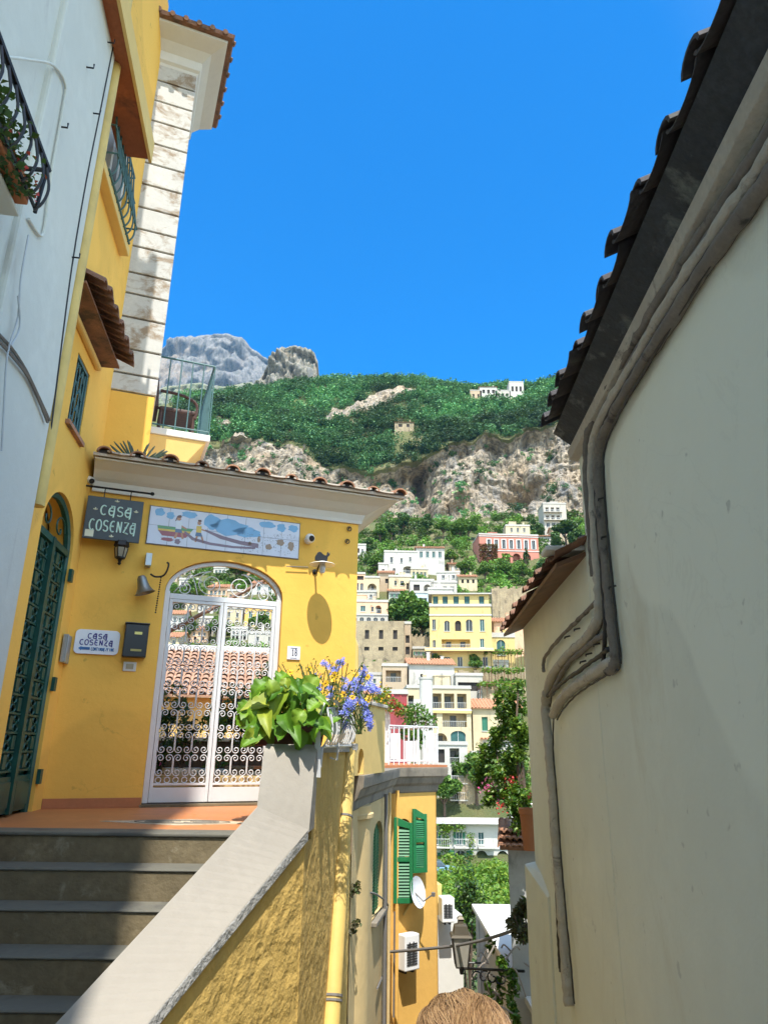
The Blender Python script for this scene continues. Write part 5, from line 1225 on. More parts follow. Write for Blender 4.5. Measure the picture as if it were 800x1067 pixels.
run([P2(577, 740), P2(576, 780), P2(580, 830), P2(584, 890), P2(589, 950), P2(594, 1000), P2(598, 1046)], .006, 'cable', 'cable_dark', rh, .003, 33)
run([P2(643, 698), P2(624, 708), P2(603, 722), P2(588, 737), P2(580, 750)], .006, 'cable', 'cable_dark', rh, .003, 34)
run([P2(640, 690), P2(622, 700), P2(600, 715), P2(584, 730), P2(576, 745)], .034, 'conduit', 'conduit', rh, .006, 6)
run([P2(630, 660), P2(614, 672), P2(590, 694), P2(574, 724)], .018, 'conduit', 'conduit_dark', rh, .004, 7)
run([P2(634, 676), P2(610, 694), P2(585, 712), P2(570, 726)], .014, 'cable', 'cable_dark', rh, .004, 8)
run([P2(622, 626), P2(600, 648), P2(580, 668), P2(567, 686), P2(566, 700)], .014, 'conduit', 'conduit_dark', rh, .004, 9)
run([P2(570, 722), P2(568, 738), P2(572, 780), P2(576, 830), P2(580, 890), P2(585, 950), P2(589, 1000), P2(593, 1048)], .040, 'conduit', 'conduit', rh, .006, 10)
run([P2(568, 730), P2(570, 790), P2(575, 850), P2(580, 920), P2(582, 980), P2(584, 1012)], .016, 'cable', 'cable_dark', rh, .006, 11)
for (a, b) in ((588, 664), (598, 656), (610, 682), (618, 672), (628, 676), (604, 690), (630, 640), (626, 560), (623, 520), (634, 612)):
    c = P2(a, b, .05); MB(FR).tube([c + V((0, .04, .01)), c, c + V((0, .0, -.012))], .006, 5).build('pipe_clip', M['cable_dark'], rh)
# eave: soffit, mould and tiles
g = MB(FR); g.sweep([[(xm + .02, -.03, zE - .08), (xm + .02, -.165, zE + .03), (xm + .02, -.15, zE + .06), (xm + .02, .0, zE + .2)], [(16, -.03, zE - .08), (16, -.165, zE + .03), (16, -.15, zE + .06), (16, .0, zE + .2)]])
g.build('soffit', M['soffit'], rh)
g = MB(FR); g.sweep([[(xm - .03, .0, zE - .17), (xm - .03, -.055, zE - .15), (xm - .03, -.07, zE - .09), (xm - .03, -.0, zE - .06)], [(16, .0, zE - .17), (16, -.055, zE - .15), (16, -.07, zE - .09), (16, .0, zE - .06)]])
g.build('eave_moulding', M['conduit'], rh, bevel=.006)
def eave_tiles(mbx, x0, x1, z, ov, pitch, r, back, rise, seed):
    q = random.Random(seed); n = int((x1 - x0) / pitch)
    for k in range(n + 1):
        x = x0 + pitch * k + q.uniform(-.012, .012); zz = z + q.uniform(-.012, .012); o = ov + q.uniform(-.03, .02)
        for (rr, sgn, zo, oo, xo) in ((r * .72, 1, .05, 0.015, 0), (r * 1.34, -1, .075, 0, pitch / 2)):
            def rg(y, zc, ra):
                sg = .72 if sgn > 0 else .34
                a = [(x + xo + ra * math.cos(math.pi * i / 7), y, zc + sgn * ra * sg * math.sin(math.pi * i / 7)) for i in range(8)]
                b = [(x + xo + (ra - .018) * math.cos(math.pi * i / 7), y, zc + sgn * (ra - .018) * sg * math.sin(math.pi * i / 7)) for i in range(7, -1, -1)]
                return a + b
            mbx.sweep([rg(-o - oo, zz + zo, rr), rg(.15, zz + zo + .18, rr * .9)])
            mbx.sweep([rg(-.0, zz + zo + .15, rr), rg(back, zz + zo + rise, rr * .9)])
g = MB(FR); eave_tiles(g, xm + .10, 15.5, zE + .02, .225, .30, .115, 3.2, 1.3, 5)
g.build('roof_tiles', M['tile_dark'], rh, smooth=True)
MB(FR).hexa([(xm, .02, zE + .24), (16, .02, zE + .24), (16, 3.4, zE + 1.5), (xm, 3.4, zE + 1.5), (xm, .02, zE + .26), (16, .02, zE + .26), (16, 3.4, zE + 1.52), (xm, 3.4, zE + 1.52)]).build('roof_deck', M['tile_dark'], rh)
# tiled hood roof of the lower wing
g = MB(FR); x0h = loc(FR, 545, 668).x - .05; eave_tiles(g, x0h, xm - .02, hz_ + .02, .24, .32, .085, 2.4, 1.1, 9)
g.build('hood_tiles', M['tile_hood'], rh, smooth=True)
MB(FR).hexa([(x0h, -.2, hz_ + .0), (xm - .02, -.2, hz_ + .0), (xm - .02, 2.6, hz_ + 1.1), (x0h, 2.6, hz_ + 1.1), (x0h, -.2, hz_ + .03), (xm - .02, -.2, hz_ + .03), (xm - .02, 2.6, hz_ + 1.14), (x0h, 2.6, hz_ + 1.14)]).build('hood_soffit', M['wood'], rh)
MB(FR).box(xm - .22, xm - .03, -.26, .0, hz_ + .12, hz_ + .155).build('hood_flashing', M['white_clean'], rh, bevel=.01)

# ---- beyond the wing: tiled ledge, pot, flowering creeper, balcony
rb = thing('balcony_wall', 'plastered wall with a tiled ledge and white bars under the flowering creeper', 'wall', (1.75, 9.4, -5))
bqx = [at_y(524, 870, 9.6), at_y(549, 870, 9.0)]
Fl_ = frame((bqx[0].x, 9.6, 0), 101)
zl = at_y(535, 878, 9.3).z
MB(Fl_).box(.05, 1.6, -.05, 2.0, -6, zl - .06).build('wall', M['grey_weathered'], rb, bevel=.01)
g = MB(Fl_)
for k in range(9):
    q = random.Random(k); x = -.02 + k * .075
    for j in range(3):
        zz = zl - .05 + j * .075; g.sweep([[(x + .045 * math.cos(math.pi * i / 5) + q.uniform(-.01, .01), -.30 + j * .07, zz + .03 * math.sin(math.pi * i / 5)) for i in range(6)] + [(x + .03 * math.cos(math.pi * i / 5), -.30 + j * .07, zz - .01 + .03 * math.sin(math.pi * i / 5)) for i in range(5, -1, -1)], [(x + .045 * math.cos(math.pi * i / 5), .3, zz + .10 + .03 * math.sin(math.pi * i / 5)) for i in range(6)] + [(x + .03 * math.cos(math.pi * i / 5), .3, zz + .09 + .03 * math.sin(math.pi * i / 5)) for i in range(5, -1, -1)]])
g.box(-.04, .7, -.24, .3, zl - .09, zl - .05)
g.build('ledge_tiles', M['tile'], rb)
rlb = MB(Fl_).tube([(.10, -.06, zl + .42), (.62, -.06, zl + .42)], .012, 5).build('rail', M['white_iron'], rb)
for k in range(8): MB(Fl_).tube([(.10 + k * .07, -.06, zl + .12), (.10 + k * .07, -.06, zl + .42)], .010, 5).build('bar', M['white_iron'], rlb)
pc = at_y(553, 886, 8.35); pot(pc, .11, .42, M['terracotta'], 'tall terracotta pot wedged on the sill at the far end of the right wall')
cre = thing('flowering_creeper', 'tall leafy creeper with pink and red flowers climbing beside the right house', 'creeper', at_y(535, 868, 9.2))
pts = []
q = np.random.default_rng(5)
for (px, py, Y, rx_, rz_, n) in ((512, 775, 10.0, .2, .3, 520), (506, 800, 10.2, .2, .3, 500), (524, 735, 9.9, .16, .3, 380), (516, 830, 9.8, .2, .2, 380), (536, 735, 9.6, .17, .30, 520), (528, 765, 9.8, .26, .26, 520), (518, 790, 10.1, .26, .24, 520), (535, 800, 9.4, .28, .30, 900), (543, 840, 9.0, .20, .26, 520), (508, 810, 10.3, .16, .2, 240), (539, 775, 9.2, .18, .35, 520), (541, 712, 9.4, .08, .16, 90), (530, 828, 9.5, .18, .14, 260)):
    c = at_y(px, py, Y); pts.append(lobes(list(c), rx_, rz_, 6, n, int(px + py), .3))
pts = np.concatenate(pts); pts = np.concatenate([pts, pts + q.normal(0, .035, pts.shape)]); v_, ff = leaf_arrays(pts, q.uniform(.035, .085, len(pts)), 5, .48, .5); np_mesh('leaves', v_, ff, leafy('creeper_leaf', (.03, .10, .012), (.09, .20, .02), (.22, .32, .035), .45, .35), cre)
g = MB(); b_ = at_y(546, 862, 9.1); RR = random.Random(8)
for (px, py, Y) in ((540, 712, 9.4), (528, 745, 9.7), (516, 780, 10.1), (536, 760, 9.3), (508, 805, 10.2), (545, 800, 9.0), (530, 820, 9.5)):
    e = at_y(px, py, Y); g.tube(smooth_pts([b_, b_.lerp(e, .5) + V((RR.uniform(-.1, .1), 0, .1)), e], 5), [.03 * (1 - .8 * k / 10) for k in range(11)], 6)
g.build('branches', M['bark'], cre)
fl_p = np.concatenate([np.array(at_y(px, py, Y)) + q.normal(0, s_, (n, 3)) for (px, py, Y, s_, n) in ((509, 822, 9.9, .055, 60), (521, 838, 9.5, .03, 16))])
v_, ff = leaf_arrays(fl_p, .038, 6, .8, .3); np_mesh('pink_flowers', v_, ff, M['petal_pink'], cre)
fl_p = np.concatenate([np.array(at_y(px, py, Y)) + q.normal(0, s_, (n, 3)) for (px, py, Y, s_, n) in ((533, 814, 9.1, .04, 26), (554, 830, 8.6, .03, 24), (522, 841, 9.3, .04, 20))])
v_, ff = leaf_arrays(fl_p, .035, 7, .8, .3); np_mesh('red_flowers', v_, ff, M['petal_red'], cre)

# ---- bottom of the lane: wild shrub, vine, grey wall, lantern, second air conditioner, railing
bush('wild_shrub', at_y(545, 985, 8.55), .20, .24, 620, .085, M['leaf_dry'], 'dark dry shrub sprouting from the foot of the right wall', 91, .05)
gwh = thing('weathered_wall', 'weathered grey wall with pale flat roof edge at the foot of the lane', 'wall', at_y(515, 1040, 13))
w0, w1 = at_y(495, 944, 14.5), at_y(532, 950, 10.6)
Fw = frame((w0.x, w0.y, 0), math.degrees(math.atan2(w1.x - w0.x, w1.y - w0.y)))
zt2 = at_y(498, 945, 14.3).z
Lw = (V((w1.x, w1.y, 0)) - V((w0.x, w0.y, 0))).length
MB(Fw).box(0, Lw + 2, .0, 2.5, -9, zt2 - .08).build('wall', M['grey_weathered'], gwh)
MB(Fw).box(-.06, Lw + 2, -.06, 2.6, zt2 - .079, zt2).build('roof_edge', M['white_clean'], gwh, bevel=.01)
vine = thing('wall_vine', 'straggling vine with pale and dark leaves over the railing at the lane foot', 'vine', at_y(525, 1060, 9.8))
pts = []
for (px, py, Y, rx_, rz_, n) in ((522, 1005, 9.8, .12, .18, 130), (515, 1030, 10, .14, .16, 130), (534, 1030, 9.4, .12, .25, 170), (512, 985, 10.4, .10, .12, 60), (538, 1058, 9.2, .12, .18, 120), (508, 1045, 10.2, .1, .1, 60)):
    pts.append(lobes(list(at_y(px, py, Y)), rx_, rz_, 5, n, int(px + py), .2))
pts = np.concatenate(pts); v_, ff = leaf_arrays(pts, q.uniform(.05, .10, len(pts)), 15, .5, .4); np_mesh('leaves', v_, ff, M['leaf'], vine)
g = MB()
for k in range(16):
    a = at_y(RR.uniform(505, 542), RR.uniform(985, 1060), RR.uniform(9.3, 10.2)); b2_ = a + V((RR.uniform(-.25, .25), RR.uniform(-.2, .2), RR.uniform(-.35, .1))); g.tube(smooth_pts([a, a.lerp(b2_, .5) + V((RR.uniform(-.08, .08), 0, .08)), b2_], 4), .010, 5)
g.build('branches', plain('pale_twig', (.30, .26, .22), .8), vine)
# iron scroll bracket railing across the lane foot
sb = thing('scroll_bracket', 'black iron scroll bracket carrying the lane lantern from the right wall', 'bracket', at_y(515, 1018, 9.6))
s0_, s1_ = at_y(485, 1009, 10.0), at_y(546, 1012, 9.3)
g = MB().tube([s0_, s1_], .016, 6)
for k in range(5):
    c = s0_.lerp(s1_, .18 + k * .15) + V((0, 0, -.085)); g.tube([c + V(((.075 - .006 * i) * math.cos(i * .55 + k), 0, (.075 - .006 * i) * math.sin(i * .55 + k))) for i in range(12)], .009, 5)
g.build('arm', M['black_iron'], sb)
st_ = thing('street_lantern', 'square street lantern with frosted panes hanging low over the lane', 'lantern', at_y(480, 1012, 10.0))
lc_ = at_y(480, 980, 10.0); FLn = MX.Translation(lc_) @ MX.Rotation(rad(45), 4, 'Z')
MB(FLn).lathe([(.10, -.27), (.155, .05)], n=4).build('lantern_glass', plain('frosted_pane', (.34, .32, .27), .25), st_)
MB(FLn).lathe([(.185, .052), (.17, .075), (.135, .08), (.11, .17), (.05, .19), (.045, .22), (.06, .24), (.03, .27), (0, .28)], n=4).build('lantern_cap', plain('lantern_metal', (.10, .085, .06), .5, .4), st_)
g = MB(FLn)
for k in range(4):
    a = k * math.pi / 2; g.tube([(.10 * math.cos(a), .10 * math.sin(a), -.27), (.157 * math.cos(a), .157 * math.sin(a), .05)], .010, 5)
g.lathe([(.105, -.272), (.105, -.285), (.04, -.30), (.03, -.36), (0, -.37)], n=4).tube([(0, 0, -.36), (.03, 0, -.30)], .012, 5)
g.build('lantern_frame', plain('lantern_iron', (.05, .045, .04), .5, .3), st_)
# lower terrace beyond the yellow front
lt = thing('lower_terrace', 'small white walled terrace with orange floor far down the lane', 'terrace', at_y(470, 1040, 14))
tzl = at_y(468, 1030, 15).z - .6
Ft = frame((at_y(455, 1000, 15).x - .4, 15, 0), 90)
MB(Ft).box(-.5, 1.2, -1.2, 1.6, tzl - 4, tzl).build('floor', stucco('orange_floor', (.60, .30, .08), .1, 2), lt)
MB(Ft).box(-.5, 1.05, 1.6, 1.8, tzl - 4, at_y(468, 975, 16.6).z).box(-.5, .9, .6, .8, tzl, at_y(468, 1012, 15.7).z).build('white_wall', M['white_clean'], lt, bevel=.02)
rr_ = thing('terrace_railing', 'thin black iron railing of the small terrace far down the lane', 'railing', (.9, 13.8, tzl))
za_ = at_y(468, 1003, 13.9).z
MB(Ft).tube([(.0, -1.1, za_), (1.1, -1.1, za_)], .014, 5).build('rail', M['black_iron'], rr_)
for k in range(8): MB(Ft).tube([(.1 + k * .14, -1.1, tzl), (.1 + k * .14, -1.1, za_)], .010, 5).build('bar', M['black_iron'], rr_)
Fac = frame((at_y(455, 950, 13.2).x - .1, 13.3, 0), 80)
a0_, a1_ = at_y(458, 962, 13), at_y(470, 936, 13)
aircon(Fac, .12, .12 + (a1_.x - a0_.x) * 1.1, a0_.z, a1_.z, .25, 'white air conditioner lower down the lane behind the yellow corner')
lh = thing('low_house', 'narrow white house end carrying the lower air conditioner down the lane', 'house', (.7, 14, -8))
MB(Fac).box(-1.5, .55, .0, 1.2, -9, a0_.z + .05).build('wall', M['white_clean'], lh, bevel=.01)
MB(Fac).box(-1.5, .2, .0, 1.0, a0_.z + .051, a1_.z + .15).build('upper_wall', M['paleyellow'], lh, bevel=.01)
for k, (px, py) in enumerate(((472, 985), (492, 1020))):
    pass
bush('clipped_hedge', at_y(490, 1050, 17), .5, 1.6, 1400, .12, M['leaf_dark'], 'tall dark green hedge behind the street lantern down the lane', 95, .2)

# ================================================================== PERSON walking down the lane, seen from behind
def person():
    hx, hy_ = at_y(483, 1036, 1.62).x, 1.62; ztop = at_y(483, 1036, 1.62).z; zg = ztop - 1.66
    t = thing('person', 'person with short light brown hair walking down the lane in a pale shirt', 'person', (hx, hy_, zg))
    J = {'pel': (0, 0, .95), 'bel': (0, -.01, 1.08), 'che': (0, .0, 1.26), 'sho': (0, -.01, 1.38), 'nec': (0, .01, 1.44), 'jaw': (0, .03, 1.51), 'hea': (0, .03, 1.57), 'cro': (0, .02, 1.61),
         'ls': (-.17, -.01, 1.36), 'le': (-.22, -.03, 1.09), 'lw': (-.20, .08, .86), 'lp': (-.195, .105, .80), 'rs': (.17, -.01, 1.36), 're': (.22, .03, 1.09), 'rw': (.20, .16, .88), 'rp': (.195, .19, .82),
         'lh': (-.09, 0, .90), 'lk': (-.10, .08, .50), 'la': (-.10, .02, .08), 'lt': (-.11, .17, .035), 'rh': (.09, 0, .90), 'rk': (.10, .02, .48), 'ra': (.10, -.16, .10), 'rt': (.11, -.04, .035)}
    Rr = {'pel': .125, 'bel': .12, 'che': .135, 'sho': .09, 'nec': .055, 'jaw': .068, 'hea': .082, 'cro': .07, 'ls': .062, 'le': .042, 'lw': .03, 'lp': .034, 'rs': .062, 're': .042, 'rw': .03, 'rp': .034,
          'lh': .085, 'lk': .058, 'la': .04, 'lt': .032, 'rh': .085, 'rk': .058, 'ra': .04, 'rt': .032}
    E = [('pel', 'bel'), ('bel', 'che'), ('che', 'sho'), ('sho', 'nec'), ('nec', 'jaw'), ('jaw', 'hea'), ('hea', 'cro'), ('sho', 'ls'), ('ls', 'le'), ('le', 'lw'), ('lw', 'lp'), ('sho', 'rs'), ('rs', 're'), ('re', 'rw'), ('rw', 'rp'),
         ('pel', 'lh'), ('lh', 'lk'), ('lk', 'la'), ('la', 'lt'), ('pel', 'rh'), ('rh', 'rk'), ('rk', 'ra'), ('ra', 'rt')]
    for s in 'lr':                           # five fingers rooted in the palm
        p = V(J[s + 'p']); sx = -1 if s == 'l' else 1
        for k, (dx, dy, ln) in enumerate(((0, .03, .055), (0, .01, .075), (0, -.008, .08), (0, -.026, .07), (0, -.042, .055))):
            a, b = s + 'f%d' % k, s + 'g%d' % k; J[a] = tuple(p + V((dx - sx * .004, dy, -.035 if k else -.0))); J[b] = tuple(p + V((dx - sx * .018, dy + (.03 if k == 0 else .008), -.035 - ln if k else -.05)))
            Rr[a], Rr[b] = .010, .0075; E += [(s + 'p', a), (a, b)]
    ks = list(J); me = bpy.data.meshes.new('body'); me.from_pydata([tuple(V(J[k]) + V((hx, hy_, zg))) for k in ks], [(ks.index(a), ks.index(b)) for a, b in E], [])
    o = bpy.data.objects.new('body', me); COL.objects.link(o); o.parent = t; o.matrix_parent_inverse = wmat(t).inverted()
    sk = o.modifiers.new('skin', 'SKIN'); 
    for i, k in enumerate(ks):
        me.skin_vertices[0].data[i].radius = (Rr[k], Rr[k] * (.72 if k in ('pel', 'bel', 'che') else 1)); me.skin_vertices[0].data[i].use_root = (k == 'pel')
    sd_ = o.modifiers.new('sub', 'SUBSURF'); sd_.levels = 2; sd_.render_levels = 2
    me.materials.append(plain('skin', (.55, .33, .23), .55, 0, .05))
    base = MX.Translation((hx, hy_, zg))
    # shirt and trousers
    def shell(name, rings, mat):
        g = MB(base); g.sweep([[(cx + rx * math.cos(2 * math.pi * k / 18), cy + ry * math.sin(2 * math.pi * k / 18), z) for k in range(18)] for (cx, cy, z, rx, ry) in rings]); return g.build(name, mat, t, smooth='full')
    shirt = plain('pale_shirt', (.55, .56, .58), .9, 0, .08, 6, .3); tro = plain('dark_trousers', (.05, .06, .09), .9, 0, .1, 6, .3)
    shell('shirt', [(0, 0, .88, .175, .135), (0, 0, 1.0, .165, .13), (0, 0, 1.2, .18, .14), (0, 0, 1.32, .195, .125), (0, 0, 1.40, .15, .10), (0, .005, 1.445, .075, .07)], shirt)
    for sx in (-1, 1): shell('sleeve', [(sx * .15, -.01, 1.385, .075, .075), (sx * .19, -.015, 1.30, .075, .075), (sx * .21, -.02, 1.18, .07, .07)], shirt)
    for s, sx in (('l', -1), ('r', 1)):
        k_, a_ = J[s + 'k'], J[s + 'a']; shell('trouser_leg', [(sx * .085, 0, .93, .11, .12), (sx * .092, k_[1] * .4, .75, .105, .105), (k_[0], k_[1], k_[2], .08, .085), (a_[0], a_[1], a_[2] + .02, .06, .065)], tro)
        q_ = J[s + 't']; MB(base).sweep([[(sx * .10 + w_ * math.cos(2 * math.pi * i / 12), a_[1] - .06 + (q_[1] - a_[1] + .16) * f_, .035 + h_ * math.sin(2 * math.pi * i / 12)) for i in range(12)] for f_, w_, h_ in ((0, .03, .03), (.2, .042, .045), (.6, .048, .038), (.9, .045, .028), (1, .02, .02))]).build('shoe', M['black_plastic'], t, smooth='full')
    # face
    fc = V((0, .03, 1.55))
    g = MB(base)
    for sx in (-1, 1): g.lathe([(0, -.011), (.008, -.008), (.011, 0), (.008, .008), (0, .011)], fc + V((sx * .031, .078, .0)), 10)
    g.build('eyes', plain('eye', (.10, .07, .05), .2), t, smooth='full')
    g = MB(base).sweep([[fc + V((x * w_, .075 + y_, z_)) for x in (-1, 0, 1)] for w_, y_, z_ in ((.006, .005, .01), (.010, .018, -.02), (.014, .022, -.035), (.008, .006, -.045))]); g.build('nose', plain('nose_skin', (.55, .32, .22), .55), t, smooth='full')
    MB(base).tube([fc + V((-.022, .078, -.066)), fc + V((0, .086, -.064)), fc + V((.022, .078, -.066))], .005, 6).build('mouth', plain('lip', (.42, .16, .13), .5), t, smooth='full')
    for sx in (-1, 1): MB(base).lathe([(0, -.008), (.016, -.006), (.02, 0), (.016, .006), (0, .006)], fc + V((sx * .083, .0, -.005)), 10, ax=(1, 0, 0)).build('ear', plain('ear_skin', (.53, .31, .22), .55), t, smooth='full')
    # hair: scalp cap with combed strands
    hc = V((0, .012, 1.565)); g = MB(base); R9 = random.Random(4)
    rg_ = []
    for i in range(9):
        th = math.pi * .58 * i / 8; rg_.append([hc + V((.092 * math.sin(th) * math.cos(2 * math.pi * k / 20), -.002 + .104 * math.sin(th) * math.sin(2 * math.pi * k / 20) * (1 if math.sin(2 * math.pi * k / 20) < 0 else .86), .085 * math.cos(th))) for k in range(20)])
    g.sweep(rg_)
    hair = leafy('light_brown_hair', (.15, .082, .036), (.25, .145, .065), (.36, .225, .105), .5, 0)
    RX = MX.Rotation(rad(-62), 3, 'X')           # hair combed back from the forehead
    for k in range(9500):
        a = R9.uniform(0, 2 * math.pi); th0 = math.acos(R9.uniform(-.8, 1)); r0 = 1.03 + R9.uniform(0, .07) + .03 * math.sin(a * 9 + 3 * math.sin(th0 * 3))
        def pt(th_, a_, rr):
            d = RX @ V((math.sin(th_) * math.cos(a_), math.sin(th_) * math.sin(a_), math.cos(th_))); return hc + V((d.x * .092, d.y * (.104 if d.y < 0 else .092), d.z * .086)) * rr
        if (RX @ V((math.sin(th0) * math.cos(a), math.sin(th0) * math.sin(a), math.cos(th0)))).z < -.25: continue
        wv_ = R9.uniform(-.25, .25) + .22 * math.sin(a * 5 + th0 * 4)
        g.tube([pt(th0, a, r0), pt(th0 + .14, a + .12 * wv_, r0 + .015), pt(th0 + .30, a + .34 * wv_, r0 + .01), pt(th0 + .46, a + .5 * wv_, r0 - .02)], [.0005, .0010, .0008, .0002], 3, cap=False)
    g.build('hair', hair, t)
    return t
person()

# ================================================================== HILLSIDE, CLIFF, MOUNTAINS
PROF = [(12, -9.2), (25, -9.8), (45, -11.3), (60, -11.8), (97, -15.2)] + [(Y, tval(py) * Y) for Y, py in ((103, 868), (112, 815), (120, 775), (132, 735), (142, 705), (160, 668), (172, 648), (186, 626), (203, 606), (222, 588), (243, 572), (266, 556), (288, 546))]
PY_ = np.array([p[0] for p in PROF], float); PZ_ = np.array([p[1] for p in PROF], float)
def prof_z(Y): return np.interp(Y, PY_, PZ_)
def base_Y(py):                                # distance at which the hillside shows at this height
    ys = np.linspace(98, 288, 400); ts = prof_z(ys) / ys; return float(np.interp(tval(py), ts, ys))
CL_X = [-400, 150, 250, 300, 345, 430, 450, 482, 528, 580, 640, 900]
CL_Y = [470, 462, 466, 464, 492, 488, 476, 463, 457, 441, 428, 420]
RG_X = [-400, 150, 217, 275, 338, 424, 482, 551, 588, 640, 900]
RG_Y = [430, 428, 420, 412, 401, 399, 409, 410, 402, 398, 395]
s_ = np.arange(-0.80, 0.50, 0.0022); PXc = 400 + 693 * s_
CLN = np.interp(PXc, CL_X, CL_Y) + (fbm(PXc * .045, PXc * 0, 4, 61) - .5) * 22
ztop = np.array([tval(p) for p in CLN]) * 325.0
zrid = np.array([tval(p) for p in np.interp(PXc, RG_X, RG_Y)]) * 432.0
rowsY, rowsZ, rock = [], [], []
n1, n2, n3 = 90, 120, 60
Yl = np.concatenate([np.linspace(12, 100, 25), np.linspace(101.5, 288, n1)])
for Y in Yl:
    x = s_ * Y; z = prof_z(Y) + (fbm(x * .05 + 50, np.full_like(x, Y * .05), 4, 3) - .5) * min(5, max(0, (Y - 90)) * .06)
    rowsY.append(np.full_like(s_, Y)); rowsZ.append(z); rock.append(np.full_like(s_, .12) if Y > 100 else np.zeros_like(s_))
zb = tval(546) * 288
for k in range(1, n2 + 1):
    t = k / n2; z = zb + (ztop - zb) * (t ** 1.0); X = s_ * 305
    e = min(1, t * 6) * min(1, (1 - t) * 8 + .45)
    d = (fbm(X * .022, z * .012, 3, 5) - .5) * 42 + (fbm(X * .07, z * .035, 5, 9, True) - .5) * 13 + (fbm(X * .22, z * .16, 4, 14, True) - .5) * 7
    # overhang shelter in the right part of the cliff and shallow caves at the foot
    px = PXc; pyz = t
    cave = np.exp(-((px - 545) / 26) ** 2 - ((t - .40) / .10) ** 2) * 16 + np.exp(-((px - 470) / 14) ** 2 - ((t - .14) / .16) ** 2) * 12 + np.exp(-((px - 405) / 18) ** 2 - ((t - .12) / .10) ** 2) * 12
    gully = np.exp(-((px - 441 - 14 * (.5 - t)) / 7) ** 2) * 14
    rowsY.append(288 + 37 * t ** .9 + (d + cave + gully) * e); rowsZ.append(z + (fbm(X * .1, z * .1, 3, 31) - .5) * 3); rock.append(np.clip(np.ones_like(s_) - np.clip((.16 - t) * 8, 0, 1) * (fbm(X * .08, z * .08, 3, 2) > .5), 0, 1))
for k in range(1, n3 + 1):
    t = k / n3; Y = 325 + 107 * t; x = s_ * Y
    z = ztop + (zrid - ztop) * (1 - (1 - t) ** 1.25) + (fbm(x * .03, np.full_like(x, Y * .03), 4, 8) - .5) * 14 * math.sin(math.pi * t)
    py_here = np.interp(PXc, CL_X, CL_Y) * (1 - t) + np.interp(PXc, RG_X, RG_Y) * t
    oc_c = np.interp(PXc, [200, 240, 290, 330, 350, 405, 430, 600], [440, 470, 474, 462, 447, 436, 432, 300]); oc_w = np.interp(PXc, [200, 230, 300, 350, 400, 425, 440, 600], [0, 6, 7, 9, 7, 4, 0, 0])
    r = ((np.abs(py_here - oc_c) < oc_w * (.2 + 1.5 * fbm(x * .05, z * .06, 3, 21))) & (fbm(x * .045 + 7, z * .06, 3, 23) > .43)).astype(float)
    r = np.maximum(r, np.clip(1 - t * 60, 0, 1))
    rowsY.append(np.full_like(s_, Y) - r * (fbm(x * .08, z * .08, 4, 19, True) - .4) * 12); rowsZ.append(z); rock.append(r)
for Y, dz in ((460, -8), (520, -40), (700, -160)):
    rowsY.append(np.full_like(s_, Y)); rowsZ.append(zrid + dz); rock.append(np.zeros_like(s_))
HY, HZ, HR = np.array(rowsY), np.array(rowsZ), np.array(rock)
HX = s_[None, :] * HY
nr, nc = HY.shape
vv = np.stack([HX, HY, HZ], -1).reshape(-1, 3)
ii = np.arange(nr - 1)[:, None] * nc + np.arange(nc - 1)[None, :]; ii = ii.ravel()
ff = np.stack([ii, ii + 1, ii + nc + 1, ii + nc], 1)
def rock_mat(name, c1, c2, c3, soil, sc=1.0, use_attr=True):
    m, nt, bs = _start(name); tc = _nd(nt, 'ShaderNodeTexCoord').outputs['Object']
    mp = _nd(nt, 'ShaderNodeMapping'); mp.inputs['Scale'].default_value = (1, 1, .35); nt.links.new(tc, mp.inputs[0])
    col = _ramp(nt, _noise(nt, mp.outputs[0], .12 * sc, 9, .78, .8), [(.36, C(c3)), (.46, C(c1)), (.62, C(c2)), (.75, dim(C(c1), 1.25))])
    col = _mix(nt, _ramp(nt, _noise(nt, mp.outputs[0], .55 * sc, 6, .75), [(.44, (0, 0, 0, 1)), (.60, (.85, .85, .85, 1))]), col, dim(C(c3), .8))
    mp2 = _nd(nt, 'ShaderNodeMapping'); mp2.inputs['Scale'].default_value = (1, 1, .12); nt.links.new(tc, mp2.inputs[0])
    col = _mix(nt, _ramp(nt, _noise(nt, mp2.outputs[0], .16 * sc, 6, .7, .5), [(.50, (0, 0, 0, 1)), (.64, (.8, .8, .8, 1))]), col, (.20, .195, .185, 1))
    col = _mix(nt, _ramp(nt, _noise(nt, tc, .05 * sc, 4, .6), [(.52, (0, 0, 0, 1)), (.66, (.35, .35, .35, 1))]), col, dim(C((.40, .27, .14)), 1))
    if use_attr:
        at = _nd(nt, 'ShaderNodeAttribute'); at.attribute_name = 'rock'
        sl = _ramp(nt, _noise(nt, tc, .12, 6, .65), [(.35, C(soil)), (.6, (.13, .125, .045, 1)), (.75, (.30, .25, .16, 1))])
        nz = _noise(nt, tc, .35, 4)
        ad = _nd(nt, 'ShaderNodeMath', operation='ADD'); nt.links.new(at.outputs['Fac'], ad.inputs[0])
        sb_ = _nd(nt, 'ShaderNodeMath', operation='MULTIPLY_ADD'); nt.links.new(nz, sb_.inputs[0]); sb_.inputs[1].default_value = .8; sb_.inputs[2].default_value = -.4
        nt.links.new(sb_.outputs[0], ad.inputs[1])
        col = _mix(nt, _ramp(nt, ad.outputs[0], [(.42, (0, 0, 0, 1)), (.58, (1, 1, 1, 1))]), sl, col)
    nt.links.new(col, bs.inputs['Base Color']); bs.inputs['Roughness'].default_value = .95
    _bump(nt, bs, _noise(nt, mp.outputs[0], .7 * sc, 8, .7), .9, 1.2 / sc)
    return m
hill = np_mesh('hillside', vv, ff, rock_mat('limestone_and_scrub', (.34, .275, .19), (.50, .425, .32), (.085, .075, .06), (.075, .10, .028)), None, np.array([0, 0, -10.]))
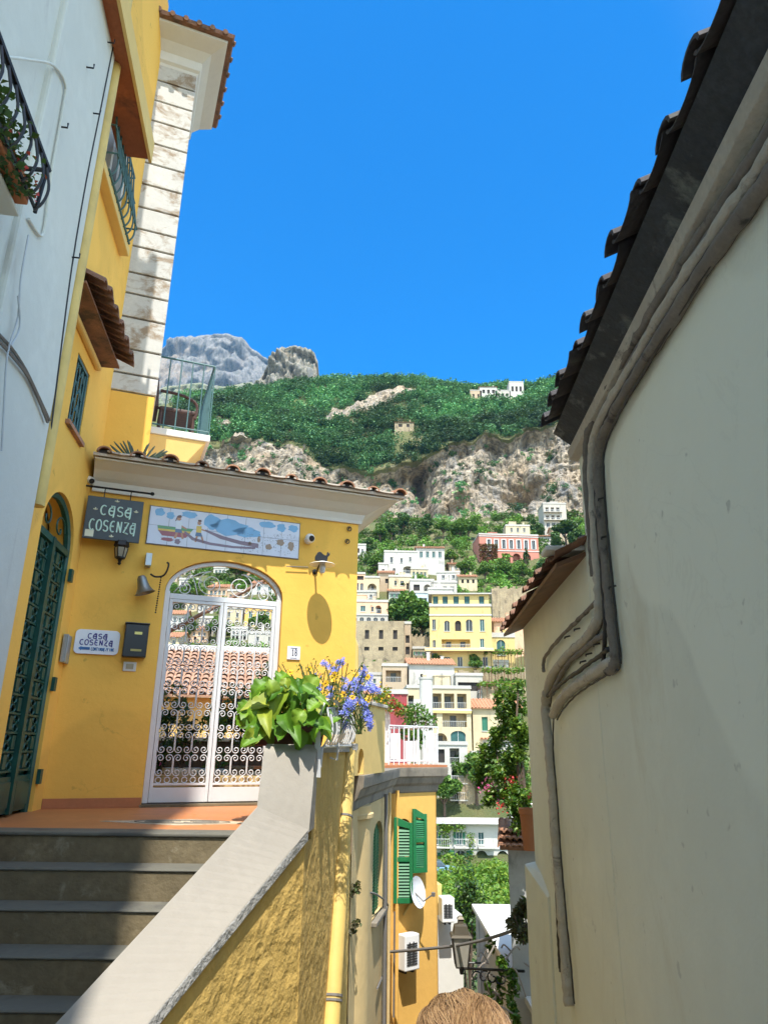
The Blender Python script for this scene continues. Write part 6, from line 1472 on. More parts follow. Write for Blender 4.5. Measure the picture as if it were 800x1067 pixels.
at_ = hill.data.attributes.new('rock', 'FLOAT', 'POINT'); at_.data.foreach_set('value', HR.astype(np.float32).ravel())
hill.data.polygons.foreach_set('use_smooth', np.repeat(HR[:-1, :-1].ravel() < .5, 1)); setting(hill)
g = MB(); g.add([(-2600, -1400, -22), (2600, -1400, -22), (2600, 3000, -22), (-2600, 3000, -22)], [(0, 1, 2, 3)]); setting(g.build('ground', stucco('ground_earth', (.10, .10, .06), .2, .02)))

def peak(name, Y0, pts, base_py, mat, rough, seed, res=160, rows=70):
    px = np.linspace(pts[0][0], pts[-1][0], res); top = np.interp(px, [p[0] for p in pts], [p[1] for p in pts])
    s = np.array([at_y(a, b, 1.0).x for a, b in zip(px, top)]); zt = np.array([tval(b, a) for a, b in zip(px, top)]) * Y0
    zb = tval(base_py, 300) * Y0 - 60; H = max(zt) - zb; V_ = []
    zt = zt + (fbm(s * 60, s * 0, 4, seed + 3) - .5) * H * .03
    for k in range(rows + 14):
        v = k / rows
        if v <= 1: z = zb + (zt - zb) * v; Y = Y0 - (1 - v) * H * .55
        else: z = zt - (v - 1) * H; Y = Y0 + (v - 1) * H * 1.5
        x = s * Y0; dd = (fbm(x * 9 / H, z * 5 / H + np.zeros_like(x), 6, seed, True) - .5) * H * rough
        V_.append(np.stack([x, Y + dd * (1 if v < .97 else .4), z + np.zeros_like(x)], -1))
    V_ = np.array(V_); R_, C_ = V_.shape[:2]; i0 = (np.arange(R_ - 1)[:, None] * C_ + np.arange(C_ - 1)[None, :]).ravel()
    o = np_mesh(name, V_.reshape(-1, 3), np.stack([i0, i0 + 1, i0 + C_ + 1, i0 + C_], 1), mat); o.data.polygons.foreach_set('use_smooth', np.ones(len(o.data.polygons), bool)); return setting(o)
peak('rocky_peak', 760, [(236, 425), (255, 414), (266, 402), (272, 386), (280, 379), (286, 367), (293, 360), (305, 357), (318, 359), (327, 364), (331, 376), (332, 389), (338, 400), (352, 420)], 470, rock_mat('peak_rock', (.25, .23, .18), (.32, .29, .23), (.07, .085, .055), (.05, .07, .02), .6, False), .34, 4)
peak('far_mountain', 2300, [(90, 400), (150, 372), (176, 356), (190, 350), (205, 348), (222, 345), (240, 346), (252, 351), (262, 361), (275, 368), (285, 374), (300, 392), (350, 430)], 470, rock_mat('far_rock', (.20, .19, .18), (.26, .245, .225), (.09, .10, .085), (.05, .07, .02), .2, False), .25, 7)
peak('mountain_shoulder', 1300, [(100, 430), (170, 402), (205, 398), (235, 402), (262, 398), (290, 412), (330, 425)], 470, rock_mat('shoulder_rock', (.20, .22, .12), (.30, .29, .2), (.08, .11, .05), (.05, .07, .02), .3, False), .2, 12)

# ------------------------------------------------------------------ houses of the town
FOOT = []
TM = {}
def tmat(name, c, tile=False):
    if name == 'stone' and name not in TM: TM[name] = stucco('town_rubble_stone', c, .30, .6, bump=.6, bdist=.06, fine=6, stain=(.15, .12, .08), stain_amt=.46, stain_scale=.55, stretch=.4)
    if name not in TM: TM[name] = stucco('town_' + name, c, .08, .25, bump=.1, bdist=.02, stain=dim(C(c), .55), stain_amt=.43, stain_scale=.55)
    return TM[name]
CO = {'white': (.52, .50, .45), 'cream': (.54, .45, .29), 'yellow': (.60, .46, .19), 'pink': (.50, .20, .145), 'red': (.30, .055, .06), 'peach': (.68, .44, .28), 'tan': (.44, .34, .23), 'grey': (.46, .43, .37), 'stone': (.36, .29, .18), 'blue': (.50, .60, .66), 'orange': (.70, .42, .12)}
T_roof = stucco('town_roof_tiles', (.48, .24, .13), .25, .8, bump=.5, stain=(.36, .17, .10), stain_amt=.45, stain_scale=1.2, stretch=1)
T_flat = stucco('town_flat_roof', (.46, .44, .40), .08, .3)
T_glass = plain('town_glass', (.022, .03, .032), .35, 0, .35, .6); T_dark = plain('town_dark', (.035, .03, .026), .9)
T_shut = plain('town_green_shutter', (.02, .13, .075), .6, 0, .2, 1); T_teal = plain('town_teal_shutter', (.018, .085, .08), .6, 0, .2, 1)
T_frame = plain('town_window_frame', (.55, .55, .53), .5, 0, .04)
T_brown = plain('town_brown_shutter', (.09, .045, .025), .7, 0, .2, 1)
def house(name, label, px0, px1, pyt, pyb, Y=None, col='white', wins=(), roof='flat', depth=9.0, yaw=0.0, group=None, parapet=.35, trim=None, cat='house', balc=(), below=9.0):
    Y = Y or base_Y(pyb); o = at_y(px0, pyb, Y); o2 = at_y(px1, pyb, Y); W = (o2 - o).length; H = at_y(px0, pyt, Y).z - o.z
    fr = frame((o.x, o.y, o.z), 90 - yaw)
    FOOT.append((min(o.x, o2.x) - 1.2, max(o.x, o2.x) + 1.2, Y - (2.5 if Y < 300 else 16), Y + depth))
    t = thing(name, label, cat, o, group); cm = tmat(col, CO[col])
    ops = []
    for (u, v, w_, h_, k) in wins:
        x0, x1, z0, z1 = (u - w_ / 2) * W, (u + w_ / 2) * W, v * H, (v + h_) * H
        ops.append((x0, x1, z0, z1) + (((x1 - x0) / 2 if (x1 - x0) / 2 < (z1 - z0) * .6 else (z1 - z0) * .4,) if 'a' in k else ()))
    rb = .3
    g = MB(fr); g.wall(0, W, -below, H, ops, rb, back=False)
    g.add([(0, 0, -below), (0, depth, -below), (0, depth, H), (0, 0, H), (W, 0, -below), (W, depth, -below), (W, depth, H), (W, 0, H)], [(0, 1, 2, 3), (7, 6, 5, 4), (1, 5, 6, 2)])
    for op in ops:                                # deep openings get a box behind them
        pass
    g.build('wall', cm, t)
    for (u, v, w_, h_, k), op in zip(wins, ops):
        a, b, c_, d_ = op[:4]
        if 'o' in k:                              # pale raised surround
            MB(fr).box(a - .32, a - .005, -.07, -.004, c_, d_).box(b + .005, b + .32, -.07, -.004, c_, d_).box(a - .32, b + .32, -.09, -.004, d_ + .003, d_ + .28).build('window_surround', T_frame, t)
        if 'l' in k:                              # loggia: deep, shaded, with back wall, door and railing
            D = 1.6; g = MB(fr); g.box(a, b, rb + D, rb + D + .1, c_, d_, 0)
            g.add([(a, rb, c_), (a, rb + D, c_), (a, rb + D, d_), (a, rb, d_), (b, rb, c_), (b, rb + D, c_), (b, rb + D, d_), (b, rb, d_)], [(0, 1, 2, 3), (4, 7, 6, 5), (0, 4, 5, 1), (3, 2, 6, 7)], 0)
            n_ = max(1, int((b - a) / 2.6))
            for i in range(n_): xx = a + (b - a) * (i + .5) / n_; g.box(xx - .5, xx + .5, rb + D - .06, rb + D - .002, c_ + .02, c_ + min(2.1, (d_ - c_) * .85), 1)
            wo = g.build('loggia', [cm, T_glass], t)
            g = MB(fr).box(a, b, .02, .06, c_ + .85, c_ + .90)
            for i in range(int((b - a) / .3)): g.box(a + i * .3 + .1, a + i * .3 + .14, .03, .05, c_, c_ + .86)
            g.build('railing', T_frame, wo)
        elif 'd' in k:
            MB(fr).box(a - .05, b + .05, rb + .001, rb + .05, c_ - .05, d_ + .05).build('opening', T_dark, t)
        else:
            mt = T_shut if 's' in k else T_teal if 't' in k else T_brown if 'b' in k else T_glass
            wo = MB(fr).box(a - .05, b + .05, .2, .25, c_ - .05, d_ + .05).build('window', mt, t)
            if 's' not in k and 'b' not in k:
                fw = min(.06, (b - a) * .07); g = MB(fr).box(a, a + fw, .12, .19, c_, d_).box(b - fw, b, .12, .19, c_, d_).box(a, b, .12, .19, d_ - fw, d_).box((a + b) / 2 - fw / 2, (a + b) / 2 + fw / 2, .12, .19, c_, d_); g.build('frame', T_frame, wo)
            if 'v' in k: MB(fr).box(a - (b - a) * .55, a - .03, -.06, -.01, c_, d_).box(b + .03, b + (b - a) * .55, -.06, -.01, c_, d_).build('shutter', T_shut, wo)
            if c_ > .3: MB(fr).box(a - .1, b + .1, -.12, .02, c_ - .1, c_ - .002).build('sill', T_frame, wo)
    for (u0, u1, v) in balc:
        g = MB(fr); a, b, z = u0 * W, u1 * W, v * H
        g.box(a, b, -1.1, -.002, z - .16, z); sl_ = g.build('balcony', cm, t)
        g = MB(fr).box(a, b, -1.08, -1.03, z + .92, z + .98).box(a, a + .05, -1.03, 0, z + .92, z + .98).box(b - .05, b, -1.03, 0, z + .92, z + .98)
        for i in range(int((b - a) / .28) + 1): g.box(a + i * .28, a + i * .28 + .035, -1.07, -1.04, z, z + .93)
        g.build('balustrade', T_frame, sl_)
    g = MB(fr)
    if roof == 'flat':
        g.box(-.15, W + .15, -.15, depth, H + .001, H + .18); g.box(-.1, W + .1, -.1, .15, H + .181, H + parapet + .18); g.box(-.1, .15, .151, depth, H + .181, H + parapet + .18); g.box(W - .15, W + .1, .151, depth, H + .181, H + parapet + .18)
        g.build('roof', T_flat, t)
    elif roof == 'tile':
        rise = min(2.2, depth * .22)
        tile_slope(g, -.4, W + .4, -.5, H, depth * .55, H + rise, .55, 6, .2, int(px0)); g.add([(-.4, depth * .55, H + rise), (W + .4, depth * .55, H + rise), (W + .4, depth + .4, H), (-.4, depth + .4, H)], [(0, 1, 2, 3)])
        g.build('roof', T_roof, t)
        MB(fr).add([(0, 0, H - .02), (0, depth, H - .02), (0, depth * .55, H + rise - .1), (W, 0, H - .02), (W, depth, H - .02), (W, depth * .55, H + rise - .1)], [(0, 1, 2), (5, 4, 3)]).build('gable', cm, t)
    elif roof == 'vault':
        n = 12; g.sweep([[(W * (.5 - .5 * math.cos(math.pi * i / n)), y, H + W * .22 * math.sin(math.pi * i / n)) for i in range(n + 1)] for y in (-.1, depth)]); g.build('roof', T_flat, t)
    rq = random.Random(int(px0 * 7 + pyt))
    zr_ = H + (.2 if roof != 'tile' else .3)
    if roof in ('flat', 'tile') and W > 5 and name != 'white_hotel':
        for i in range(rq.choice((1, 1, 2))):
            x, y, hh = rq.uniform(.15, .85) * W, rq.uniform(.3, .5) * depth, rq.uniform(1.0, 1.7)
            MB(fr).box(x - .3, x + .3, y, y + .5, zr_, zr_ + hh + .6).box(x - .38, x + .38, y - .06, y + .56, zr_ + hh + .601, zr_ + hh + .72).build('chimney', cm, t)
        x = rq.uniform(.2, .8) * W; y = rq.uniform(.2, .4) * depth
        g = MB(fr).tube([(x, y, zr_), (x, y, zr_ + 2.6)], .035, 4)
        for i in range(4): g.tube([(x - .5 + i * .06, y, zr_ + 1.9 + i * .2), (x + .5 - i * .06, y, zr_ + 1.9 + i * .2)], .02, 4)
        g.build('antenna', T_dark, t)
    if roof == 'flat' and W > 7 and name != 'white_hotel' and rq.random() < .6:
        x = rq.uniform(.1, .5) * W; x2 = x + rq.uniform(2.2, 3.6)
        MB(fr).box(x, x2, depth * .45, depth * .8, zr_ + .001, zr_ + 2.2).box(x - .1, x2 + .1, depth * .44, depth * .82, zr_ + 2.201, zr_ + 2.35).build('roof_hut', cm, t)
    if trim:
        g = MB(fr)
        for v in trim: g.box(-.12, W + .12, -.14, -.002, v * H - .12, v * H + .12)
        g.build('string_course', T_frame, t)
    return t, fr, W, H
def row(n, u0, u1, v, w, h, k): return [(u0 + (u1 - u0) * (i + .5) / n, v, w, h, k) for i in range(n)]

# the yellow hotel
t, fr, W, H = house('hotel', 'large yellow four storey hotel with arched windows and tented terrace roof', 448, 513, 632, 697, 143, 'yellow',
    [(.07, .62, .06, .17, 'w'), (.28, .60, .09, .17, 'aw'), (.46, .60, .10, .17, 'ad'), (.64, .60, .11, .19, 'aw'), (.85, .60, .075, .19, 'wt'), (.07, .33, .05, .13, 'aw'), (.42, .32, .46, .15, 'l'), (.84, .34, .07, .14, 'wt'), (.07, .10, .09, .15, 't'), (.28, .04, .08, .15, 't'), (.48, .04, .08, .15, 'w'), (.68, .04, .07, .15, 't'), (.88, .05, .08, .14, 'w')], 'flat', 13, -4, trim=(.86, .03), below=12)
# set-back top storey, awning roof, terrace rail
g = MB(fr); z0 = H + .2; hs = H * .20
g.wall(.5, W * .98, z0, z0 + hs, [(W * u - .55, W * u + .55, z0 + .3, z0 + hs * .86) for u in (.10, .26, .44, .62, .86)], .25, back=False, y=1.2); g.box(.5, W * .98, 1.46, 11, z0, z0 + hs - .01); g.build('attic_storey', tmat('yellow', 0), t)
for u in (.10, .26, .44, .62, .86): MB(fr).box(W * u - .5, W * u + .5, 1.38, 1.44, z0 + .3, z0 + hs * .86).build('window', T_teal, t)
MB(fr).hexa([(-.3, .6, z0 + hs), (W + .3, .6, z0 + hs), (W + .3, 11.5, z0 + hs + .2), (-.3, 11.5, z0 + hs + .2), (-.3, .6, z0 + hs + .25), (W + .3, .6, z0 + hs + .25), (W * .9, 8, z0 + hs + 1.1), (W * .2, 8, z0 + hs + 1.1)]).build('roof_slab', T_flat, t)
g = MB(fr).hexa([(-1.0, -1.9, H * .265), (W + .2, -1.9, H * .265), (W + .2, -.003, H * .31), (-1, -.003, H * .31), (-1, -1.9, H * .285), (W + .2, -1.9, H * .285), (W + .2, -.003, H * .335), (-1, -.003, H * .335)]); g.build('terrace_awning', stucco('awning', (.70, .48, .22), .08, 1), t)
t, fr, W, H = house('hotel_annexe', 'lower yellow wing with one big arched window beside the hotel', 510, 537, 664, 690, 146, 'yellow', [(.46, .28, .34, .62, 'awt')], 'flat', 9, 0, parapet=.8)
house('house', 'small orange roofed yellow house stepping up right of the hotel', 515, 545, 648, 664, 152, 'peach', [(.3, .25, .14, .5, 'd'), (.62, .25, .14, .5, 'w')], 'tile', 7)
# pink villa
t, fr, W, H = house('pink_villa', 'long coral pink villa with arched porches on the green slope below the cliff', 500, 563, 557, 592, 226, 'pink',
    row(7, .10, .98, .60, .055, .26, 'awo') + row(3, .36, .88, .08, .13, .38, 'al') + [(.15, .35, .08, .25, 'aw'), (.10, .05, .06, .22, 'w'), (.93, .08, .05, .24, 'w')], 'flat', 12, 3, trim=(.96, .53))
g = MB(fr); pts = np.stack([RNG.uniform(-.2, W * .30, 700), RNG.uniform(-.5, -.05, 700), RNG.uniform(0, H * .72, 700)], 1); pts = np.array([list(fr @ V(p)) for p in pts])
v_, ff = leaf_arrays(pts, .7, 4, .8); np_mesh('ivy', v_, ff, leafy('red_ivy', (.10, .02, .02), (.16, .05, .03), (.10, .10, .03)), t)
house('house', 'small cream penthouse peeping above the pink villa', 527, 552, 548, 557, 236, 'cream', row(3, .1, .9, .3, .1, .5, 'w'), 'flat', 6)
house('apartment_block', 'grey white balconied block under the cliff near the right roof', 567, 591, 525, 551, 262, 'grey', row(3, .05, .75, .70, .14, .16, 'l') + row(3, .05, .75, .38, .14, .16, 'l') + row(3, .05, .75, .08, .14, .16, 'w'), 'flat', 9, balc=((0, .8, .66), (0, .8, .34)))
house('house', 'low house with rust red roof below the grey white block', 575, 592, 551, 560, 250, 'tan', row(2, .1, .9, .2, .15, .5, 'w'), 'tile', 6)
# white villa
house('white_villa', 'stepped white villa with pergola among green terraces, upper left of the hotel', 400, 435, 575, 600, 205, 'white', [(.22, .55, .09, .24, 'w'), (.52, .55, .08, .2, 'w'), (.30, .08, .08, .25, 'aw'), (.72, .12, .3, .3, 'al'), (.78, .62, .07, .18, 'w')], 'flat', 9, 2)
house('villa_wing', 'white villa wing with long pale tiled veranda', 434, 463, 571, 583, 212, 'white', row(4, .05, .95, .2, .12, .5, 't'), 'tile', 8)
house('house', 'small white block stepping down at the left of the white villa', 394, 404, 588, 604, 203, 'white', [(.5, .45, .3, .25, 'w')], 'flat', 7)
house('house', 'white house half hidden at the edge of the yellow guesthouse', 366, 381, 568, 584, 222, 'white', [(.45, .5, .2, .3, 'd'), (.75, .45, .15, .3, 'w'), (.6, .1, .3, .25, 'd')], 'flat', 8)
house('house', 'pink house with a dark striped awning beside the guesthouse corner', 364, 380, 598, 617, 186, 'peach', [(.5, .1, .2, .4, 'w'), (.8, .1, .2, .4, 'aw'), (.5, .68, .8, .22, 'd')], 'flat', 8)
house('house', 'cream house with one wide arch left of the broad green tree', 380, 395, 602, 617, 186, 'cream', [(.5, .0, .62, .6, 'al')], 'flat', 8)
house('house', 'tan house with sloping side roof above the broad green tree', 394, 410, 597, 612, 190, 'tan', [(.55, .3, .2, .3, 'd')], 'tile', 8)
house('house', 'cream terraced house with little windows below the white villa', 405, 428, 601, 617, 188, 'cream', [(.3, .45, .12, .3, 'w'), (.6, .45, .16, .3, 'w'), (.85, .2, .1, .4, 'd')], 'flat', 8)
house('house', 'pale blue white house with an arched door right of the broad tree', 427, 452, 605, 621, 184, 'white', [(.28, .35, .26, .4, 'd'), (.72, .05, .28, .72, 'al')], 'flat', 8)
house('house', 'grey house with a striped terrace above the hotel roof', 450, 476, 607, 620, 183, 'grey', row(3, .1, .95, .25, .16, .45, 'w'), 'flat', 8)
house('house', 'blue grey flat roofed house tucked behind the hotel left corner', 433, 449, 618, 632, 172, 'blue', [(.5, .3, .5, .35, 'w')], 'flat', 7)
house('house', 'low white house with magenta awning behind the hotel', 446, 472, 614, 626, 176, 'white', [(.3, .1, .3, .5, 'b'), (.68, .3, .14, .35, 'd'), (.88, .3, .14, .35, 'd')], 'flat', 7)
house('house', 'peach house with round corner loggia above the stone ruin', 364, 404, 627, 641, 161, 'peach', [(.12, .3, .09, .4, 'w'), (.35, .3, .13, .42, 'wt'), (.75, .15, .16, .6, 'al'), (.60, .3, .07, .35, 'w')], 'flat', 9, below=3)
house('house', 'row of white arched windows beneath the peach house', 364, 404, 641, 650, 158, 'grey', row(5, .05, .95, .15, .11, .62, 'aw'), 'flat', 8, parapet=.1)
# stone ruin
house('stone_ruin', 'roofless brown stone building with six dark window holes', 368, 421, 647, 690, 146, 'stone', row(3, .12, .96, .56, .085, .22, 'd') + row(3, .12, .96, .28, .10, .09, 'd'), 'none', 9, -3)
house('house', 'tall narrow dark iron frame house beside the stone ruin', 421, 428, 650, 690, 150, 'tan', row(1, .1, .9, .5, .6, .2, 'd') + row(1, .1, .9, .2, .6, .2, 'd'), 'flat', 6)
# lower town
house('house', 'brown house with a covered loggia and white panel behind the flowers', 398, 424, 694, 726, 131, 'tan', [(.45, .48, .62, .38, 'l'), (.30, .05, .22, .26, 'w')], 'flat', 8)
house('white_house', 'white house with terracotta roof and a blue green window', 426, 474, 692, 720, 134, 'white', [(.62, .18, .09, .42, 't'), (.28, .5, .06, .14, 'd'), (.90, .1, .05, .5, 'd'), (.22, .05, .05, .2, 'd')], 'tile', 7, 4)
house('house', 'grey concrete block with a long dark opening right of the white house', 475, 503, 704, 722, 132, 'grey', [(.5, .12, .85, .5, 'd')], 'flat', 7)
t, fr, W, H = house('loggia_house', 'cream three storey house with long green shaded loggias', 424, 492, 717, 782, 116, 'cream',
    [(.06, .68, .09, .20, 'l'), (.46, .68, .16, .24, 'l'), (.66, .68, .16, .24, 'l'), (.86, .68, .15, .24, 'l'), (.38, .38, .16, .22, 'lt'), (.74, .38, .38, .22, 'lt'), (.52, .02, .20, .26, 'al'), (.79, .12, .24, .20, 'awt'), (.06, .40, .1, .18, 'd')], 'flat', 10, 2, trim=(.65,))
MB(fr).box(-.1, W + .05, -.3, -.003, H * .60, H * .645).build('parapet_band', tmat('yellow', 0), t)
tw = thing('round_tower', 'smooth white round chimney tower in front of the loggia house', 'tower', at_y(444, 752, 108)); c = at_y(444, 755, 108); r_ = (at_y(451, 755, 108).x - at_y(437, 755, 108).x) / 2; h_ = at_y(444, 708, 108).z - c.z
MB(MX.Translation(c)).lathe([(r_, -6), (r_, h_ - .3), (r_ * .97, h_)], n=28).build('shaft', tmat('white', CO['white']), tw, smooth=True); MB(MX.Translation(c)).lathe([(r_ * 1.06, h_ + .002), (r_ * 1.06, h_ + .3)], n=28).build('cap', T_flat, tw, smooth=True); MB(MX.Translation(c)).box(-r_ * 1.9, -r_ * .9, -.6, .8, -6, h_ * .55).build('side_block', tmat('white', 0), tw)
house('red_house', 'dark red house with small windows between the flowers and the white tower', 396, 424, 723, 755, 82, 'red', [(.42, .50, .10, .24, 'w'), (.90, .42, .12, .22, 'w')], 'flat', 6, below=6)
house('house', 'pale house with orange roof and green shutters behind the creeper', 493, 545, 738, 768, 118, 'cream', [(.24, .22, .12, .48, 's'), (.68, .25, .12, .45, 's')], 'tile', 8, 3)
house('house', 'white house with arched balconies and hanging washing in the valley', 452, 488, 776, 835, 109, 'white', [(.22, .68, .22, .24, 'd'), (.62, .66, .28, .28, 'l'), (.22, .38, .18, .18, 'd'), (.70, .34, .36, .26, 'al'), (.70, .06, .30, .2, 'l')], 'flat', 8, balc=((.45, 1.0, .33), (.45, 1.0, .04)))
house('house', 'plain pale house behind the white sheets on the terrace', 400, 428, 770, 812, 100, 'white', [(.6, .3, .16, .2, 'w')], 'tile', 7)
# white hotel
t, fr, W, H = house('white_hotel', 'long white two storey hotel with arched balconies and climbing vine', 440, 540, 857, 906, 100, 'white',
    [(.14, .54, .05, .26, 'tv'), (.39, .54, .06, .26, 'tv'), (.62, .54, .06, .26, 't'), (.12, .06, .07, .30, 'wv'), (.40, .05, .12, .36, 'awv'), (.62, .05, .13, .36, 'al'), (.84, .05, .12, .36, 'al')], 'flat', 10, 0, balc=((.05, .28, .50), (.33, .48, .50), (.58, .75, .50)), trim=(.47,))
pts = np.array([list(fr @ V(p)) for p in np.concatenate([np.stack([RNG.normal(W * .24, .35, 300), RNG.uniform(-.9, -.05, 300), RNG.uniform(0, H * .92, 300)], 1), np.stack([RNG.uniform(W * .05, W * .45, 300), RNG.uniform(-1.2, -.05, 300), RNG.normal(H * .90, .25, 300)], 1), np.stack([RNG.normal(W * .5, .3, 160), RNG.uniform(-.9, -.05, 160), RNG.uniform(0, H * .8, 160)], 1)])])
v_, ff = leaf_arrays(pts, .32, 6, .8); np_mesh('climbing_vine', v_, ff, M['leaf_lime'], t)
MB(fr).box(-.3, W + .3, -.9, -.16, H - .05, H + .05).build('eave', T_frame, t)
cv = thing('car', 'pale blue car parked below the white hotel', 'car', at_y(462, 912, 84)); c = at_y(455, 913, 84); Fv = frame((c.x - 2, c.y, c.z), 90)
for nm, poly, mt in (('body', [(-.1, .25), (4.1, .25), (4.1, .75), (3.3, .88), (.4, .88), (-.1, .7)], plain('blue_car_paint', (.25, .42, .60), .25, .2)), ('cabin', [(.7, .88), (3.1, .88), (2.5, 1.42), (1.2, 1.42)], plain('car_glass', (.10, .14, .17), .08))): MB(Fv).prism(poly, 0, 1.6).build(nm, mt, cv, bevel=.06)
for x in (.75, 3.25):
    for y in (.0, 1.6): MB(Fv).lathe([(.15, -.1), (.31, -.09), (.31, .09), (.15, .1)], (x, y, .31), 16, ax=(0, 1, 0)).build('wheel', T_dark, cv)
# hilltop houses on the ridge
for (a, b, c_, d_, col, lab, rf) in ((490, 502, 408, 420, 'tan', 'brown stone house at the left end of the ridge hamlet', 'flat'), (500, 518, 404, 414, 'white', 'long low pale house in the middle of the ridge hamlet', 'tile'), (516, 532, 408, 417, 'grey', 'grey house stepping down in the ridge hamlet', 'flat'), (531, 546, 399, 415, 'white', 'square pale tower house at the right end of the ridge hamlet', 'flat')):
    house('hilltop_house', lab, a, b, c_ - 1, d_ + 1, 392, col, row(3 if b - a > 14 else 2, .08, .92, .45, .16, .3, 'd'), rf, 8, group='houses on the wooded ridge', below=14)
house('ruined_chapel', 'small grey ruin among the trees halfway up the wooded slope', 411, 431, 440, 446, 352, 'stone', [(.3, .2, .2, .5, 'd'), (.7, .2, .15, .5, 'd')], 'tile', 6, below=14)
# houses seen through the gate
gate_h = [(150, 172, 618, 640, 'pink', 'pinkish house at the far left of the view through the gate'), (172, 190, 640, 658, 'white', 'white house low at the left of the view through the gate'), (186, 206, 604, 616, 'white', 'long white house high in the fanlight of the gate'), (192, 212, 626, 642, 'cream', 'cream house below the trees in the left gate leaf'), (206, 222, 644, 662, 'grey', 'grey white house just above the orange roof by the centre bar'), (216, 236, 612, 628, 'peach', 'peach house near the top of the gate by the centre bar'), (232, 252, 634, 652, 'cream', 'cream house in the middle of the right gate leaf'), (254, 284, 632, 656, 'orange', 'bright orange yellow house in the right gate leaf'), (240, 258, 655, 668, 'white', 'low white house above the ridge in the right gate leaf'), (262, 288, 608, 622, 'white', 'white house high at the right under the arch'), (168, 184, 600, 612, 'tan', 'tan house at the top left under the arch'), (222, 240, 592, 602, 'white', 'small white house at the crown of the arch'), (258, 290, 660, 676, 'grey', 'pale grey house right of the gate above the ridge'), (160, 186, 664, 680, 'cream', 'cream house low at the left gate post')]
for k, (a, b, c_, d_, col, lab) in enumerate(gate_h):
    nw = 2 + k % 3
    house('house', lab, a, b, c_, d_, None, col, row(nw, .06, .94, .52, .14, .28, 'wt' if k % 2 else 'w') + row(nw, .06, .94, .1, .15, .3, 'd' if k % 3 else 'aw'), 'tile' if k % 4 == 1 else 'flat', 8, yaw=(k * 7 % 11) - 5, group='houses seen through the gate')

# smaller houses stacked between the larger ones
for k, (a, b, c_, d_, col, rf, lab) in enumerate((
 (455, 479, 597, 607, 'white', 'flat', 'long low white house on the slope left below the pink villa'), (478, 497, 601, 612, 'cream', 'tile', 'small cream house with tiles under the pink villa terraces'), (428, 446, 593, 604, 'cream', 'flat', 'cream house directly under the villa veranda'),
 (372, 392, 617, 627, 'grey', 'flat', 'low grey house between the pink awning house and the peach house'), (405, 421, 616, 627, 'white', 'tile', 'white house half behind the broad bright tree'), (541, 560, 656, 672, 'cream', 'tile', 'cream house wedged behind the lower tiled hood'),
 (477, 500, 690, 702, 'tan', 'flat', 'tan house on the terrace right under the hotel'), (500, 520, 722, 738, 'white', 'flat', 'white cottage on the vine terraces'), (503, 534, 770, 784, 'grey', 'tile', 'grey house with tiled roof behind the middle of the creeper'),
 (492, 518, 786, 802, 'cream', 'flat', 'cream house above the stone wall left of the creeper'), (489, 506, 806, 824, 'white', 'flat', 'white hut right of the arched balconies'), (400, 424, 752, 772, 'cream', 'tile', 'cream house behind the red house and the terrace rail'),
 (372, 397, 703, 722, 'white', 'flat', 'white house peeping out above the blue flowers'), (380, 399, 723, 741, 'peach', 'tile', 'peach house behind the flowers and clay pots'), (430, 452, 676, 690, 'stone', 'flat', 'stone shed between the ruin and the hotel'),
 (512, 530, 690, 700, 'grey', 'flat', 'grey terrace hut right of the hotel terrace'), (560, 574, 559, 568, 'white', 'tile', 'white cottage just right of the pink villa'), (468, 486, 588, 596, 'tan', 'tile', 'tan cottage with tiled roof among trees left of the pink villa'))):
    nw = 2 + k % 3; kinds = ('w', 'd', 'wt', 'aw', 'wv')
    house('small_house', lab, a, b, c_, d_, None, col, row(nw, .06, .94, .40 if d_ - c_ < 14 else .55, .13, .36 if d_ - c_ < 14 else .24, kinds[k % 5]) + ([] if d_ - c_ < 14 else row(nw, .06, .94, .08, .14, .28, kinds[(k + 2) % 5])), rf, 7, yaw=(k * 5 % 13) - 6, group='small houses stacked on the slope')
for k, (a, b, c_, d_, col, lab) in enumerate(((150, 166, 604, 616, 'cream', 'cream house at the upper left spring of the arch'), (206, 222, 628, 643, 'white', 'white house in the middle of the left gate leaf'), (236, 254, 616, 631, 'tan', 'tan house just under the top bar of the right leaf'), (252, 270, 594, 606, 'peach', 'peach house under the right curve of the arch'), (186, 202, 592, 602, 'grey', 'grey house at the left curve of the arch'), (198, 216, 656, 668, 'peach', 'peach house on the skyline of the orange roof'), (270, 292, 640, 656, 'cream', 'cream house against the right gate post'))):
    house('small_house', lab, a, b, c_, d_, None, col, row(3, .06, .94, .5, .13, .28, 'w') + row(2, .06, .94, .1, .15, .28, 'd'), 'tile' if k % 2 else 'flat', 7, yaw=k * 3 - 8, group='houses seen through the gate')

# retaining walls and terraces
def ret_wall(px0, px1, pyt, pyb, lab, Y=None, col='stone', stp=0):
    Y = Y or base_Y(pyb); a, b = at_y(px0, pyb, Y), at_y(px1, pyb, Y); ht = at_y(px0, pyt, Y).z; n = 14; g = MB()
    for k in range(n):
        p, q_ = a.lerp(b, k / n), a.lerp(b, (k + 1) / n); dz = .35 * math.sin(k * 2.1 + px0)
        g.box(p.x, q_.x + .01 * (k % 2), Y + .12 * math.sin(k * 1.3), Y + 1.6, a.z - 5, ht + dz)
    o = g.build('retaining_wall', tmat(col, CO[col])); tag(o, lab, 'wall', 'retaining walls on the terraced slope'); return o
ret_wall(513, 552, 612, 642, 'high rough stone wall on the slope right above the hotel', 166)
ret_wall(425, 448, 662, 690, 'stone bank between the ruin and the hotel', 151)
ret_wall(366, 430, 688, 702, 'pale streaked stone wall under the stone ruin', 142)
ret_wall(428, 505, 699, 712, 'hedge topped terrace wall below the hotel', 140)
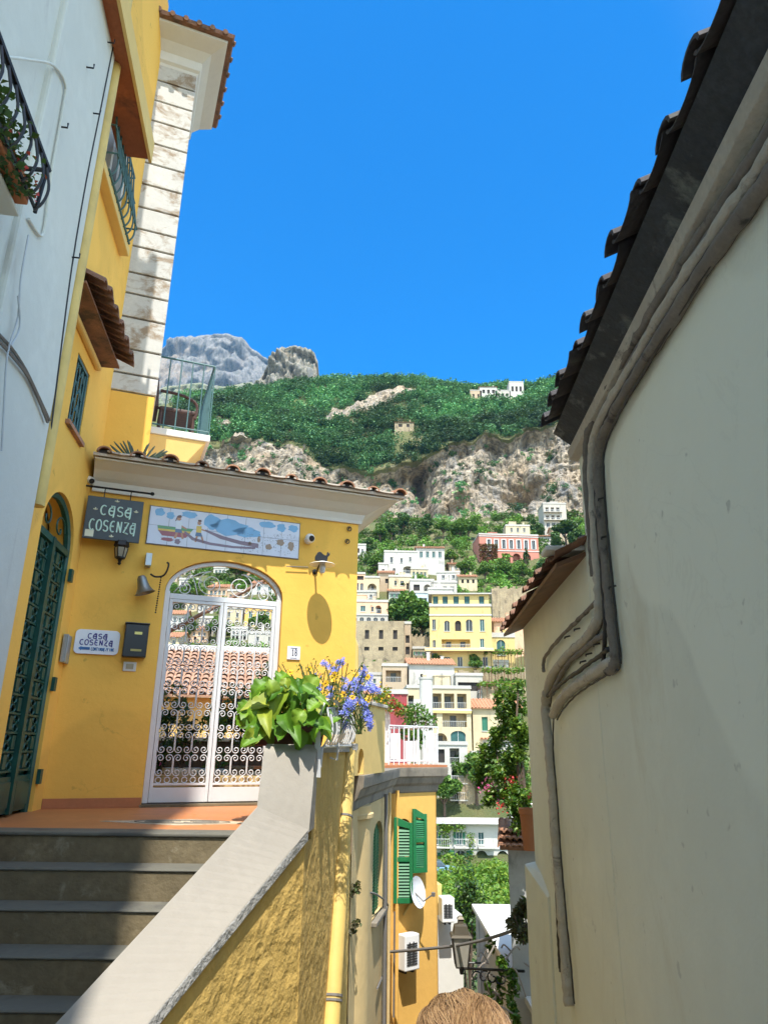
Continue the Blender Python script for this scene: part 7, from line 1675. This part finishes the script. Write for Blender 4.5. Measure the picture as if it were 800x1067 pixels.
ret_wall(503, 548, 696, 708, 'upper stone wall of the vine terraces right of the white house', 138)
ret_wall(503, 548, 716, 728, 'lower stone wall of the vine terraces behind the creeper', 130)
ret_wall(478, 512, 806, 850, 'stone wall dropping below the pale valley house', 108)
ret_wall(370, 470, 548, 553, 'thin stone terrace wall at the foot of the cliff', 276)
# vine pergolas on the terraces
for k, (px0, px1, py, Y) in enumerate(((505, 546, 690, 142), (505, 546, 710, 134), (500, 546, 725, 129))):
    t = thing('vine_pergola', ('top', 'middle', 'lowest')[k] + ' vine pergola of thin posts on the terraces right of the white house', 'pergola', at_y(px0, py, Y)); a, b = at_y(px0, py, Y), at_y(px1, py, Y)
    g = MB()
    for i in range(7): p = a.lerp(b, i / 6); g.tube([p + V((0, 0, -3)), p + V((0, 0, 2.1))], .06, 4).tube([p + V((0, 3, -.5)), p + V((0, 3, 2.5))], .06, 4).tube([p + V((0, 0, 2.1)), p + V((0, 3, 2.5))], .05, 4)
    g.tube([a + V((0, 0, 2.1)), b + V((0, 0, 2.1))], .05, 4).build('frame', M['wood'], t)
    n = 420; f_ = RNG.uniform(0, 1, n); P_ = np.array([list(a.lerp(b, x)) for x in f_]) + np.stack([RNG.normal(0, .2, n), RNG.uniform(-.3, 3, n), RNG.normal(2.1, .25, n)], 1)
    v_, ff = leaf_arrays(P_, .55, k, .8); np_mesh('vine_leaves', v_, ff, M['leaf_lime'], t)

# ------------------------------------------------------------------ vegetation of the hillside
def hz_at(x, y):
    c = int(np.clip(round((x / y - s_[0]) / .0022), 0, nc - 1)); col = HY[:, c]; r = int(np.clip(np.searchsorted(np.maximum.accumulate(col), y), 1, nr - 1)); f_ = (y - col[r - 1]) / max(1e-6, col[r] - col[r - 1]); return float(HZ[r - 1, c] * (1 - f_) + HZ[r, c] * f_)
def crown_pts(rx, rz, n, seed, lf): return leaf_arrays(lobes((0, 0, 0), rx, rz, 10, n, seed, .55), RNG.uniform(lf * .7, lf * 1.3, n), seed, .8, .5)
far_leaf = leafy('far_forest_leaf', (.024, .10, .042), (.055, .17, .06), (.13, .25, .08), .7, .12, tone=True)
mid_leaf = leafy('slope_tree_leaf', (.045, .12, .018), (.085, .19, .026), (.16, .26, .04), .6, .2, tone=True)
tree_leaf = leafy('slope_crown_leaf', (.045, .12, .018), (.085, .19, .026), (.16, .26, .04), .6, .2); tree_dark = leafy('slope_crown_dark', (.025, .08, .022), (.05, .13, .03), (.10, .18, .04), .6, .2)
protos = []
for k, (rx, rz, n, lf, th, mt) in enumerate(((3.4, 2.6, 1500, .72, 3.0, tree_leaf), (2.6, 2.8, 1200, .62, 2.6, tree_dark), (3.8, 2.0, 1300, .7, 4.2, M['leaf_dark']), (1.1, 3.6, 520, .5, 1.2, M['leaf_dark']))):
    t = thing('slope_tree', 'x', 'tree', (0, 0, 0)); g = MB()
    g.tube([(0, 0, -2.5), (.05, 0, th * .6), (0, .1, th + rz * .4)], [.28, .22, .10], 7)
    for j in range(5): a = j * 1.26; g.tube([(0, 0, th * .7), (rx * .3 * math.cos(a), rx * .3 * math.sin(a), th + rz * .3), (rx * .6 * math.cos(a), rx * .6 * math.sin(a), th + rz * .9)], [.14, .09, .03], 5)
    g.build('trunk', M['bark'], t); v_, ff = crown_pts(rx, rz, n, k + 3, lf); np_mesh('crown', v_ + np.array([0, 0, th + rz * .8]), ff, mt, t)
    protos.append(t)
trees = [ # px, base py, kind, scale, label
 (425, 664, 0, 1.55, 'broad bright green tree between the stone ruin and the hotel'), (440, 668, 0, 1.15, 'smaller round green tree touching the left side of the hotel'), (410, 650, 1, .9, 'dark tree behind the broad bright tree near the peach house'), (418, 622, 2, .55, 'flat topped umbrella tree on the terrace below the white villa'),
 (590, 575, 2, 1.5, 'big dark umbrella pine beside the right roof'), (579, 578, 1, 1.1, 'dark round tree left of the umbrella pine'), (603, 580, 1, 1.3, 'dark tree at the edge of the right wall'), (548, 590, 3, 1.0, 'palm like dark tree before the pink villa'), (556, 556, 1, 1.0, 'dark tree above the right end of the pink villa'), (562, 560, 1, .9, 'round dark tree between the pink villa and grey block'),
 (408, 560, 1, 1.1, 'dark tree at the cliff foot above the white villa'), (420, 556, 1, 1.3, 'tall dark tree under the small cave in the cliff'), (445, 556, 1, 1.2, 'dark green tree at the foot of the gully'), (462, 560, 0, 1.0, 'round mid green tree above the villa veranda'), (478, 566, 0, 1.3, 'large rounded green tree left of the pink villa'), (488, 560, 0, 1.1, 'light green tree nearer the cliff left of the pink villa'), (396, 566, 0, 1.0, 'green tree left of the white villa'), (384, 584, 1, 1.0, 'dark tree beside the guesthouse corner under the cliff'), (390, 600, 0, .8, 'small green tree left of the small white block'), (374, 556, 1, 1.0, 'dark tree just clear of the guesthouse eave'), (470, 590, 0, .8, 'green tree on the terrace below the villa veranda'), (485, 602, 0, .9, 'low green tree below the pink villa on its left'), (505, 604, 0, .8, 'rounded shrub tree in front of the pink villa'), (525, 606, 0, .9, 'bright green tree on the slope in the middle below the pink villa'), (545, 608, 0, .8, 'light tree on the slope right below the pink villa'), (566, 604, 1, .9, 'dark tree on the slope near the lower tiled hood'),
 (455, 702, 0, .55, 'round bush tree before the hotel terrace on the left'), (495, 704, 0, .6, 'leafy tree before the hotel terrace on the right'), (520, 740, 1, .5, 'dark shrub tree among the vine terraces'), (478, 824, 0, .65, 'bright tree beside the valley house with washing'), (463, 852, 0, .8, 'leafy tree behind the white hotel roof'), (497, 838, 0, .9, 'tall light tree right of the arched balconies'), (372, 690, 0, .5, 'small tree at the foot of the stone ruin'), (400, 690, 0, .45, 'bush growing from the wall under the ruin'),
 (178, 640, 0, 1.0, 'green tree in the left gate leaf among the houses'), (200, 636, 0, 1.0, 'wide green tree near the top of the left gate leaf'), (246, 612, 0, 1.1, 'green tree under the arch right of its crown'), (225, 668, 0, .8, 'tree just above the white ridge by the centre bar'), (196, 668, 1, .8, 'dark tree above the orange roof in the left gate leaf'), (272, 668, 0, .8, 'tree behind the right gate leaf above the ridge')]
for k, (px, py, kd, sc_, lab) in enumerate(trees):
    Y = base_Y(py); p = at_y(px, py, Y); zz = max(hz_at(p.x, Y), p.z - 2)
    if k in (0,) : pass
    src = protos[kd]
    dup(src, (p.x, Y, min(zz, p.z + .5)), k * 1.7, sc_, lab)
for t in protos:
    for ch in list(t.children): bpy.data.objects.remove(ch)
    bpy.data.objects.remove(t)
# wooded ridge: one mass
rs = np.random.default_rng(77)
def scatter(n, ylo, yhi, slo, shi, maxrock, rmin, rmax, leaves, lf, mat, name, seed, avoid=True, minrock=-1):
    V_, F_, TN, off = [], [], [], 0; base = [lobes((0, 0, 0), 1, .8, 8, leaves, seed + i, .6) for i in range(6)]; cnt = 0; tries = 0
    while cnt < n and tries < n * 12:
        tries += 1; s = rs.uniform(slo, shi); r = rs.integers(0, nr - 4); c = int(round((s - s_[0]) / .0022))
        y = HY[r, c]
        if not (ylo <= y <= yhi) or HR[r, c] > maxrock or HR[r, c] < minrock: continue
        x = HX[r, c]; z = HZ[r, c]
        if avoid and any(a < x < b and c0 < y < d for a, b, c0, d in FOOT): continue
        cnt += 1; R = rs.uniform(rmin, rmax) * (1.25 if rs.random() < .15 else 1); P_ = base[rs.integers(0, 6)] * R; a = rs.uniform(0, 6.28); P_ = P_ @ np.array([[math.cos(a), math.sin(a), 0], [-math.sin(a), math.cos(a), 0], [0, 0, 1]])
        v_, f_ = leaf_arrays(P_ + np.array([x + rs.normal(0, .5), y, z + R * .55]), R * lf * rs.uniform(.8, 1.2), int(rs.integers(1e6)), .8, .5); V_.append(v_); F_.append(f_ + off); off += len(v_); TN.append(np.full(len(v_), rs.choice([.75, .9, 1.0, 1.2]) * float(np.clip(1.05 + 4.0 * (fbm(np.array([x * .03 + 40]), np.array([y * .03 + z * .03]), 3, 91)[0] - .5), .45, 1.9))))
    o = np_mesh(name, np.concatenate(V_), np.concatenate(F_), mat); a_ = o.data.attributes.new('tone', 'FLOAT', 'POINT'); a_.data.foreach_set('value', np.concatenate(TN).astype(np.float32)); return setting(o, 'stuff')
scatter(2500, 322, 440, -.33, .30, .4, 2.0, 6.0, 210, .19, far_leaf, 'ridge_woods', 100)
scatter(420, 316, 333, -.33, .30, .99, 1.2, 2.8, 130, .22, far_leaf, 'cliff_edge_shrubs', 130)
scatter(330, 290, 430, -.33, .30, 2, 1.0, 2.9, 60, .36, far_leaf, 'cliff_shrubs', 120, minrock=.5)
scatter(620, 196, 296, -.36, .32, .9, 1.5, 3.6, 150, .25, mid_leaf, 'slope_undergrowth', 140)
scatter(1500, 101, 205, -.36, .20, .9, .7, 2.0, 80, .34, mid_leaf, 'terrace_shrubs', 160)
scatter(560, 48, 97, -.02, .22, .9, 1.0, 1.9, 240, .16, M['leaf_lime'], 'garden_greenery', 180)

# ------------------------------------------------------------------ the air: far things fade towards blue
hzm = bpy.data.materials.new('air'); hzm.use_nodes = True; nt = hzm.node_tree
nt.nodes.remove(nt.nodes['Principled BSDF']); pv = nt.nodes.new('ShaderNodeVolumePrincipled')
pv.inputs['Color'].default_value = (.18, .55, 1.0, 1); pv.inputs['Density'].default_value = .00006; pv.inputs['Anisotropy'].default_value = .2
nt.links.new(pv.outputs[0], nt.nodes['Material Output'].inputs['Volume'])
setting(MB().box(-2700, 2700, -1500, 3100, -23, 1560).build('haze', hzm), 'stuff')
